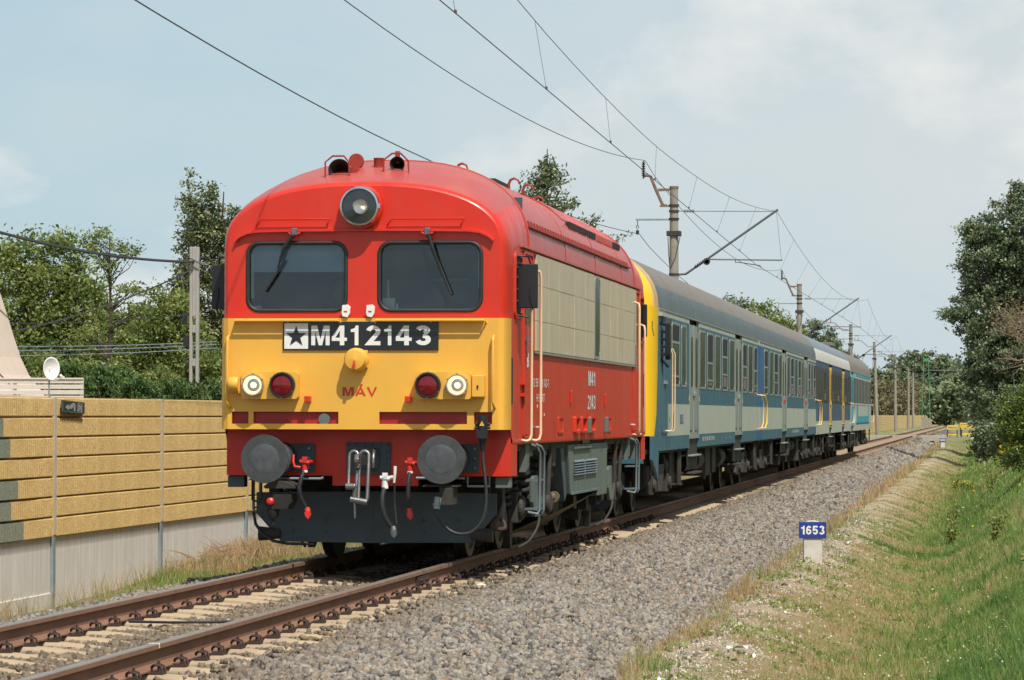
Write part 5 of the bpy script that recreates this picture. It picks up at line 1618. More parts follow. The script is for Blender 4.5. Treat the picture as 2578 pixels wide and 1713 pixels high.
st2 = thing('driver_seat', 'dark padded driver seat inside the left half of the locomotive cab', 'seat', (DX, DY + 0.08, 1.64))
MB().box(-0.24, 0.24, -0.25, 0.22, 0.30, 0.40).build('seat', M['shirt'], st2, bevel=0.03)
MB().box(-0.23, 0.23, 0.20, 0.30, 0.40, 1.02).build('backrest', M['shirt'], st2, bevel=0.03)
MB().cyl((0, 0, 0.0), (0, 0, 0.30), 0.05, n=12).build('pedestal', M['under_dark'], st2)

# ------------------------------------------------------------ the four coaches
XS = 1.44
BOG = {}
def coach_bogie(parent, yc):
    fr_ = MB().box(-1.12, -1.02, yc - 1.6, yc + 1.6, 0.50, 0.72).box(1.02, 1.12, yc - 1.6, yc + 1.6, 0.50, 0.72).box(-1.05, 1.05, yc - 0.3, yc + 0.3, 0.5, 0.8)
    b = fr_.build('bogie_frame', M['under'], parent, bevel=0.015)
    for ya in (yc - 1.25, yc + 1.25):
        MB_ = wheelset(ya, 0.46)
        MB_.build('wheelset', M['wheel'], b, smooth=40)
        g_ = MB()
        for sx in (-1, 1):
            g_.box(min(sx * 1.10, sx * 1.30), max(sx * 1.10, sx * 1.30), ya - 0.15, ya + 0.15, 0.32, 0.60)
            g_.cyl((sx * 1.30, ya, 0.46), (sx * 1.35, ya, 0.46), 0.10, n=14)
            for dy in (-0.28, 0.28):
                g_.cyl((sx * 1.18, ya + dy, 0.42), (sx * 1.18, ya + dy, 0.75), 0.085, n=12)
        g_.build('axle_boxes', M['under'], b, bevel=0.01)
    for sx in (-1, 1):
        MB().prism([(yc - 0.5, 0.75), (yc + 0.5, 0.75), (yc + 0.38, 0.35), (yc - 0.38, 0.35)], 'x', sx * 1.15, sx * 1.30).build('swing_bolster', M['under'], b, bevel=0.01)
        for s6 in (-1, 1):
            MB().tube([(sx * 1.25, yc + s6 * 0.9, 0.9), (sx * 1.25, yc + s6 * 1.7, 0.35)], 0.03, 6).build('brake_rod', M['under'], b)
    return b

def coach(label, y0, y1, wins, doors, pal, extra=None, front_cab=False, seed=1):
    L_ = y1 - y0
    C_ = thing('passenger_coach', label, 'railway coach', (0, y0, 0), group='coaches of the train')
    r = random.Random(seed)
    ys0 = 1.45 if front_cab else 0.0
    ztop = pal.get('ztop', 3.05)
    # roof
    secs = []
    ysr = ([(0.55, 0.90, 0.55), (0.62, 1.15, 0.72), (0.78, 1.33, 0.84), (1.05, 1.42, 0.90), (1.5, XS, 0.93)] if front_cab else [(0.0, XS - 0.02, 0.91), (0.15, XS, 0.93)])
    ysr += [(L_ * f, XS, 0.93) for f in (0.25, 0.5, 0.75)] + [(L_ - 0.15, XS, 0.93), (L_, XS - 0.02, 0.91)]
    rv, rf = [], []
    for yy, w, h in ysr:
        rv += [(p[0], yy, p[1]) for p in se(w, h, ztop, 2.25, 10)]
    n = 21
    for i in range(len(ysr) - 1):
        for j in range(n - 1):
            rf.append((i * n + j, i * n + j + 1, (i + 1) * n + j + 1, (i + 1) * n + j))
    rf.append(tuple(range(n)))
    rf.append(tuple((len(ysr) - 1) * n + j for j in range(n)))
    rmats = [pal.get('roofm', M['c_roof']), pal.get('roof_front', M['c_roof']), pal.get('roof_side', M['c_roofside']), M['bright_yellow']]
    rb = MB()
    cut = 4 * (n - 1) if front_cab else 0
    rb.add(rv, rf[cut:], 0)
    rb.f += rf[:cut]
    rb.m += [3 if k_ < 3 * (n - 1) else 1 for k_ in range(cut)]
    for i, f in enumerate(rb.f):
        if len(f) == 4 and rb.m[i] == 0 and max(rb.v[j][2] for j in f) < ztop + pal.get('side_h', 0.42):
            rb.m[i] = 2
    RF = rb.build('roof', rmats, C_, smooth=50)
    for k in range(1, 6):
        yy = L_ * k / 6
        MB().tube([(p[0] * 0.999, yy, p[1] - 0.003) for p in se(XS, 0.93, ztop, 2.25, 8)], 0.007, 5).build('roof_seam', M['c_roof'], RF)
    # side walls: horizontal colour bands, window band with real openings left out by the windows that stand proud of it
    zb = pal.get('zb', 0.97)
    for sg in (1, -1):
        X = XS * sg
        def bx(name, ya, yb, za, zb_, m_, d=0.0, bev=0, parent=C_):
            a, b = sorted((X - 0.05 * sg, X + d * sg))
            return MB().box(a, b, ya, yb, za, zb_).build(name, m_, parent, bevel=bev)
        segs = []
        cur = ys0
        for (da, db) in sorted(doors):
            segs.append((cur, da - y0))
            cur = db - y0
        segs.append((cur, L_))
        for (ya, yb) in segs:
            if yb - ya < 0.02:
                continue
            for (za, zc, key) in pal['bands']:
                split = pal.get('first', None)
                if split and ya < split[0] < yb and key in ('c_blue',):
                    bx('side_panel', ya, split[0], za, zc, M[split[1]])
                    bx('side_panel', split[0], yb, za, zc, M[key])
                else:
                    if front_cab and key == 'c_grey' and ya < 2.9 and zc < 2:
                        bx('side_panel', ya, 2.9, za, zc, M['c_blue'])
                        bx('side_panel', 2.9, yb, za, zc, M[key])
                    else:
                        bx('side_panel', ya, yb, za, zc, M[key])
        # doors
        for (da, db) in doors:
            a, b = da - y0, db - y0
            dz = ztop - 0.10
            dd = bx('coach_door', a + 0.04, b - 0.04, 1.16, dz, pal.get('doorm', M['c_door']), -0.02)
            for c_ in ((a + 0.06, (a + b) / 2 - 0.02), ((a + b) / 2 + 0.02, b - 0.06)):
                q = MB().prism(rrect(c_[0] + 0.10, c_[1] - 0.10, 1.25, dz - 0.08, 0.04), 'x', X - 0.019 * sg, X - 0.005 * sg).build('door_leaf', pal.get('doorm', M['c_door']), dd, bevel=0.008)
                MB().prism(rrect(c_[0] + 0.26, c_[1] - 0.26, 1.95, dz - 0.2, 0.10), 'x', X - 0.004 * sg, X + 0.002 * sg).build('pane', M['coach_glass'], dd)
            MB().box(*sorted((X - 0.02 * sg, X + 0.002 * sg)), (a + b) / 2 - 0.055, (a + b) / 2 + 0.055, 1.2, dz).build('door_edge', pal.get('doorrail', M['c_frame']), dd)
            if 'doorrail' in pal:
                for y8 in (a + 0.25, b - 0.35):
                    MB().box(*sorted((X - 0.02 * sg, X + 0.0015 * sg)), y8, y8 + 0.1, 1.2, dz).build('door_edge', pal['doorrail'], dd)
            for ye in (a + 0.015, b - 0.015):
                MB().tube([(X - 0.004 * sg, ye, 1.15), (X - 0.004 * sg, ye, dz)], 0.009, 6).build('door_rail', pal.get('doorm', M['c_frame']), dd)
            hm = MB().box(*sorted((X - 0.004 * sg, X + 0.025 * sg)), (a + b) / 2 - 0.17, (a + b) / 2 + 0.17, 1.80, 1.87)
            hm.build('door_handle', pal.get('handle', M['c_frame']), dd, bevel=0.008)
            bx('step_well', a + 0.02, b - 0.02, 0.62, 1.155, M['under_dark'], -0.03)
            bx('door_threshold', a, b, 1.115, 1.158, M['c_frame'], 0.006)
            MB().box(*sorted((sg * 1.10, sg * 1.50)), a + 0.1, b - 0.1, 0.545, 0.58).build('step_board', M['under'], C_, bevel=0.006)
            MB().box(*sorted((sg * 1.28, sg * 1.49)), a + 0.1, b - 0.1, 0.83, 0.855).build('step_board', M['c_frame'], C_, bevel=0.004)
            for ye in (a - 0.09, b + 0.05):
                bx('door_button', ye, ye + 0.04, 1.72, 1.80, M['barrier_yellow'], 0.004)
        # windows
        for wi, (wa, wb, op) in enumerate(wins):
            a, b = wa - y0, wb - y0
            z0, z1 = pal.get('wz', (1.93, 2.905))
            rr = 0.09
            fo, fi = rrect(a, b, z0, z1, rr), rrect(a + 0.06, b - 0.06, z0 + 0.032, z1 - 0.032, 0.07)
            w_ = MB().ring(fo, fi, 'x', X, X + 0.006 * sg).build('window', pal.get('framem', M['c_frame']), C_, smooth=40)
            MB().prism(fi, 'x', X, X + 0.002 * sg).build('pane', M['coach_glass'], w_)
            if op:
                zo = z1 - 0.045 - op
                MB().prism(rrect(a + 0.09, b - 0.09, zo, z1 - 0.05, 0.05), 'x', X + 0.0022 * sg, X + 0.003 * sg).build('open_vent', M['open_dark'], w_)
                MB().box(*sorted((X + 0.002 * sg, X + 0.008 * sg)), a + 0.07, b - 0.07, zo - 0.035, zo).build('window_bar', pal.get('framem', M['c_frame']), w_)
                zl_ = z0 + (0.28 if wi % 3 else 0.14)
                MB().box(*sorted((X + 0.002 * sg, X + 0.007 * sg)), a + 0.07, b - 0.07, zl_, zl_ + 0.03).build('window_bar', pal.get('framem', M['c_frame']), w_)
                MB().prism(rrect(a + 0.09, b - 0.09, z0 + 0.05, zl_, 0.03), 'x', X + 0.0022 * sg, X + 0.003 * sg).build('open_vent', M['open_dark'], w_)
                cu_ = MB().box(*sorted((X + 0.0032 * sg, X + 0.0040 * sg)), a + 0.30, b - 0.32, z0 + 0.07, zl_ - 0.02)
                cu_.build('curtain', M['rusty_bracket'] if wi % 2 else M['under'], w_)
        # gutter
        bx('gutter', 1.6 if front_cab else 0.05, L_ - 0.05, ztop - 0.02, ztop - 0.003, M['c_frame'], 0.012)
        # grab handles at the coach ends
        for ye, mm in ((L_ - 0.55, 'cream'), (0.35, 'bright_yellow' if pal.get('yhandle') else 'cream')):
            if front_cab and ye < 1:
                continue
            MB().tube([(X, ye, 1.20), (X + 0.10 * sg, ye, 1.23), (X + 0.12 * sg, ye + 0.30, 1.34), (X + 0.12 * sg, ye + 0.30, 1.74), (X + 0.10 * sg, ye, 1.90), (X, ye, 1.92)], 0.014, 6).build('grab_handle', M[mm], C_, smooth=60)
    # ends, gangways, buffers
    for e, yy in ((0, 0.0), (1, L_)):
        s2 = -1 if e == 0 else 1
        if front_cab and e == 0:
            continue
        endp = [(XS - 0.03, zb), (XS - 0.03, ztop)] + se(XS - 0.03, 0.90, ztop, 2.25, 8)[1:-1] + [(-XS + 0.03, ztop), (-XS + 0.03, zb)]
        MB().prism(endp, 'y', yy, yy - 0.04 * s2).build('end_wall', pal.get('endm', M['c_blue']), C_)
        MB().prism(rrect(-0.55, 0.55, 1.1, 3.25, 0.2), 'y', yy, yy + 0.28 * s2).build('gangway', M['rubber'], C_, bevel=0.02)
    for e, yy in ((0, 0.55 if front_cab else 0.0), (1, L_)):
        s2 = -1 if e == 0 else 1
        for sx in (-0.875, 0.875):
            bq = MB().cyl((sx, yy, 1.05), (sx, yy + 0.32 * s2, 1.05), 0.11, n=14).cyl((sx, yy + 0.32 * s2, 1.05), (sx, yy + 0.35 * s2, 1.05), 0.23, n=20)
            bq.build('buffer', M['buffer'], C_, smooth=40)
    MB().box(-1.38, 1.38, 0.2 + (0.5 if front_cab else 0), L_ - 0.02, 0.93, 1.0).build('underframe', M['under_dark'], C_)
    MB().box(-1.36, 1.36, 0.05 + (1.5 if front_cab else 0), L_ - 0.05, 1.0, ztop).build('interior', M['open_dark'], C_)
    # underfloor gear, different under every coach
    for k in range(12):
        ya = 4.9 + k * (L_ - 9.8) / 12
        sx = -1 if k % 2 else 1
        for sx in (-1, 1):
            t_ = r.random()
            if t_ < 0.45:
                MB().box(*sorted((sx * 0.75, sx * r.uniform(1.15, 1.34))), ya, ya + r.uniform(0.5, 1.1), r.uniform(0.30, 0.55), 0.94).build('equipment_box', M['under'], C_, bevel=0.02)
            elif t_ < 0.75:
                rr_ = r.uniform(0.12, 0.2)
                MB().cyl((sx * 1.1, ya, 0.72), (sx * 1.1, ya + r.uniform(0.7, 1.2), 0.72), rr_, n=16).build('air_tank', M['under'], C_, smooth=40)
            else:
                MB().tube([(sx * 1.1, ya, 0.93), (sx * 1.22, ya + 0.6, 0.38)], 0.03, 6).tube([(sx * 1.05, ya + 0.3, 0.93), (sx * 1.05, ya + 0.8, 0.5)], 0.025, 6).build('brace', M['under'], C_)
    for yc in (3.4 if front_cab else 2.75, L_ - 2.75):
        coach_bogie(C_, yc)
        for sx in (-1, 1):
            MB().tube([(sx * 1.38, yc + 2.1, 0.95), (sx * 1.38, yc + 2.1, 0.42), (sx * 1.38, yc + 2.45, 0.42), (sx * 1.38, yc + 2.45, 0.95)], 0.022, 6).build('step_ladder', M['under'], C_)
            MB().box(*sorted((sx * 1.2, sx * 1.42)), yc + 2.1, yc + 2.45, 0.40, 0.43).build('ladder_step', M['under'], C_)
    if extra:
        extra(C_, y0)
    return C_

OLD = {'bands': [(0.97, 1.18, 'c_blue'), (1.18, 1.66, 'c_grey'), (1.66, 2.95, 'c_blue'), (2.95, 3.05, 'c_grey')]}
def cab_front(C_, y0):
    # rounded yellow cab end
    nose = MB()
    plan = [(0.60, 0.85), (0.60, 1.00), (0.64, 1.16), (0.74, 1.30), (0.90, 1.39), (1.10, 1.43), (1.30, XS)]
    zt = [1.19, 1.5, 2.2, 2.95, 3.05]
    lim = {1.19: 1.05, 1.5: 1.22, 2.2: 1.36, 2.95: 1.44, 3.05: 1.45}
    full = [(y_, -w) for y_, w in reversed(plan)] + plan
    for sg in (1, -1):
        vs_, fs2 = [], []
        py_ = [p[0] for p in plan]; pw_ = [p[1] for p in plan]
        wat = lambda yy: float(np.interp(yy, py_[1:], pw_[1:]))
        for zz in zt:
            for (y_, w) in plan:
                yy = min(y_, lim[zz])
                vs_.append(((w if y_ <= lim[zz] else wat(yy)) * sg, yy, zz))
            vs_.append((wat(lim[zz]) * sg, lim[zz], zz))
        n_ = len(plan) + 1
        for i in range(len(zt) - 1):
            for j in range(n_ - 1):
                fs2.append((i * n_ + j, i * n_ + j + 1, (i + 1) * n_ + j + 1, (i + 1) * n_ + j))
        nose.add(vs_, fs2)
        # blue remainder up to the first side panel
        rows_ = [[(wat(lim[zz]) * sg, lim[zz], zz)] + [(wat(max(lim[zz], q_)) * sg, max(lim[zz], q_), zz) for q_ in (1.15, 1.30, 1.46)] for zz in zt]
        MB().add([p for r_ in rows_ for p in r_], [(i * 4 + j, i * 4 + j + 1, i * 4 + j + 5, i * 4 + j + 4) for i in range(4) for j in range(3)]).build('side_panel', M['c_blue'], C_)
        MB().prism([(0.62, 1.188), (0.62, 0.85), (0.95, 0.76), (1.25, 0.66), (1.50, 0.54), (1.62, 0.97), (1.62, 1.188)], 'x', sg * 1.39, sg * 1.436).build('front_valance', M['c_blue'], C_, bevel=0.01)
    nose.add([(-0.85, 0.60, 1.19), (0.85, 0.60, 1.19), (0.85, 0.60, 3.05), (-0.85, 0.60, 3.05)], [(0, 1, 2, 3)])
    nose.build('cab_front', M['bright_yellow'], C_, smooth=50)
    for x_ in (-0.65, 0.65):
        MB().prism(rrect(x_ - 0.45, x_ + 0.45, 2.1, 2.85, 0.1), 'y', 0.585, 0.595).build('windscreen', M['coach_glass'], C_)
    MB().box(-1.3, 1.3, 0.62, 0.70, 0.80, 1.188).build('buffer_beam', M['c_blue'], C_)
    for sg in (1, -1):
        X = XS * sg
        st_ = MB().prism(rrect(1.90, 2.12, 2.30, 2.90, 0.09), 'x', X + 0.06 * sg, X + 0.13 * sg).build('mirror', M['black'], C_, bevel=0.01)
        kn = MB()
        for k in range(5):
            kn.cyl((X + 0.05 * sg, 1.90, 2.38 + k * 0.11), (X + 0.02 * sg, 1.80, 2.38 + k * 0.11), 0.025, n=8)
        kn.tube([(X, 1.95, 2.3), (X + 0.1 * sg, 2.0, 2.2), (X + 0.06 * sg, 2.1, 2.22)], 0.02, 6)
        kn.build('mirror_clamp', M['rubber'], st_)
        for v in (2.62, 3.05):
            MB().tube([(X, v, 1.26), (X + 0.08 * sg, v + 0.02, 1.25), (X + 0.10 * sg, v + 0.04, 1.30), (X + 0.10 * sg, v + 0.04, 2.40), (X + 0.07 * sg, v + 0.02, 2.47), (X, v, 2.47)], 0.012, 8).build('door_handrail', M['cream'], C_, smooth=60)
        MB().box(*sorted((X, X + 0.03 * sg)), 2.35, 2.75, 1.95, 2.0).build('door_handle', M['c_frame'], C_)
        MB().box(*sorted((X - 0.05 * sg, X + 0.05 * sg)), 1.5, 2.6, 2.93, 2.97).build('door_canopy', M['c_grey'], C_)
        MB().ring(rrect(2.05, 2.95, 1.22, 2.90, 0.06), rrect(2.08, 2.92, 1.25, 2.87, 0.05), 'x', X, X + 0.012 * sg).build('cab_door', M['c_blue'], C_)
        # brand mark area on the grey band: green arrow, wheelchair like outlines and small blue patch
        MB().prism([(3.25, 1.44), (3.42, 1.50), (3.42, 1.38)], 'x', X, X + 0.004 * sg).build('green_arrow', mat('green_print', (0.05, 0.40, 0.12), 0.5), C_)
        for ya in (3.75, 4.05):
            MB().ring(rrect(ya, ya + 0.2, 1.28, 1.55, 0.06, 3), rrect(ya + 0.05, ya + 0.15, 1.32, 1.51, 0.04, 3), 'x', X, X + 0.004 * sg).build('pictogram', M['plate_black'], C_)
        MB().box(*sorted((X, X + 0.004 * sg)), 5.15, 5.75, 1.36, 1.50).build('blue_label', mat('blue_print_%d' % sg, (0.06, 0.14, 0.30), 0.5), C_)
    lettering('START', 'train_lettering', M['c_grey'], C_, (5.2, 5.7, 1.385, 1.475), 'side', XS + 0.0045, 0.17, 0.002)
    lettering('50 55 80-05 301-6', 'number_lettering', M['white'], C_, (9.55, 12.2, 1.06, 1.13), 'side', XS + 0.001, 0.14, 0.002)
    lettering('1 2 4', 'number_lettering', M['c_grey'], C_, (13.9, 16.2, 1.05, 1.13), 'side', XS + 0.001, 0.14, 0.002, 1.2)
wins1 = [(18.70, 20.09, .24), (20.40, 21.31, 0), (23.98, 25.25, 0), (25.62, 26.95, .46), (27.34, 28.65, 0), (29.10, 30.45, .30), (30.92, 32.21, 0), (34.55, 35.81, .40), (36.18, 37.56, 0), (37.95, 39.0, .44)]
coach('faded blue and grey coach with a bright yellow end right behind the red locomotive', 15.0, 39.45, wins1, [(21.95, 23.85), (32.45, 34.42)],
      dict(OLD, roof_front=mat('faded_yellow_roof_end', (0.50, 0.34, 0.17), 0.6, var=0.15, dirt=(0.33, 0.27, 0.18), dirt_amt=0.6)), cab_front, True, 3)
wins2 = [(41.37, 42.69, .32), (43.30, 44.59, 0), (45.04, 46.49, .40), (46.82, 48.05, 0), (50.22, 51.44, 0), (51.86, 53.24, .42), (53.71, 54.95, 0), (55.36, 56.64, .42), (57.1, 58.17, 0), (60.45, 61.53, .40), (62.01, 63.09, 0), (63.47, 64.74, .36)]
def c2x(C_, y0):
    lettering('50 55 20-05 518-3', 'number_lettering', M['white'], C_, (12.9, 15.9, 1.06, 1.13), 'side', XS + 0.001, 0.14, 0.002)
coach('blue and grey coach, second behind the locomotive, with a fresher cobalt end panel', 39.75, 64.95, wins2, [(48.15, 50.05), (58.25, 60.35)],
      dict(OLD, first=(1.35, 'c_cobalt'), yhandle=True, endm=M['c_cobalt'], handle=M['valve_red']), c2x, False, 5)
M['c_roofblue'] = mat('pale_blue_grey_roof', (0.17, 0.21, 0.245), 0.6, var=0.1)
M['c_white'] = mat('off_white_coach_strip', (0.55, 0.55, 0.51), 0.5, var=0.06, dirt=(0.4, 0.38, 0.33), dirt_amt=0.5, dscale=3, dstretch=(1, 3, 0.3))
P3 = {'bands': [(0.95, 1.13, 'c_grey'), (1.13, 1.32, 'c_grey'), (1.32, 1.84, 'c_navy'), (1.84, 2.86, 'c_band'), (2.86, 3.05, 'c_navy')], 'ztop': 3.05, 'side_h': 0.36, 'roof_side': M['c_white'], 'roofm': M['c_roofblue'], 'wz': (1.88, 2.82),
      'framem': M['c_band'], 'doorm': M['c_navy'], 'doorrail': M['bright_yellow'], 'handle': M['bright_yellow'], 'yhandle': True, 'endm': M['c_navy']}
M['c_white'] = mat('off_white_coach_strip', (0.55, 0.55, 0.51), 0.5, var=0.06, dirt=(0.4, 0.38, 0.33), dirt_amt=0.5, dscale=3, dstretch=(1, 3, 0.3))
wins3 = [(67.0, 68.4, 0), (69.9, 71.3, .5), (71.7, 73.0, 0), (75.6, 77.0, .5), (77.6, 79.0, .5), (79.6, 81.0, .5), (81.4, 82.8, .4), (85.6, 87.0, .5), (87.7, 89.0, .5)]
coach('navy coach with dark window band and yellow door rails, third behind the locomotive', 65.3, 90.6, wins3, [(73.5, 75.3), (83.2, 85.3)], P3, None, False, 9)
P4 = {'bands': [(0.93, 1.13, 'c_grey'), (1.13, 1.86, 'c_grey'), (1.86, 2.84, 'c_band'), (2.84, 3.05, 'c_grey')], 'ztop': 3.05, 'roof_side': M['c_roof'], 'wz': (1.9, 2.8), 'framem': M['c_band'],
      'doorm': M['c_turq'], 'doorrail': M['c_turq'], 'handle': M['bright_yellow'], 'endm': M['c_turq']}
def c4x(C_, y0):
    for sg in (1, -1):
        X = XS * sg
        def pl(name, ya, yb, za, zb_, m_, d):
            MB().box(*sorted((X, X + d * sg)), ya, yb, za, zb_).build(name, m_, C_)
        pl('turquoise_frame', 5.6, 19.3, 1.22, 1.855, M['c_turq'], 0.006)
        pl('navy_frame', 5.0, 19.8, 1.16, 1.22, M['c_navy'], 0.005)
        pl('grey_field', 7.2, 18.2, 1.45, 1.85, M['c_grey'], 0.009)
        for k in range(11):
            ya = 3.9 + k * 1.68
            MB().box(*sorted((X, X + 0.012 * sg)), ya, ya + 0.06, 1.87, 2.83).build('band_rib', M['c_frame'], C_)
            MB().box(*sorted((X, X + 0.02 * sg)), ya + 0.7, ya + 0.95, 1.88, 1.93).build('band_catch', M['c_white'], C_)
        pl('roof_edge_stripe', 4.5, 21.0, 2.92, 3.0, M['c_turq'], 0.006)
    MB().box(0.3, 0.8, -0.2, 1.6, 3.92, 4.05).build('roof_duct', M['c_roof'], C_, bevel=0.02)
coach('last coach of the train, grey with turquoise door and turquoise framed panel', 90.95, 113.3, [], [(91.4, 93.6)], P4, c4x, False, 12)

# ------------------------------------------------------------ noise barrier along the left of the line
wall = thing('noise_barrier', 'low ochre ribbed block noise barrier on a grey concrete plinth left of the track', 'wall', (-5.2, 0, 0))
MODL = 5.76
Y0W = 7.72
def zoff(y):
    return -0.26 * max(0, min(1, (y - 25) / 300))
RW = 0.2235
def block_mesh(length, rw=RW * 1.098, ribs=True):
    """block with vertical ribs on the track side (local x=0 plane, ribs towards +x), origin at lower start"""
    mb = MB()
    pitch = 0.0845
    k = max(1, int(round(length / pitch)))
    p = length / k
    prof = []
    for i in range(k):
        prof += [(0.0, i * p + 0.004), (0.032, i * p + 0.012), (0.032, i * p + p * 0.40), (0.0, i * p + p * 0.52)]
    prof += [(0.0, length)]
    n = len(prof)
    z0, z1 = 0.007, rw - 0.009
    vs = [(a + (0.0), b, z0 + 0.012) for a, b in prof] + [(a, b, z1 - 0.012) for a, b in prof] + [(a - 0.03, b, z0) for a, b in prof] + [(a - 0.03, b, z1) for a, b in prof]
    fs = []
    for i in range(n - 1):
        fs += [(i, i + 1, n + i + 1, n + i), (2 * n + i, 2 * n + i + 1, i + 1, i), (n + i, n + i + 1, 3 * n + i + 1, 3 * n + i)]
    mb.add(vs, fs)
    mb.box(-0.20, -0.028, 0, length, 0.001, rw - 0.001)
    return mb
blk = None
grey_len = [1.2, 3.35, 3.65, 3.2, 4.0, 3.7, 4.25]          # grey part of each row in the first module
def add_blocks(ya, yb, zbase, k, m_):
    pass
full = {}
def get_block(length, m_key, parent, loc):
    key = (round(length, 3), m_key)
    if key not in full:
        o = block_mesh(length).build('block', M[m_key], parent, recalc=False)
        full[key] = o
        o.location = loc
        return o
    return inst(full[key], 'block', loc, parent)
nmod = 0
for i in range(-8, 12):
    ya = Y0W + i * MODL
    a, b = ya + 0.065, ya + MODL - 0.065
    zo = zoff(ya)
    for row in range(7):
        z = -0.02 + row * RW * 1.098 + zo
        rw = RW
        if i == -1:
            rr_ = grey_len[6 - row]
            # module before the first visible post: grey stones up to a ragged line, ochre beyond
            get_block(rr_, 'wall_grey', wall, (0, a, z))
            get_block(b - a - rr_, 'wall_yellow', wall, (0, a + rr_, z))
        elif i < -1:
            get_block(b - a, 'wall_grey', wall, (0, a, z))
        else:
            get_block(b - a, 'wall_yellow', wall, (0, a, z))
    # plinth
    zt = -0.013 + zo
    MB().box(-0.10, -0.03, a - 0.01, b + 0.01, -1.35, zt).build('plinth_panel', M['concrete'], wall, bevel=0.006)
    if i == -1:
        MB().box(-0.11, -0.01, a - 0.01, b + 0.01, -1.35, -0.70).build('footing', M['concrete'], wall, bevel=0.008)
    pp = MB().box(-0.16, 0.012, ya - 0.055, ya + 0.055, -1.3, zt + 0.02).build('steel_post', M['galv'], wall, bevel=0.004)
    MB().box(-0.16, 0.022, ya - 0.060, ya + 0.060, zt + 0.02, 1.70 + zo).build('joint_strip', M['wall_joint'], pp, bevel=0.004)
# the barrier goes on beyond, too far to tell ribs apart
fy = MB(); fp = MB(); fj = MB()
for i in range(12, 150):
    ya = Y0W + i * MODL
    zo = zoff(ya)
    for row in range(7):
        z = -0.02 + row * RW * 1.098 + zo
        fy.box(-0.2, 0.03, ya + 0.065, ya + MODL - 0.065, z + 0.010, z + RW * 1.098 - 0.010)
    fp.box(-0.10, -0.03, ya, ya + MODL - 0.002, -1.3, -0.045 + zo)
    fj.box(-0.16, 0.035, ya - 0.06, ya + 0.06, -1.0, 1.72 + zo)
tag(fy.build('block', M['wall_yellow'], wall), kind='stuff')
tag(fp.build('plinth_panel', M['concrete'], wall), kind='stuff')
tag(fj.build('joint_strip', M['wall_joint'], wall), kind='stuff')
# emergency exit arrow board on the wall, slightly tilted
sg_ = thing('exit_sign', 'small tilted dark green exit board with arrow and running figure on the ochre wall', 'sign', (-5.145, 8.40, 1.575))
sg_.rotation_euler = (rad(-1.4), 0, 0)
MB().box(0.0, 0.012, -0.56, 0.56, -0.075, 0.075).build('board', M['exit_green'], sg_)
MB().ring([(-0.545, -0.068), (0.545, -0.068), (0.545, 0.068), (-0.545, 0.068)], [(-0.52, -0.06), (0.52, -0.06), (0.52, 0.06), (-0.52, 0.06)], 'x', 0.012, 0.015).build('border', M['frame_grey'], sg_)
M['sign_grey'] = mat('worn_sign_white', (0.30, 0.32, 0.30), 0.6)
MB().prism([(-0.40, -0.012), (-0.25, -0.05), (-0.25, -0.024), (-0.10, -0.024), (-0.02, 0.0), (0.02, 0.03), (0.02, -0.05), (0.08, -0.05), (0.08, 0.04), (0.0, 0.055), (-0.12, 0.03), (-0.20, 0.008), (-0.25, 0.008), (-0.25, 0.028)], 'x', 0.012, 0.016).build('arrow', M['sign_grey'], sg_)
MB().ring([(0.20, -0.055), (0.42, -0.055), (0.42, 0.055), (0.20, 0.055)], [(0.23, -0.047), (0.39, -0.047), (0.39, 0.047), (0.23, 0.047)], 'x', 0.012, 0.016).build('doorway_mark', M['sign_grey'], sg_)
MB().prism([(0.25, -0.04), (0.30, -0.005), (0.27, 0.01), (0.29, 0.035), (0.34, 0.03), (0.36, -0.01), (0.33, -0.04), (0.31, -0.01)], 'x', 0.012, 0.016).build('running_figure', M['sign_grey'], sg_)

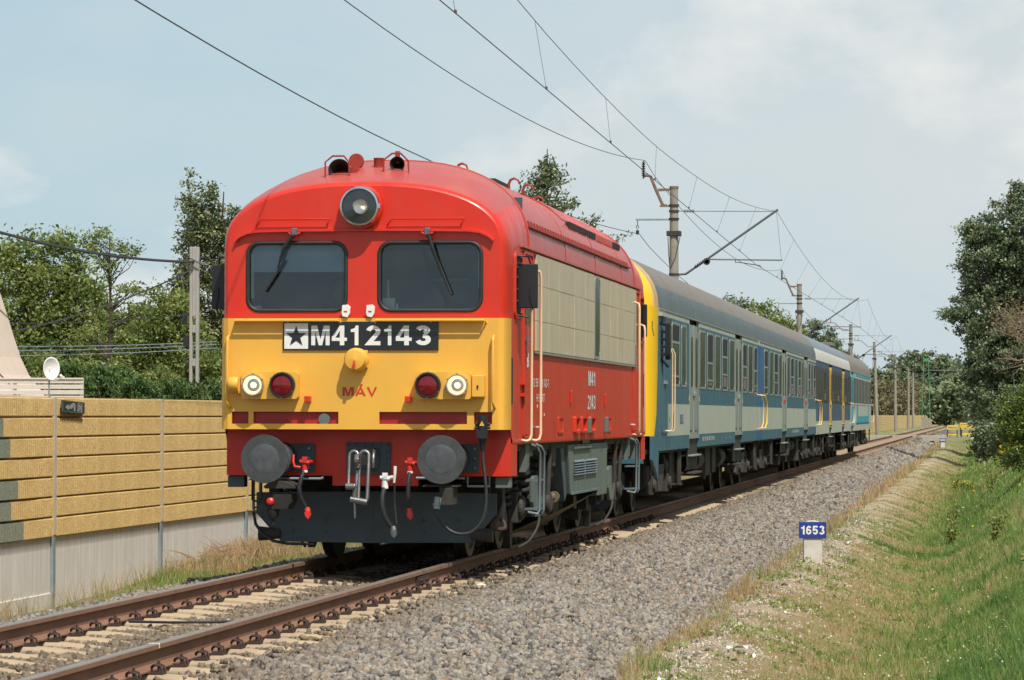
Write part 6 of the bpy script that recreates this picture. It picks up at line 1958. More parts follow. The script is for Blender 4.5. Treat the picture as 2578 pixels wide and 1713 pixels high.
# ------------------------------------------------------------ overhead line masts
MASTS = [(-2.55, 65.0, 7.87), (-2.95, 141.0, 7.9), (-3.48, 223.0, 7.98), (-3.80, 288.0, 8.04), (-3.6, 355.0, 8.05), (-3.75, 430.0, 7.6), (-3.65, 455.0, 7.3)]
def mast(i, x, y, top, label, detail=True, wood=False):
    t = thing('catenary_mast', label, 'mast', (x, y, -0.75), group='concrete overhead line masts left of the track')
    H = top + 0.75
    lean = {3: 0.30, 4: 0.05}.get(i, 0)
    po = MB().tube([(lean, 0, 0), (lean * 0.5, 0, H / 2), (0, 0, H)], [0.17, 0.145, 0.115], 16).build('pole', M['pole'], t, smooth=50)
    MB().lathe([(0.125, H - 0.02), (0.13, H + 0.05), (0, H + 0.06)], (0, 0, 0), 'z', 14).build('pole_cap', M['rusty_bracket'], po)
    z = lambda zz: zz + 0.75
    if not detail:
        MB().tube([(0.1, 0, z(top - 0.75)), (3.2, 0, z(top - 0.75))], 0.02, 6).tube([(0.1, 0, z(5.5)), (2.9, 0, z(7.1))], 0.03, 6).build('cantilever', M['arm'], t)
        return t
    dx = 0
    # inclined tube, tie, registration arm
    cl = MB().tube([(0.12, 0, z(5.44)), (0.33, 0, z(5.45)), (2.92, 0, z(7.25))], 0.033, 8).build('cantilever_tube', M['arm'], t, smooth=60)
    MB().lathe([(0.0, 0), (0.05, 0.01), (0.05, 0.05), (0.0, 0.06)], (0.62, 0, z(5.62)), 'z', 10).build('clamp', M['rubber'], cl)
    ins = MB()
    for k in range(5):
        a = Vector((0.62 + k * 0.05, 0, z(5.66 + k * 0.035)))
        ins.cyl(a, a + Vector((0.018, 0, 0.0125)), 0.055, n=10)
    ins.build('insulator', M['insulator'], cl)
    MB().tube([(0.15, 0, z(7.22)), (2.80, 0, z(7.20))], 0.010, 6).build('tie_wire', M['arm'], t)
    q = MB()
    for k in range(7):
        q.cyl((0.28 + k * 0.045, 0, z(7.22)), (0.298 + k * 0.045, 0, z(7.22)), 0.045, n=10)
    q.build('insulator', M['insulator'], t)
    rg = MB().tube([(0.98, 0, z(5.86)), (3.05, 0, z(5.83))], 0.020, 8).build('registration_tube', M['arm'], t)
    MB().tube([(3.02, 0, z(5.83)), (2.88, 0, z(7.18))], 0.005, 5).build('drop_wire', M['wire_thin'], t)
    MB().tube([(1.72, 0, z(5.86)), (1.74, 0, z(5.76)), (1.80, 0, z(5.78)), (2.42, 0, z(5.68)), (2.45, 0, z(5.62))], 0.014, 6).build('steady_arm', M['arm'], rg)
    MB().lathe([(0.06, -0.03), (0.10, -0.03), (0.10, 0.03), (0.06, 0.03), (0.06, -0.03)], (0.92, 0, z(5.80)), 'y', 16).build('pulley', M['rubber'], cl)
    # back bracket with the feeder insulator
    if i in (0, 1):
        br = MB().prism([(-0.12, z(7.86)), (-0.46, z(7.86)), (-0.44, z(7.78)), (-0.12, z(7.80))], 'y', -0.03, 0.03)
        br.tube([(-0.20, 0, z(7.38)), (-0.32, 0, z(7.40)), (-0.50, 0, z(7.80)), (-0.66, 0, z(8.20)), (-0.78, 0, z(8.24)), (-0.88, 0, z(8.20))], 0.045, 6)
        br.box(-0.40, -0.10, -0.04, 0.04, z(7.34), z(7.39))
        br.build('feeder_bracket', M['rusty_bracket'], t)
        q = MB().cyl((-0.87, 0, z(8.14)), (-0.86, 0, z(8.64)), 0.022, n=8)
        for k in range(8):
            q.lathe([(0.03, 0), (0.068, 0.012), (0.03, 0.035)], (-0.865, 0, z(8.22 + k * 0.05)), 'z', 12)
        q.build('insulator', M['insulator'], t)
    else:
        br = MB().tube([(-0.12, 0, z(top - 0.35)), (-0.55, 0, z(top - 0.40)), (-1.15, 0, z(top + 0.15)), (-1.45, 0, z(top + 0.18)), (-1.75, 0, z(top + 0.15)), (-1.75, 0, z(top + 0.45))], 0.03, 6)
        br.tube([(-1.45, 0, z(top + 0.18)), (-1.45, 0, z(top + 0.45))], 0.03, 6)
        br.build('feeder_bracket', M['rusty_bracket'], t)
    ar = MB().box(-1.08, -0.12, -0.025, 0.025, z(6.96), z(7.01)).build('side_arm', M['galv'], t)
    MB().tube([(-1.03, 0, z(6.96)), (-1.03, 0, z(6.84)), (-1.07, 0, z(6.78)), (-1.03, 0, z(6.72)), (-0.99, 0, z(6.78)), (-1.03, 0, z(6.84))], 0.012, 6).build('hanger_ring', M['wire'], ar)
    MB().lathe([(0, z(6.70)), (0.045, z(6.68)), (0.045, z(6.58)), (0, z(6.56))], (-1.03, 0, 0), 'z', 10).build('insulator', M['rubber'], ar)
    cp = MB().box(-0.20, 0.20, -0.17, 0.17, z(6.52), z(6.66)).build('pole_clamp', M['under'], t, bevel=0.01)
    MB().tube([(-0.18, 0.1, z(6.5)), (-0.16, 0.12, z(6.0)), (-0.12, 0.14, z(5.5)), (-0.13, 0.14, z(4.8))], 0.012, 5).tube([(0.18, -0.1, z(6.5)), (0.05, -0.14, z(5.9)), (-0.10, -0.14, z(5.6))], 0.012, 5).build('earth_cable', M['wire'], t)
    for zz in (7.22, 7.0, 5.44, 7.38):
        MB().lathe([(0.135, z(zz) - 0.03), (0.145, z(zz) - 0.03), (0.145, z(zz) + 0.03), (0.135, z(zz) + 0.03)], (0, 0, 0), 'z', 14).build('band', M['under'], po)
    return t
ml = ['nearest concrete mast, rising behind the first coach, with rusty feeder bracket and cantilever',
      'second concrete mast, rising behind the second coach', 'third concrete mast, rising behind the last coach',
      'leaning pale concrete mast just past the tail of the train', 'next slender concrete mast beyond the leaning one, standing before the far trees',
      'thin far brownish mast, left one of a close pair before the green lattice towers', 'thin far brownish mast, right one of a close pair before the green lattice towers']
for i, (x, y, tp) in enumerate(MASTS):
    mast(i, x, y, tp, ml[i], i < 5)
def lattice(x, y, H, w, label):
    t = thing('lattice_mast', label, 'mast', (x, y, -0.4), group='green lattice masts at the far station')
    m_ = MB()
    hw = w / 2
    for sx in (-1, 1):
        for sy in (-1, 1):
            m_.tube([(sx * hw, sy * hw, 1.4), (sx * hw * 0.6, sy * hw * 0.6, H)], 0.05, 4)
    k = int(H / 0.9)
    for i in range(2, k):
        z0, z1 = i * 0.9, (i + 1) * 0.9
        s0 = hw * (1 - 0.4 * z0 / H)
        m_.tube([(-s0, -s0, z0), (s0, -s0, z1)], 0.03, 4).tube([(-s0, s0, z0), (-s0, -s0, z1)], 0.03, 4).tube([(s0, -s0, z0), (s0, s0, z1)], 0.03, 4)
    m_.box(-hw * 0.7, hw * 0.7, -hw * 0.7, hw * 0.7, H - 0.1, H + 0.35)
    m_.build('lattice', M['green_mast'], t)
    MB().box(-hw * 1.2, hw * 1.2, -hw, hw, 0, 1.5).build('footing', M['pole'], t)
    MB().tube([(0, 0, H * 0.86), (4.5, 0, H * 0.86)], 0.05, 5).tube([(0, 0, H * 0.66), (4.2, 0, H * 0.82)], 0.05, 5).build('cantilever', M['arm'], t)
LT = [(-2.3, 480, 9.7, 1.15), (-5.5, 756, 9.9, 1.3), (-7.0, 945, 9.6, 1.4), (-4.7, 865, 9.9, 1.3), (-4.7, 998, 9.6, 1.3), (-3.8, 1070, 9.4, 1.3)]
ll = ['nearest and tallest green lattice mast at the far end of the line', 'second green lattice mast close to the right of the tallest one', 'far green lattice mast with a pale base stub',
      'far green lattice mast with a small white lamp beside it', 'distant thin green lattice mast, last but one to the right', 'most distant green lattice mast beside the big dark tree']
for (x, y, H, w), lb in zip(LT, ll):
    lattice(x, y, H, w, lb)

# ------------------------------------------------------------ wires
def wire(name, pts, r, label, material=None, cat='wire'):
    o = MB().tube(pts, r, 5).build(name, material or M['wire'])
    return tag(o, label, cat)
def sag(p, q, s, n=24):
    p, q = Vector(p), Vector(q)
    return [p.lerp(q, t / n) - Vector((0, 0, 4 * s * (t / n) * (1 - t / n))) for t in range(n + 1)]
cw = [(0.06, -42, 6.75), (0.02, -12, 6.37), (0.0, 5, 6.19), (0.0, 23.4, 5.98), (-0.1, 45, 5.81), (-0.23, 65, 5.70), (0.15, 141, 5.7), (-0.3, 223, 5.7), (-0.1, 288, 5.7), (-0.1, 355, 5.7), (-0.3, 480, 5.8)]
CW = wire('contact_wire', cw, 0.0075, 'lower overhead contact wire running straight above the track')
SPAN = [(0.33, 65, 7.22), (0.4, 141, 7.2), (-0.2, 223, 7.2), (-0.1, 288, 7.2), (-0.1, 355, 7.2), (-0.3, 480, 7.2)]
pts = []
for k in range(27):
    y = -20 + k * 85 / 26
    pts.append(Vector((float(np.interp(y, [-20, 14.7, 23.4, 32, 39, 65], [-0.35, -0.15, -0.07, 0.0, 0.1, 0.33])), y, 6.5 + 0.00098 * (y - 38) ** 2)))
for a, b in zip(SPAN[:-1], SPAN[1:]):
    pts += sag(a, b, 0.9, 20)[1:]
MSW = wire('messenger_wire', pts, 0.0065, 'upper sagging messenger wire of the overhead line carrying the droppers', M['wire_thin'])
def interp(path, y):
    for a, b in zip(path[:-1], path[1:]):
        if a[1] <= y <= b[1]:
            t = (y - a[1]) / (b[1] - a[1] + 1e-9)
            return Vector(a).lerp(Vector(b), t)
    return Vector(path[-1])
P_ = [Vector(p) for p in pts]
C2 = [Vector(p) for p in cw]
for y in (6.0, 14.7, 23.4, 31.8, 40.0, 48.6, 57.2, 74, 83, 92, 101, 110, 119, 128, 150, 160, 170, 180, 190, 200, 212, 235, 250, 265, 300, 320, 340):
    a, b = interp(P_, y), interp(C2, y + 0.15)
    dr_o = MB().tube([a, b], 0.004, 4)
    dr_o.box(b.x - 0.012, b.x + 0.012, b.y - 0.04, b.y + 0.04, b.z, b.z + 0.04)
    o = dr_o.build('dropper', M['wire_thin'], CW)
def swoop(x, ya, yb, ymin, zmin, k0, k1, n=34):
    out = []
    for i in range(n + 1):
        y = ya + (yb - ya) * i / n
        out.append(Vector((x, y, zmin + (k0 if y < ymin else k1) * (y - ymin) ** 2)))
    return out
wire('feeder_wire', swoop(-3.36, -35, 64.9, 29, 7.59, 0.00068, 0.00082) + sag((-3.42, 65, 8.64), (-3.82, 141, 8.66), 1.0, 20)[1:] + sag((-3.82, 141, 8.66), (-5.2, 223, 8.4), 1.0, 20)[1:] + sag((-5.2, 223, 8.4), (-5.5, 288, 8.4), 1.0, 16)[1:],
     0.009, 'twisted feeder wire climbing to the tall insulator on the nearest mast')
wire('aerial_cable', swoop(-3.52, -35, 64.9, 25, 5.94, 0.00072, 0.0004) + sag((-3.58, 65, 6.58), (-3.98, 141, 6.6), 1.0, 20)[1:] + sag((-3.98, 141, 6.6), (-4.5, 223, 6.6), 1.0, 16)[1:],
     0.0095, 'lower aerial cable vanishing behind the locomotive roof and reappearing at the hanging clamp')

# ------------------------------------------------------------ kilometre posts
def kmpost(x, y, txt, label, s=1.0):
    z0 = float(gz(x, y)) - 0.03
    t = thing('kilometre_post', label, 'milestone', (x, y, z0), rad(9))
    body_ = [(-0.125, -0.02), (0.135, -0.02), (0.140, 0.42), (0.13, 0.56), (0.09, 0.605), (0.03, 0.62), (-0.05, 0.615), (-0.105, 0.585), (-0.125, 0.52)]
    MB().prism([(a * s, b * s) for a, b in body_], 'y', -0.07, 0.07).build('post', M['post_white'], t, bevel=0.015)
    pl_ = MB().box(-0.195 * s, 0.195 * s, -0.088, -0.073, 0.365 * s, 0.60 * s).build('number_plate', M['sign_blue'], t, bevel=0.004)
    if txt:
        lettering(txt, 'numerals', M['white'], pl_, (-0.172 * s, 0.168 * s, 0.42 * s, 0.545 * s), 'front', -0.088, 0.2)
    return t
kmpost(3.68, 16.0, '1653', 'near white stone kilometre post with a blue plate reading 1653')
kmpost(3.47, 190.0, '1655', 'small far kilometre post with a blue plate at the end of the grey ballast')

# ------------------------------------------------------------ level crossing and its barriers
MB().box(-2.6, 3.2, 231, 234.5, -0.4, -0.02).build('road', M['dirt_road'])['kind'] = 'structure'
def barrier(x, y, w, label, rz=0.0, h=0.80):
    z0 = -0.12
    t = thing('pedestrian_barrier', label, 'barrier', (x, y, z0), rz, group='yellow barriers at the foot crossing')
    for sx in (0, w):
        p = MB().tube([(sx, 0, -0.1), (sx, 0, h * 0.62)], 0.045, 8).build('post', M['sign_blue'] if w < 0.9 else M['under_dark'], t)
        MB().tube([(sx, 0, h * 0.62), (sx, 0, h)], 0.045, 8).build('post_top', M['barrier_yellow'], p)
    for zz, hh in ((h * 0.98, 0.12), (h * 0.66, 0.07), (0.10, 0.09)):
        MB().box(-0.02, w + 0.02, -0.03, 0.03, zz - hh / 2, zz + hh / 2).build('rail', M['barrier_yellow'], t, bevel=0.01)
barrier(3.20, 245, 0.75, 'yellow barrier of the foot crossing standing closest to the rails', 0.1)
barrier(4.28, 247, 0.80, 'yellow barrier second from the rails at the foot crossing', -0.05)
barrier(5.40, 244, 0.55, 'yellow barrier on blue posts, third from the rails', 0.1)
barrier(6.30, 245, 0.60, 'yellow barrier on blue posts beside the dark tree', 0.0)
barrier(4.1, 262, 2.0, 'wide yellow barrier in the back row of the foot crossing', 0.02, 0.95)

# ------------------------------------------------------------ left: utility pole, terrace fence, dish, house
up = thing('utility_pole', 'pale reinforced concrete utility pole with slots carrying cables behind the wall', 'pole', (-8.45, 30.0, 0.4))
m_ = MB()
H = 4.20
for sx in (-0.06, 0.06):
    m_.box(sx - 0.026, sx + 0.026, -0.05, 0.05, -0.6, H)
for k in range(8):
    z0 = -0.5 + k * 0.62
    if z0 < 2.9:
        m_.box(-0.033, 0.033, -0.045, 0.045, z0, z0 + 0.14)
m_.box(-0.033, 0.033, -0.048, 0.048, 2.9, H)
m_.build('shaft', mat('pale_pole_concrete', (0.37, 0.345, 0.32), 0.9, var=0.1, bump=0.2), up, bevel=0.008)
ins = MB()
for zz in (3.98, 3.72):
    ins.cyl((0.11, -0.02, zz), (0.19, -0.02, zz + 0.02), 0.03, n=8)
ins.tube([(0.1, 0, 3.95), (0.2, 0, 4.0), (0.26, 0, 3.9)], 0.012, 6).tube([(-0.1, -0.1, 4.0), (0.1, -0.12, 3.9), (0.2, -0.1, 3.85)], 0.012, 6)
ins.box(-0.22, -0.14, -0.05, 0.05, 2.75, 3.0).box(-0.20, -0.10, -0.05, 0.05, 2.35, 2.55)
ins.build('cable_fittings', M['rubber'], up)
def ucable(name, a, b, s, r, label):
    p_ = sag(a, b, s, 20)
    d_ = (p_[0] - p_[1]).normalized()
    ext = [p_[0] + d_ * k_ * 2.0 + Vector((0, 0, 0.02 * k_ * k_)) for k_ in range(9, 0, -1)]
    return wire(name, ext + p_, r, label, M['wire'], 'cable')
UX, UY = -8.45, 30.0
ucable('cable', (-10.9, 20.0, 4.86), (UX, UY, 4.32), 0.22, 0.026, 'thick black cable sagging from the upper left to the top of the concrete utility pole')
ucable('cable', (-11.4, 24.0, 2.72), (UX, UY, 4.20), 0.22, 0.014, 'thin cable rising from the lower left to just under the top of the utility pole')
for k, (dz, lb) in enumerate(((0.0, 'uppermost of the three light wires low in front of the left trees'), (-0.07, 'middle of the three light wires low in front of the left trees'), (-0.16, 'lowest of the three light wires low in front of the left trees'))):
    wire('cable', [Vector((-14.0, 4.0, 2.2 + dz))] + sag((-10.6, 24.0, 2.63 + dz), (-8.9, 34.0, 2.92 + dz * 0.8), 0.03, 12), 0.009, lb, M['galv'], 'cable')
ucable('cable', (-11.3, 22.0, 3.05), (UX - 0.1, UY, 3.35), 0.12, 0.008, 'fainter wire crossing the left trees to the black fitting on the utility pole')

fn = thing('terrace_fence', 'white horizontal board fence on the terrace above the ochre wall at far left', 'fence', (-9.36, 20.0, 1.45))
for k in range(5):
    zz = 0.17 + k * 0.088
    MB().box(-0.36, 1.37, -0.012, 0.012, zz, zz + 0.068).build('board', M['plank_white'], fn, bevel=0.003)
MB().box(-0.36, 1.37, -0.03, 0.03, 0.585, 0.61).build('top_rail', M['plank_white'], fn, bevel=0.003)
for x_ in (-0.3, 0.25, 0.75, 1.34):
    MB().box(x_ - 0.025, x_ + 0.025, 0.014, 0.05, -0.6, 0.60).build('post', M['plank_white'], fn)
ds = thing('satellite_dish', 'white satellite dish on the terrace fence beside the beige house', 'satellite dish', (-8.42, 19.6, 2.02))
ds.rotation_euler = (0, 0, rad(52))
dm = MB()
vs_, fs2 = [], []
nr_, na = 6, 28
for i in range(nr_ + 1):
    rr_ = i / nr_
    for j in range(na):
        a = 2 * math.pi * j / na
        vs_.append((0.165 * rr_ * math.cos(a), 0.06 * rr_ * rr_ - 0.03, 0.185 * rr_ * math.sin(a) + 0.18))
for i in range(nr_):
    for j in range(na):
        fs2.append((i * na + j, i * na + (j + 1) % na, (i + 1) * na + (j + 1) % na, (i + 1) * na + j))
dm.add([(p[0], -p[1], p[2]) for p in vs_], fs2)
do = dm.build('reflector', M['white'], ds, smooth=80)
so_ = do.modifiers.new('thick', 'SOLIDIFY'); so_.thickness = 0.006
MB().tube([(0, 0, 0.0), (0, -0.16, -0.005), (0, -0.30, 0.03)], 0.007, 6).cyl((0, -0.30, 0.045), (0, -0.26, 0.075), 0.022, n=10).box(-0.02, 0.02, -0.34, -0.28, 0.02, 0.06).build('feed_arm', M['beige'], ds)
MB().tube([(0, 0.03, -0.5), (0, 0.03, 0.15)], 0.014, 8).build('mast', M['galv'], ds)
hs_ = thing('house', 'beige house corner with a steep curved roof slope at the left edge', 'house', (-10.7, 24.5, -0.3))
prof = [(-4.5, 0.0), (0.95, 0.0), (0.95, 2.1), (0.78, 2.22), (0.60, 2.45), (0.45, 2.75), (0.33, 3.1), (0.22, 3.45), (0.05, 3.95), (-0.6, 4.4), (-4.5, 4.6)]
prof = [(a, b) for a, b in prof]
MB().prism(prof[:3] + [(-4.5, 2.1)], 'y', -6.0, -0.1).build('wall', M['stucco'], hs_)
MB().prism([prof[2]] + prof[3:] + [(-4.5, 2.1)], 'y', -6.2, 0.0).build('roof', mat('beige_roof_cloth', (0.60, 0.49, 0.40), 0.85, var=0.05), hs_)
MB().tube([(0.96, -1.9, 2.1), (0.61, -1.9, 2.46), (0.34, -1.9, 3.11), (0.23, -1.9, 3.46)], 0.012, 6).build('roof_seam', M['bark'], hs_)

# ------------------------------------------------------------ vegetation
def tri_mesh(name, V, F, tint, material, parent=None, quads=False):
    me = bpy.data.meshes.new(name)
    nv, nf = len(V), len(F)
    k = 4 if quads else 3
    me.vertices.add(nv)
    me.vertices.foreach_set('co', V.astype(np.float32).ravel())
    me.loops.add(nf * k)
    me.loops.foreach_set('vertex_index', F.astype(np.int32).ravel())
    me.polygons.add(nf)
    me.polygons.foreach_set('loop_start', np.arange(0, nf * k, k, dtype=np.int32))
    me.update(calc_edges=True)
    a = me.attributes.new('tint', 'FLOAT', 'POINT')
    a.data.foreach_set('value', np.clip(tint, 0, 1).astype(np.float32))
    me.materials.append(material)
    o = bpy.data.objects.new(name, me)
    COL.objects.link(o)
    o.parent = parent
    return o
def leaves(name, C, size, tint, material, parent, g, aspect=1.6, droop=0.0):
    n = len(C)
    u = g.normal(0, 1, (n, 3)); u[:, 2] *= (0.8 + droop)
    u /= np.linalg.norm(u, axis=1, keepdims=True)
    w = g.normal(0, 1, (n, 3)); w[:, 2] *= 0.6
    w -= (w * u).sum(1, keepdims=True) * u
    w /= np.linalg.norm(w, axis=1, keepdims=True)
    s = (size * g.uniform(0.6, 1.3, n))[:, None]
    a = u * s * aspect * 0.5
    b = w * s * 0.5
    V = np.stack([C - a, C + b * 0.9, C + a, C - b * 0.9], 1).reshape(-1, 3)
    F = np.arange(n * 4).reshape(n, 4)
    return tri_mesh(name, V, F, np.repeat(tint, 4), material, parent, True)
def crown_points(lobes, ncl, per, cr, g, hollow=0.55, flat=0.75):
    wts = np.array([l[3] * l[4] * l[5] for l in lobes]) ** 0.75
    wts /= wts.sum()
    ids = g.choice(len(lobes), ncl, p=wts)
    Lb = np.array([l[:6] for l in lobes])[ids]
    d = g.normal(0, 1, (ncl, 3)); d /= np.linalg.norm(d, axis=1, keepdims=True)
    r = hollow + (1 - hollow) * g.random(ncl) ** 0.7
    K = Lb[:, :3] + d * Lb[:, 3:6] * r[:, None]
    P = K[:, None, :] + g.normal(0, 1, (ncl, per, 3)) * cr * np.array([1, 1, flat]) * g.uniform(0.55, 1.25, (ncl, 1, 1))
    t = g.uniform(0.1, 0.75, (ncl, 1)) + g.normal(0, 0.16, (ncl, per))
    return K, P.reshape(-1, 3), t.ravel()
def limbs(mb, base, K, r0, g, zlo, zhi, m, n, thin=0.3, up=(0.45, 0.8)):
    idx = g.choice(len(K), min(n, len(K)), replace=False)
    for i in idx:
        k = K[i]
        z0 = min(zhi, max(zlo, base(0)[2] + (k[2] - base(0)[2]) * g.uniform(*up)))
        s = Vector(base(z0))
        e = Vector(k)
        mid = s.lerp(e, 0.5) + Vector(g.normal(0, 0.12, 3)) * (e - s).length * 0.5
        rr = r0 * (1 - 0.75 * (z0 - zlo) / max(zhi - zlo, 0.1)) * thin
        mb.tube([s, mid, e], [rr, rr * 0.65, rr * 0.2], 5, m)
def tree(name, label, x, y, lobes, ncl, per, cr, leaf, matk, tr=0.15, seed=0, group=None, cat='tree', z=None, nl=26, hollow=0.55, lean=0.0, bark='bark', droop=0.0, crown='crown', thin=0.3, aspect=1.6, flat=0.75, up=(0.45, 0.8)):
    g = np.random.default_rng(seed + 100)
    z = float(gz(x, y)) if z is None else z
    t = thing(name, label, cat, (x, y, z), group=group)
    lob = [(a - x, b - y, c - z, *r) for a, b, c, *r in lobes]
    zt = max(l[2] + l[5] * 0.6 for l in lob)
    ctr = np.average(np.array([l[:2] for l in lob]), axis=0, weights=[l[3] * l[5] for l in lob])
    def base(h):
        f = min(1, h / zt)
        return (ctr[0] * f + lean * math.sin(f * 3) * 0.3, ctr[1] * f, h)
    K, P, tt = crown_points(lob, ncl, per, cr, g, hollow, flat)
    zmin = min(l[2] - l[5] for l in lob)
    mb = MB()
    hs = [0, zt * 0.1, zt * 0.3, zt * 0.5, zt * 0.7, zt * 0.85, zt]
    mb.tube([(base(h)[0] + 0.04 * math.sin(h * 1.7 + seed), base(h)[1], h - (0.3 if h == 0 else 0)) for h in hs], [tr * 1.35, tr, tr * 0.85, tr * 0.65, tr * 0.45, tr * 0.28, tr * 0.1], 9)
    limbs(mb, base, K, tr, g, max(0.3, zmin * 0.8), zt, 0, nl, thin, up)
    mb.build('trunk', M[bark], t, smooth=70)
    leaves(crown, P, leaf, tt, M[matk], t, g, aspect, droop)
    return t
# --- left, behind the wall
tree('broadleaf_tree', 'broad green tree with open leafy top at the far left behind the beige house', -15.6, 45, [(-16.3, 45, 4.0, 1.3, 1.2, 1.6), (-15.2, 45, 4.4, 0.9, 1.0, 1.35), (-14.7, 45.3, 3.6, 0.75, 0.9, 1.5), (-15.6, 44.5, 2.4, 1.5, 1.2, 1.2), (-16.9, 45, 2.7, 1.2, 1.2, 1.3)],
     430, 90, 0.18, 0.072, 'leaf_mid', 0.12, 1)
tree('sparse_tree', 'thin dark-trunked tree with sparse tiered branches standing against the sky at left', -11.40, 35, [(-11.45, 35, 5.0, 0.38, 0.4, 0.22), (-11.75, 35, 4.85, 0.22, 0.3, 0.28), (-10.95, 35, 4.75, 0.35, 0.3, 0.14), (-11.35, 35, 4.55, 0.45, 0.4, 0.16), (-10.85, 35, 3.95, 0.40, 0.3, 0.12), (-10.85, 35, 3.6, 0.35, 0.3, 0.12), (-11.2, 35, 4.2, 0.3, 0.3, 0.15), (-11.0, 35, 3.15, 0.35, 0.3, 0.2), (-11.75, 35, 3.1, 0.35, 0.3, 0.2)],
     120, 22, 0.085, 0.045, 'leaf_mid', 0.062, 2, nl=60, hollow=0.2, thin=0.42, up=(0.86, 0.97))
tree('poplar_tree', 'tall narrow poplar rising above the utility pole left of the locomotive', -12.15, 48, [(-12.55, 48, 5.9, 0.30, 0.4, 1.45), (-12.15, 48, 5.6, 0.36, 0.4, 1.5), (-11.65, 48.2, 5.3, 0.38, 0.4, 1.6), (-12.65, 48, 4.3, 0.45, 0.5, 1.3), (-11.8, 48, 3.6, 0.75, 0.6, 1.7), (-11.2, 48, 4.6, 0.5, 0.5, 1.8), (-12.3, 48, 2.2, 0.9, 0.7, 1.5), (-11.0, 48, 2.6, 0.9, 0.7, 1.6), (-12.95, 48, 3.9, 0.25, 0.3, 0.9)],
     900, 62, 0.115, 0.058, 'leaf_poplar', 0.13, 3, nl=40, hollow=0.25)
tree('broadleaf_tree', 'round lighter green tree between the thin tree and the utility pole', -12.0, 42, [(-11.75, 42, 3.55, 0.6, 0.7, 0.8), (-12.3, 42, 2.75, 0.7, 0.7, 0.8), (-11.4, 42.2, 2.4, 0.8, 0.8, 1.1)], 280, 70, 0.14, 0.062, 'leaf_mid', 0.09, 4)
tree('broadleaf_tree', 'leafy tree filling the gap below the thin tree, deeper in the left garden', -14.0, 50, [(-13.9, 50, 3.0, 1.3, 0.9, 1.3), (-15.2, 50, 2.8, 1.2, 0.9, 1.3), (-14.9, 50, 1.6, 1.6, 0.9, 1.0)], 320, 80, 0.2, 0.078, 'leaf_mid', 0.1, 5)
tree('round_shrub', 'yellowish green shrub between the juniper and the trees at left', -10.6, 33, [(-10.7, 33, 2.0, 0.5, 0.5, 0.55), (-11.4, 33, 1.9, 0.6, 0.5, 0.6), (-12.2, 33.5, 2.0, 0.7, 0.5, 0.7), (-9.9, 33, 1.8, 0.5, 0.4, 0.7)], 260, 60, 0.10, 0.045, 'leaf_mid', 0.05, 6, cat='shrub')
tree('juniper_hedge', 'dark feathery juniper hedge top showing just above the ochre wall', -7.7, 25, [(-8.3, 25, 1.75, 0.45, 0.4, 0.42), (-7.6, 25, 1.70, 0.5, 0.4, 0.42), (-6.9, 25, 1.62, 0.5, 0.4, 0.45), (-8.9, 25.4, 1.95, 0.4, 0.4, 0.45), (-6.2, 25.5, 1.55, 0.5, 0.4, 0.4), (-9.5, 25, 1.95, 0.4, 0.4, 0.4)],
     560, 60, 0.07, 0.034, 'leaf_juniper', 0.06, 7, cat='hedge', hollow=0.2, droop=0.8, aspect=2.6)
tree('climbing_shrub', 'grey green shrub tangled round the utility pole behind the wall', -8.0, 33, [(-7.9, 33, 1.7, 0.45, 0.4, 0.9), (-8.6, 33, 1.6, 0.4, 0.4, 0.5), (-7.2, 33, 2.0, 0.5, 0.4, 1.1)], 220, 60, 0.10, 0.04, 'leaf_poplar', 0.04, 8, cat='shrub', hollow=0.25)
# --- spruce and trees showing over the train
def spruce(label, x, y, ztop, hw, seed, zb=0.0, matk='leaf_spruce', n=150, group=None):
    g = np.random.default_rng(seed)
    z = float(gz(x, y)) if x > -5.3 else -0.2
    t = thing('spruce_tree', label, 'tree', (x, y, z), group=group)
    H = ztop - z
    mb = MB().tube([(0, 0, -0.3), (0, 0, H * 0.5), (0, 0, H)], [0.16, 0.09, 0.015], 8)
    P, T = [], []
    for i in range(n):
        f = g.random() ** 0.8
        z0 = H * (0.12 + 0.86 * f)
        L_ = max(0.10, min(hw * 1.2, 0.80 * (H - z0) + 0.06) * g.uniform(0.45, 1.12))
        a = g.uniform(0, 6.28)
        d = np.array([math.cos(a), math.sin(a), 0])
        p0 = np.array([0, 0, z0])
        up_ = g.uniform(-0.15, 0.35)
        pts = [p0, p0 + d * L_ * 0.5 + np.array([0, 0, -0.10 * L_ + up_ * L_ * 0.3]), p0 + d * L_ + np.array([0, 0, up_ * L_])]
        mb.tube(pts, [0.022, 0.014, 0.005], 4)
        m_ = int(46 * L_ / hw) + 10
        s = g.random(m_) ** 0.7
        base = p0[None] + d[None] * (L_ * s)[:, None] + np.stack([s * 0, s * 0, up_ * L_ * s * s], 1)
        P.append(base + g.normal(0, 1, (m_, 3)) * np.array([0.09, 0.09, 0.08]) - np.array([0, 0, 0.05]))
        T.append(np.full(m_, g.uniform(0.1, 0.8)) + g.normal(0, 0.12, m_))
    mb.build('trunk', M['bark'], t)
    leaves('crown', np.concatenate(P), 0.085, np.concatenate(T), M[matk], t, g, 2.0, 0.5)
    return t
spruce('loose dark spruce showing above the locomotive roof against the sky', -8.6, 85, 10.5, 2.2, 31, n=260)
spruce('small conifer tip peeping over the first coach behind the nearest mast', -8.3, 170 - 35, 7.75, 1.2, 32, n=90)
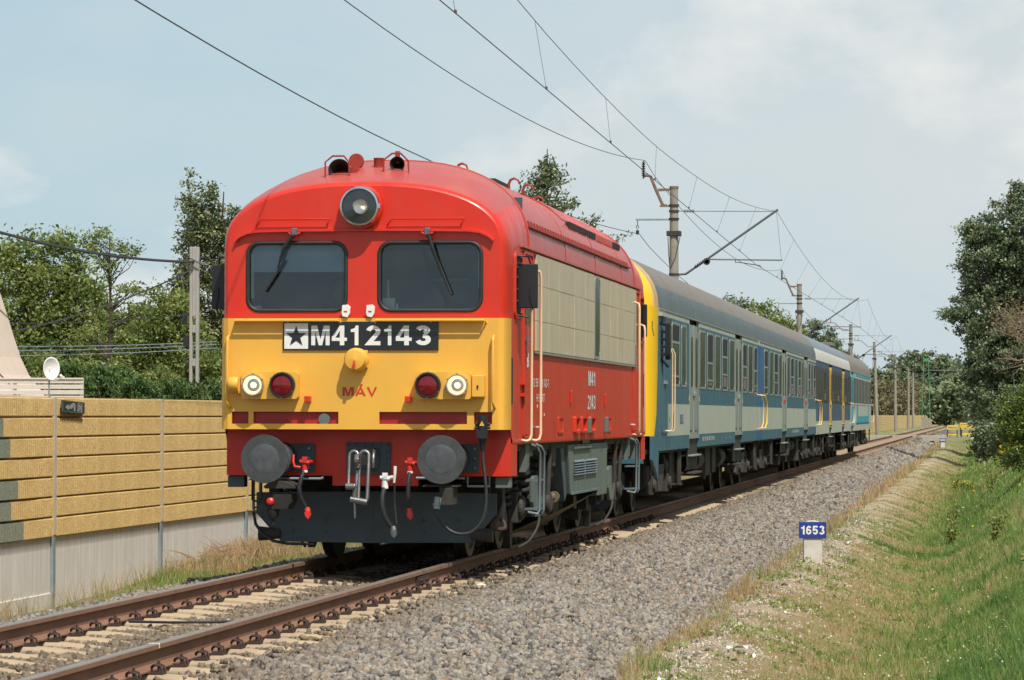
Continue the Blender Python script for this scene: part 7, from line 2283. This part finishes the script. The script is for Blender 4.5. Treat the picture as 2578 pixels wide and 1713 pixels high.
TB = [(-8.25, 165, 8.0, 1.7, 'low bushy tree top over the first coach roof', 'leaf_willow', 41), (-9.9, 220, 9.7, 1.9, 'yellow green round tree over the second coach roof', 'leaf_mid', 42),
      (-8.3, 222, 8.6, 1.4, 'lower companion tree right of the yellow green one over the second coach', 'leaf_mid', 43), (-8.0, 265, 9.7, 1.9, 'blue green tree behind the second concrete mast', 'leaf_willow', 44), (-6.9, 262, 7.6, 1.2, 'small outer tree right of the second concrete mast', 'leaf_willow', 45)]
for x, y, zt, w, lb, mk, sd_ in TB:
    tree('broadleaf_tree', lb, x, y, [(x, y, zt - w * 1.0, w, w, w), (x - w * 0.5, y, zt - w * 1.7, w * 0.9, w, w * 1.2), (x + w * 0.6, y, zt - w * 1.9, w * 0.8, w, w)], 190, 70, 0.28, 0.15, mk, 0.15, sd_, z=-0.2, nl=16)
spruce('dark little conifer behind the third mast, over the last coach', -7.6, 345, 8.2, 1.6, 33, n=80)
# --- brownish hedge trees behind the far wall and the woods on the horizon
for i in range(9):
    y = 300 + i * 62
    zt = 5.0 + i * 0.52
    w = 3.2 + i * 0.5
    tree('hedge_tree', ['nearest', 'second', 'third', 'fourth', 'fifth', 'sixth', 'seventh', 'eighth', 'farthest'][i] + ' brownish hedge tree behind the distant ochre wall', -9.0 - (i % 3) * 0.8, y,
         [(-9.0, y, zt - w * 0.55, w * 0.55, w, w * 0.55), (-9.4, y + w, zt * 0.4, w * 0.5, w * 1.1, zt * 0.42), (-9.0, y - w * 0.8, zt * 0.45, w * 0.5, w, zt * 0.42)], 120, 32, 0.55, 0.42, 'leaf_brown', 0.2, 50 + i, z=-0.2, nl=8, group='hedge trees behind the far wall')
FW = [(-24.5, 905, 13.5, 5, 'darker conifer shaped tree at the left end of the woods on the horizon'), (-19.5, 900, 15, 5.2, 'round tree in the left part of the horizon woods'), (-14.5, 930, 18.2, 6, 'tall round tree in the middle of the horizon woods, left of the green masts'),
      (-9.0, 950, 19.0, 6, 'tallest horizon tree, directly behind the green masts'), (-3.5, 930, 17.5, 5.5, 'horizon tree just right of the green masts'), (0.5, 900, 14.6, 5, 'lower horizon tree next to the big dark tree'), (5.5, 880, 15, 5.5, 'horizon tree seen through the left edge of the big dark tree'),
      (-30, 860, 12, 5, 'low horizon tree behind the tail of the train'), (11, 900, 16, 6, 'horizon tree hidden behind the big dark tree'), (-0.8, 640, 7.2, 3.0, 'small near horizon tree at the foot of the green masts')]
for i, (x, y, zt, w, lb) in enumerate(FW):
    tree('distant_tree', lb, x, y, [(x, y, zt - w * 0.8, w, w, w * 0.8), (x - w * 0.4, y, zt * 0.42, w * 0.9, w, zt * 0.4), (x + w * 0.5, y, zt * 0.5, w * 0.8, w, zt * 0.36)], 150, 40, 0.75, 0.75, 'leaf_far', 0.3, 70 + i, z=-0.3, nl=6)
# far ground cover closing the horizon
g = np.random.default_rng(5)
P = []
for k in range(420):
    xx = g.uniform(-160, 220); yy = g.uniform(980, 1300)
    h = g.uniform(5, 11)
    P.append(np.array([xx, yy, h * 0.5]) + g.normal(0, 1, (46, 3)) * np.array([5, 4, h * 0.26]))
P = np.concatenate(P)
P = P[P[:, 2] > -0.5]
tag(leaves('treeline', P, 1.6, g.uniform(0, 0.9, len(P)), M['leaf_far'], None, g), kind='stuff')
# --- right side
tree('willow_tree', 'big dark silvery tree rising at the right edge of the picture', 7.8, 140, [(7.6, 140, 10.4, 2.0, 1.8, 2.0), (6.3, 140, 9.2, 1.5, 1.5, 2.2), (5.7, 140, 8.6, 0.9, 1.0, 2.4), (8.8, 140, 8.5, 2.6, 2.0, 3.0), (6.2, 139.6, 6.6, 1.6, 1.5, 2.2), (4.75, 139, 6.35, 0.85, 0.8, 0.42), (6.4, 139, 4.2, 1.6, 1.5, 2.2), (8.3, 139, 4.0, 2.4, 1.8, 2.8), (6.6, 139, 2.2, 1.5, 1.4, 1.7), (5.3, 140, 10.7, 0.5, 0.5, 0.9), (7.9, 140, 12.0, 0.8, 0.8, 0.9)],
     1050, 80, 0.19, 0.105, 'leaf_willow', 0.35, 91, z=0.2, nl=60, hollow=0.35)
tree('willow_tree', 'second dark tree standing behind the big one at the right edge', 9.2, 175, [(8.8, 175, 7.5, 2.6, 2.2, 4.5), (7.2, 176, 4.5, 1.8, 1.5, 3.8), (10.5, 175, 9.5, 2.5, 2.0, 4.0), (6.6, 176, 2.2, 1.4, 1.4, 2.0)], 420, 50, 0.28, 0.2, 'leaf_willow', 0.3, 92, z=0.2, nl=30)
tree('rose_bush', 'bright green glossy bush on the near right bank', 7.75, 50, [(7.5, 50, 1.35, 1.1, 0.9, 1.2), (8.4, 50, 1.9, 1.2, 0.9, 1.5), (7.15, 50, 0.9, 0.8, 0.8, 0.8), (7.6, 50, 2.5, 0.7, 0.6, 0.8), (6.85, 50, 1.7, 0.5, 0.5, 0.5)],
     560, 60, 0.10, 0.048, 'leaf_bush', 0.05, 93, cat='bush', nl=50, hollow=0.3, lean=0.0)
tree('bramble_bush', 'dark lower bush on the bank between the bright bush and the big tree', 7.0, 78, [(7.0, 78, 0.8, 0.9, 0.8, 0.8), (8.0, 78, 1.3, 1.2, 0.9, 1.4), (6.6, 79, 0.45, 0.5, 0.5, 0.5)], 220, 45, 0.12, 0.08, 'leaf_willow', 0.05, 94, cat='bush', nl=20, hollow=0.3)
tree('bramble_bush', 'dark bush at the foot of the big tree on the right', 6.5, 112, [(6.6, 112, 0.7, 1.0, 0.9, 0.9), (7.9, 112, 1.4, 1.3, 1.0, 1.5), (5.9, 113, 0.2, 0.5, 0.6, 0.45)], 200, 45, 0.14, 0.10, 'leaf_willow', 0.05, 95, cat='bush', nl=20, hollow=0.3)
# bare branches reaching in from the right
db_ = thing('bare_tree', 'bare pinkish branches reaching in over the bright bush from the right edge', 'tree', (9.0, 70, 0.3))
g = np.random.default_rng(17)
bm_ = MB()
tips = []
def branch(p, d, L_, r, depth):
    q = p + d * L_
    mid = p + d * L_ * 0.5 + Vector(g.normal(0, 0.03, 3)) * L_
    bm_.tube([p, mid, q], [r, r * 0.85, r * 0.65], 5)
    tips.append(q)
    if depth <= 0:
        return
    for k in range(3 if depth > 2 else 2):
        nd = (d + Vector((g.normal(-0.05, 0.38), g.normal(0, 0.3), g.normal(0.06, 0.32)))).normalized()
        branch(q if k else mid, nd, L_ * g.uniform(0.62, 0.85), r * 0.62, depth - 1)
bm_.tube([(0, 0, -0.4), (-0.2, 0, 1.2), (-0.5, 0, 2.3)], [0.10, 0.09, 0.07], 8)
branch(Vector((-0.5, 0, 2.3)), Vector((-0.75, 0, 0.62)).normalized(), 0.95, 0.05, 5)
branch(Vector((-0.4, 0, 1.9)), Vector((-0.55, 0, 0.83)).normalized(), 1.15, 0.045, 5)
branch(Vector((-0.2, 0, 1.6)), Vector((-0.2, 0, 0.98)).normalized(), 1.2, 0.045, 4)
bm_.build('branches', M['dead_bark'], db_)
TT = np.array([tuple(t) for t in tips])
TT = TT[(TT[:, 2] > 3.6)]
Q = TT[g.integers(0, len(TT), 500)] + g.normal(0, 0.12, (500, 3))
leaves('crown', Q, 0.06, g.uniform(0, 0.25, len(Q)), leafmat('withered_leaves', [(0.28, 0.20, 0.09), (0.32, 0.27, 0.10)]) , db_, g)

# --- grass
def blades(name, x, y, h, w, tint, z=None, material=None):
    n = len(x)
    z = gz(x, y) if z is None else z
    a = rng.uniform(0, 2 * math.pi, n)
    lx, ly = rng.normal(0, 0.32, n) * h, rng.normal(0, 0.32, n) * h
    B = np.stack([x, y, z - 0.01], 1)
    dx = np.stack([np.cos(a) * w / 2, np.sin(a) * w / 2, 0 * a], 1)
    mid = B + np.stack([lx * 0.3, ly * 0.3, h * 0.55], 1)
    tip = B + np.stack([lx, ly, h], 1)
    V = np.stack([B - dx, B + dx, mid + dx * 0.7, mid - dx * 0.7, tip], 1).reshape(-1, 3)
    o = np.arange(n)[:, None] * 5
    F = np.concatenate([o + np.array([[0, 1, 2]]), o + np.array([[0, 2, 3]]), o + np.array([[3, 2, 4]])])
    ob = tri_mesh(name, V, F, np.repeat(tint, 5), material or M['grass'])
    ob['kind'] = 'stuff'
    return ob
def scatter(x0, x1, y0, y1, dens, clump=1, spread=0.0):
    n = int((x1 - x0) * (y1 - y0) * dens / clump)
    cx, cy = rng.uniform(x0, x1, n), rng.uniform(y0, y1, n)
    x = np.repeat(cx, clump) + rng.normal(0, 1, n * clump) * spread
    y = np.repeat(cy, clump) + rng.normal(0, 1, n * clump) * spread
    return x, y
def greenness(x, y):
    """0 straw .. 1 lush: bank and ditch are lush, the sandy shoulder is dry"""
    base = np.interp(x, [3.1, 3.6, 4.4, 5.0, 5.6, 6.6, 9], [0.18, 0.48, 0.42, 0.54, 0.74, 0.76, 0.78])
    base = base + 0.42 * vnoise(x, y * 0.6, 41, 1.3) + 0.30 * vnoise(x, y, 42, 4.0)
    shadow_band = np.exp(-((y - (28.5 + 0.6 * (x - 4.6) ** 2)) / 0.5) ** 2) * ((x > 3.9) & (x < 6.4))  # curved cast shadow across the ditch, drawn as greener, denser, taller grass
    return base + 0.5 * shadow_band, shadow_band
GX, GY, GH, GW, GT = [], [], [], [], []
for (x0, x1, y0, y1, dens, cl, sp, wk) in ((3.15, 7.4, -8.5, 10, 1900, 22, 0.045, 1.0), (3.1, 7.6, 10, 40, 950, 18, 0.06, 1.5), (7.4, 11.5, -14, 45, 170, 14, 0.07, 2.0), (2.9, 9.0, 40, 115, 240, 14, 0.10, 2.8), (2.2, 12, 115, 230, 36, 10, 0.2, 7)):
    x, y = scatter(x0, x1, y0, y1, dens, cl, sp)
    nc = len(x) // cl
    ctint = np.repeat(rng.normal(0, 0.20, nc), cl)
    chgt = np.repeat(np.exp(rng.normal(-0.1, 0.42, nc)), cl)
    ckeep = np.repeat(rng.random(nc), cl)
    gr, shadow_band = greenness(x, y)
    cover = np.interp(x, [3.1, 3.25, 3.5, 3.75, 4.2, 4.7, 5.4, 9], [0.60, 0.60, 0.16, 0.16, 0.48, 0.72, 0.9, 1])
    cover = cover + 0.35 * vnoise(x, y, 43, 1.7) + 0.22 * vnoise(x, y, 47, 7.0) + shadow_band
    hh = np.interp(x, [3.1, 3.4, 3.6, 4.1, 4.8, 5.4, 6.2, 7.4, 9], [0.10, 0.07, 0.04, 0.04, 0.055, 0.075, 0.09, 0.12, 0.16])
    tuft = (vnoise(x, y, 44, 1.1) > 0.30) & (x < 3.45)
    hh = np.where(tuft, 0.19, hh) * rng.uniform(0.5, 1.3, len(x)) * chgt * (1 + 0.6 * shadow_band) * (1 + 0.3 * vnoise(x, y, 45, 2.2))
    # lush strip of taller plants in the ditch farther on
    lush = np.exp(-((x - 5.35) / 0.45) ** 2) * np.clip((y - 30) / 8, 0, 1) * (0.5 + 0.5 * vnoise(x, y, 48, 0.9))
    hh = hh * (1 + 1.6 * np.clip(lush, 0, 1))
    keep = ckeep < cover
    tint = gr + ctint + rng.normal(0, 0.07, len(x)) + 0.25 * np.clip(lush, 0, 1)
    tint = np.where(tuft & (rng.random(len(x)) < 0.85), rng.uniform(0.0, 0.10, len(x)), tint)
    GX.append(x[keep]); GY.append(y[keep]); GH.append(np.clip(hh[keep], 0.02, 0.7)); GT.append(tint[keep]); GW.append(np.full(keep.sum(), 0.008 * wk) * rng.uniform(0.6, 1.4, keep.sum()))
blades('grass', *[np.concatenate(v) for v in (GX, GY, GH, GW, GT)])
# west strip by the wall
x, y = scatter(-5.1, -3.1, 2, 32, 560, 9, 0.05)
k = (rng.random(len(x)) < np.clip((y - 9) / 3.0, 0.05, 1) * np.interp(x, [-5.1, -4.2, -3.4, -3.1], [0.9, 0.95, 0.6, 0.3]))
x, y = x[k], y[k]
dryb = vnoise(x, y, 51, 1.2) > 0.05
blades('verge_grass', x, y, np.where(dryb, 0.22, 0.13) * rng.uniform(0.4, 1.4, len(x)), np.full(len(x), 0.010), np.where(dryb, rng.uniform(0, 0.25, len(x)), rng.uniform(0.35, 0.9, len(x))))
x, y = scatter(-5.12, -4.9, 4, 14, 260, 7, 0.03)
blades('verge_grass', x, y, rng.uniform(0.1, 0.42, len(x)), np.full(len(x), 0.006), rng.uniform(0.05, 0.45, len(x)))
# dry brushwood heaped against the wall
bw = MB()
g = np.random.default_rng(77)
for k in range(170):
    x0, y0 = g.uniform(-4.9, -3.9), g.uniform(13.2, 21)
    z0 = float(gz(x0, y0))
    a = g.uniform(0, 6.28); L_ = g.uniform(0.25, 0.7); el = g.uniform(-0.1, 0.55)
    e = Vector((x0 + math.cos(a) * L_, y0 + math.sin(a) * L_, z0 + 0.1 + L_ * el))
    s = Vector((x0, y0, z0 + g.uniform(0, 0.22)))
    bw.tube([s, s.lerp(e, 0.5) + Vector(g.normal(0, 0.04, 3)), e], [0.006, 0.005, 0.002], 4)
tag(bw.build('dry_brushwood', mat('reddish_dry_stems', (0.33, 0.20, 0.12), 0.9, var=0.3, vscale=5)), kind='stuff')
# low broad-leaved plants creeping between the grass
n = 5200
cx_, cy_ = rng.uniform(3.3, 7.3, n // 26), -8 + 46 * rng.random(n // 26) ** 1.4
x = np.repeat(cx_, 26) + rng.normal(0, 0.09, len(cx_) * 26); y = np.repeat(cy_, 26) + rng.normal(0, 0.13, len(cx_) * 26)
tag(leaves('clover_patches', np.stack([x, y, gz(x, y) + rng.uniform(0.01, 0.07, len(x))], 1), 0.034, rng.uniform(0.35, 1, len(x)), M['leaf_bush'], None, rng, 1.3), kind='stuff')
# weeds with leaves on the bank, flower heads
def weed(x, y, h, label, seed, matk='leaf_mid', n=6, leaf=0.045):
    g = np.random.default_rng(seed)
    z = float(gz(x, y))
    t = thing('leafy_weed', label, 'plant', (x, y, z), group='leafy weeds on the right bank')
    mb = MB()
    P = []
    for k in range(n):
        e = Vector((g.normal(0, 0.2) * h, g.normal(0, 0.2) * h, h * g.uniform(0.7, 1.1)))
        mb.tube([(0, 0, -0.03), tuple(e * 0.5 + Vector((0.02, 0, 0))), tuple(e)], [0.006, 0.005, 0.002], 5)
        for q in range(26):
            f = g.uniform(0.15, 1.05)
            P.append(np.array(e) * f + g.normal(0, 0.035, 3))
    mb.build('stem', M['leaf_mid'], t)
    leaves('foliage', np.array(P), leaf, g.uniform(0.35, 1, len(P)), M[matk], t, g, 2.2)
    return t
for i, (x, y, h, lb) in enumerate(((6.62, 1.6, 0.75, 'bright leafy weed at the lower right edge of the picture'), (6.85, 5.5, 0.5, 'leafy weed higher on the bank at the right edge'), (6.3, 24, 0.5, 'leafy weed at the foot of the right bank'), (5.5, 33, 0.6, 'tall weed standing in the ditch'), (5.4, 44, 0.55, 'tall weed farther along the ditch'), (6.3, 60, 0.8, 'bushy weed on the bank near the bright bush'))):
    weed(x, y, h, lb, 200 + i)
def flowerplant(x, y, h, label, seed):
    g = np.random.default_rng(seed)
    z = float(gz(x, y))
    t = thing('goldenrod', label, 'flowers', (x, y, z), group='yellow flowering goldenrod')
    mb = MB(); P, Q = [], []
    for k in range(9):
        e = np.array([g.normal(0, 0.22), g.normal(0, 0.2), h * g.uniform(0.75, 1.1)])
        mb.tube([(e[0] * 0.4, e[1] * 0.4, -0.03), tuple(e)], [0.008, 0.004], 5)
        Q += [e + np.array([g.normal(0, 0.05), g.normal(0, 0.05), -g.uniform(0, 0.32)]) for q in range(26)]
        P += [e * np.array([1, 1, g.uniform(0.1, 0.75)]) + g.normal(0, 0.05, 3) for q in range(26)]
    mb.build('stem', M['leaf_mid'], t)
    leaves('foliage', np.array(P), 0.09, g.uniform(0.2, 1, len(P)), M['leaf_bush'], t, g, 2.5)
    leaves('blossom', np.array(Q), 0.055, g.uniform(0, 1, len(Q)), M['petal'], t, g)
flowerplant(6.9, 76, 1.0, 'yellow goldenrod clump under the bushes on the right bank', 301)
flowerplant(5.35, 82, 0.38, 'smaller goldenrod plant down in the ditch', 302)
n = 420
x = rng.uniform(4.6, 7.4, n); y = rng.uniform(-8, 60, n) ; y = np.where(rng.random(n) < 0.5, rng.uniform(-8, 12, n), y)
z = gz(x, y) + rng.uniform(0.08, 0.24, n)
C = np.stack([x, y, z], 1)
tag(leaves('daisies', C, 0.018, rng.uniform(0, 1, n), M['daisy'], None, rng, 1.0), kind='stuff')
n = 90
x = rng.uniform(5.6, 7.6, n); y = rng.uniform(20, 110, n)
C = np.stack([x, y, gz(x, y) + rng.uniform(0.15, 0.35, n)], 1)
tag(leaves('yellow_blossoms', C, 0.05, rng.uniform(0, 1, n), M['petal'], None, rng, 1.0), kind='stuff')

# trees along the road east of the line, outside the picture; coach windows mirror them
g = np.random.default_rng(61)
P = []
for k in range(420):
    xx = g.uniform(12.5, 17) + max(0, k - 250) * 0.01; yy = -20 + k * 1.0 + g.uniform(-1, 1)
    h = g.uniform(4.5, 8.0)
    P.append(np.array([xx, yy, h * 0.52]) + g.normal(0, 1, (70, 3)) * np.array([0.9, 1.0, h * 0.24]))
P = np.concatenate(P)
P = P[(P[:, 2] > 0.1) & (P[:, 0] > 11.0)]
tag(leaves('roadside_foliage', P, 0.65, g.uniform(0, 0.8, len(P)), M['leaf_willow'], None, g), kind='stuff')
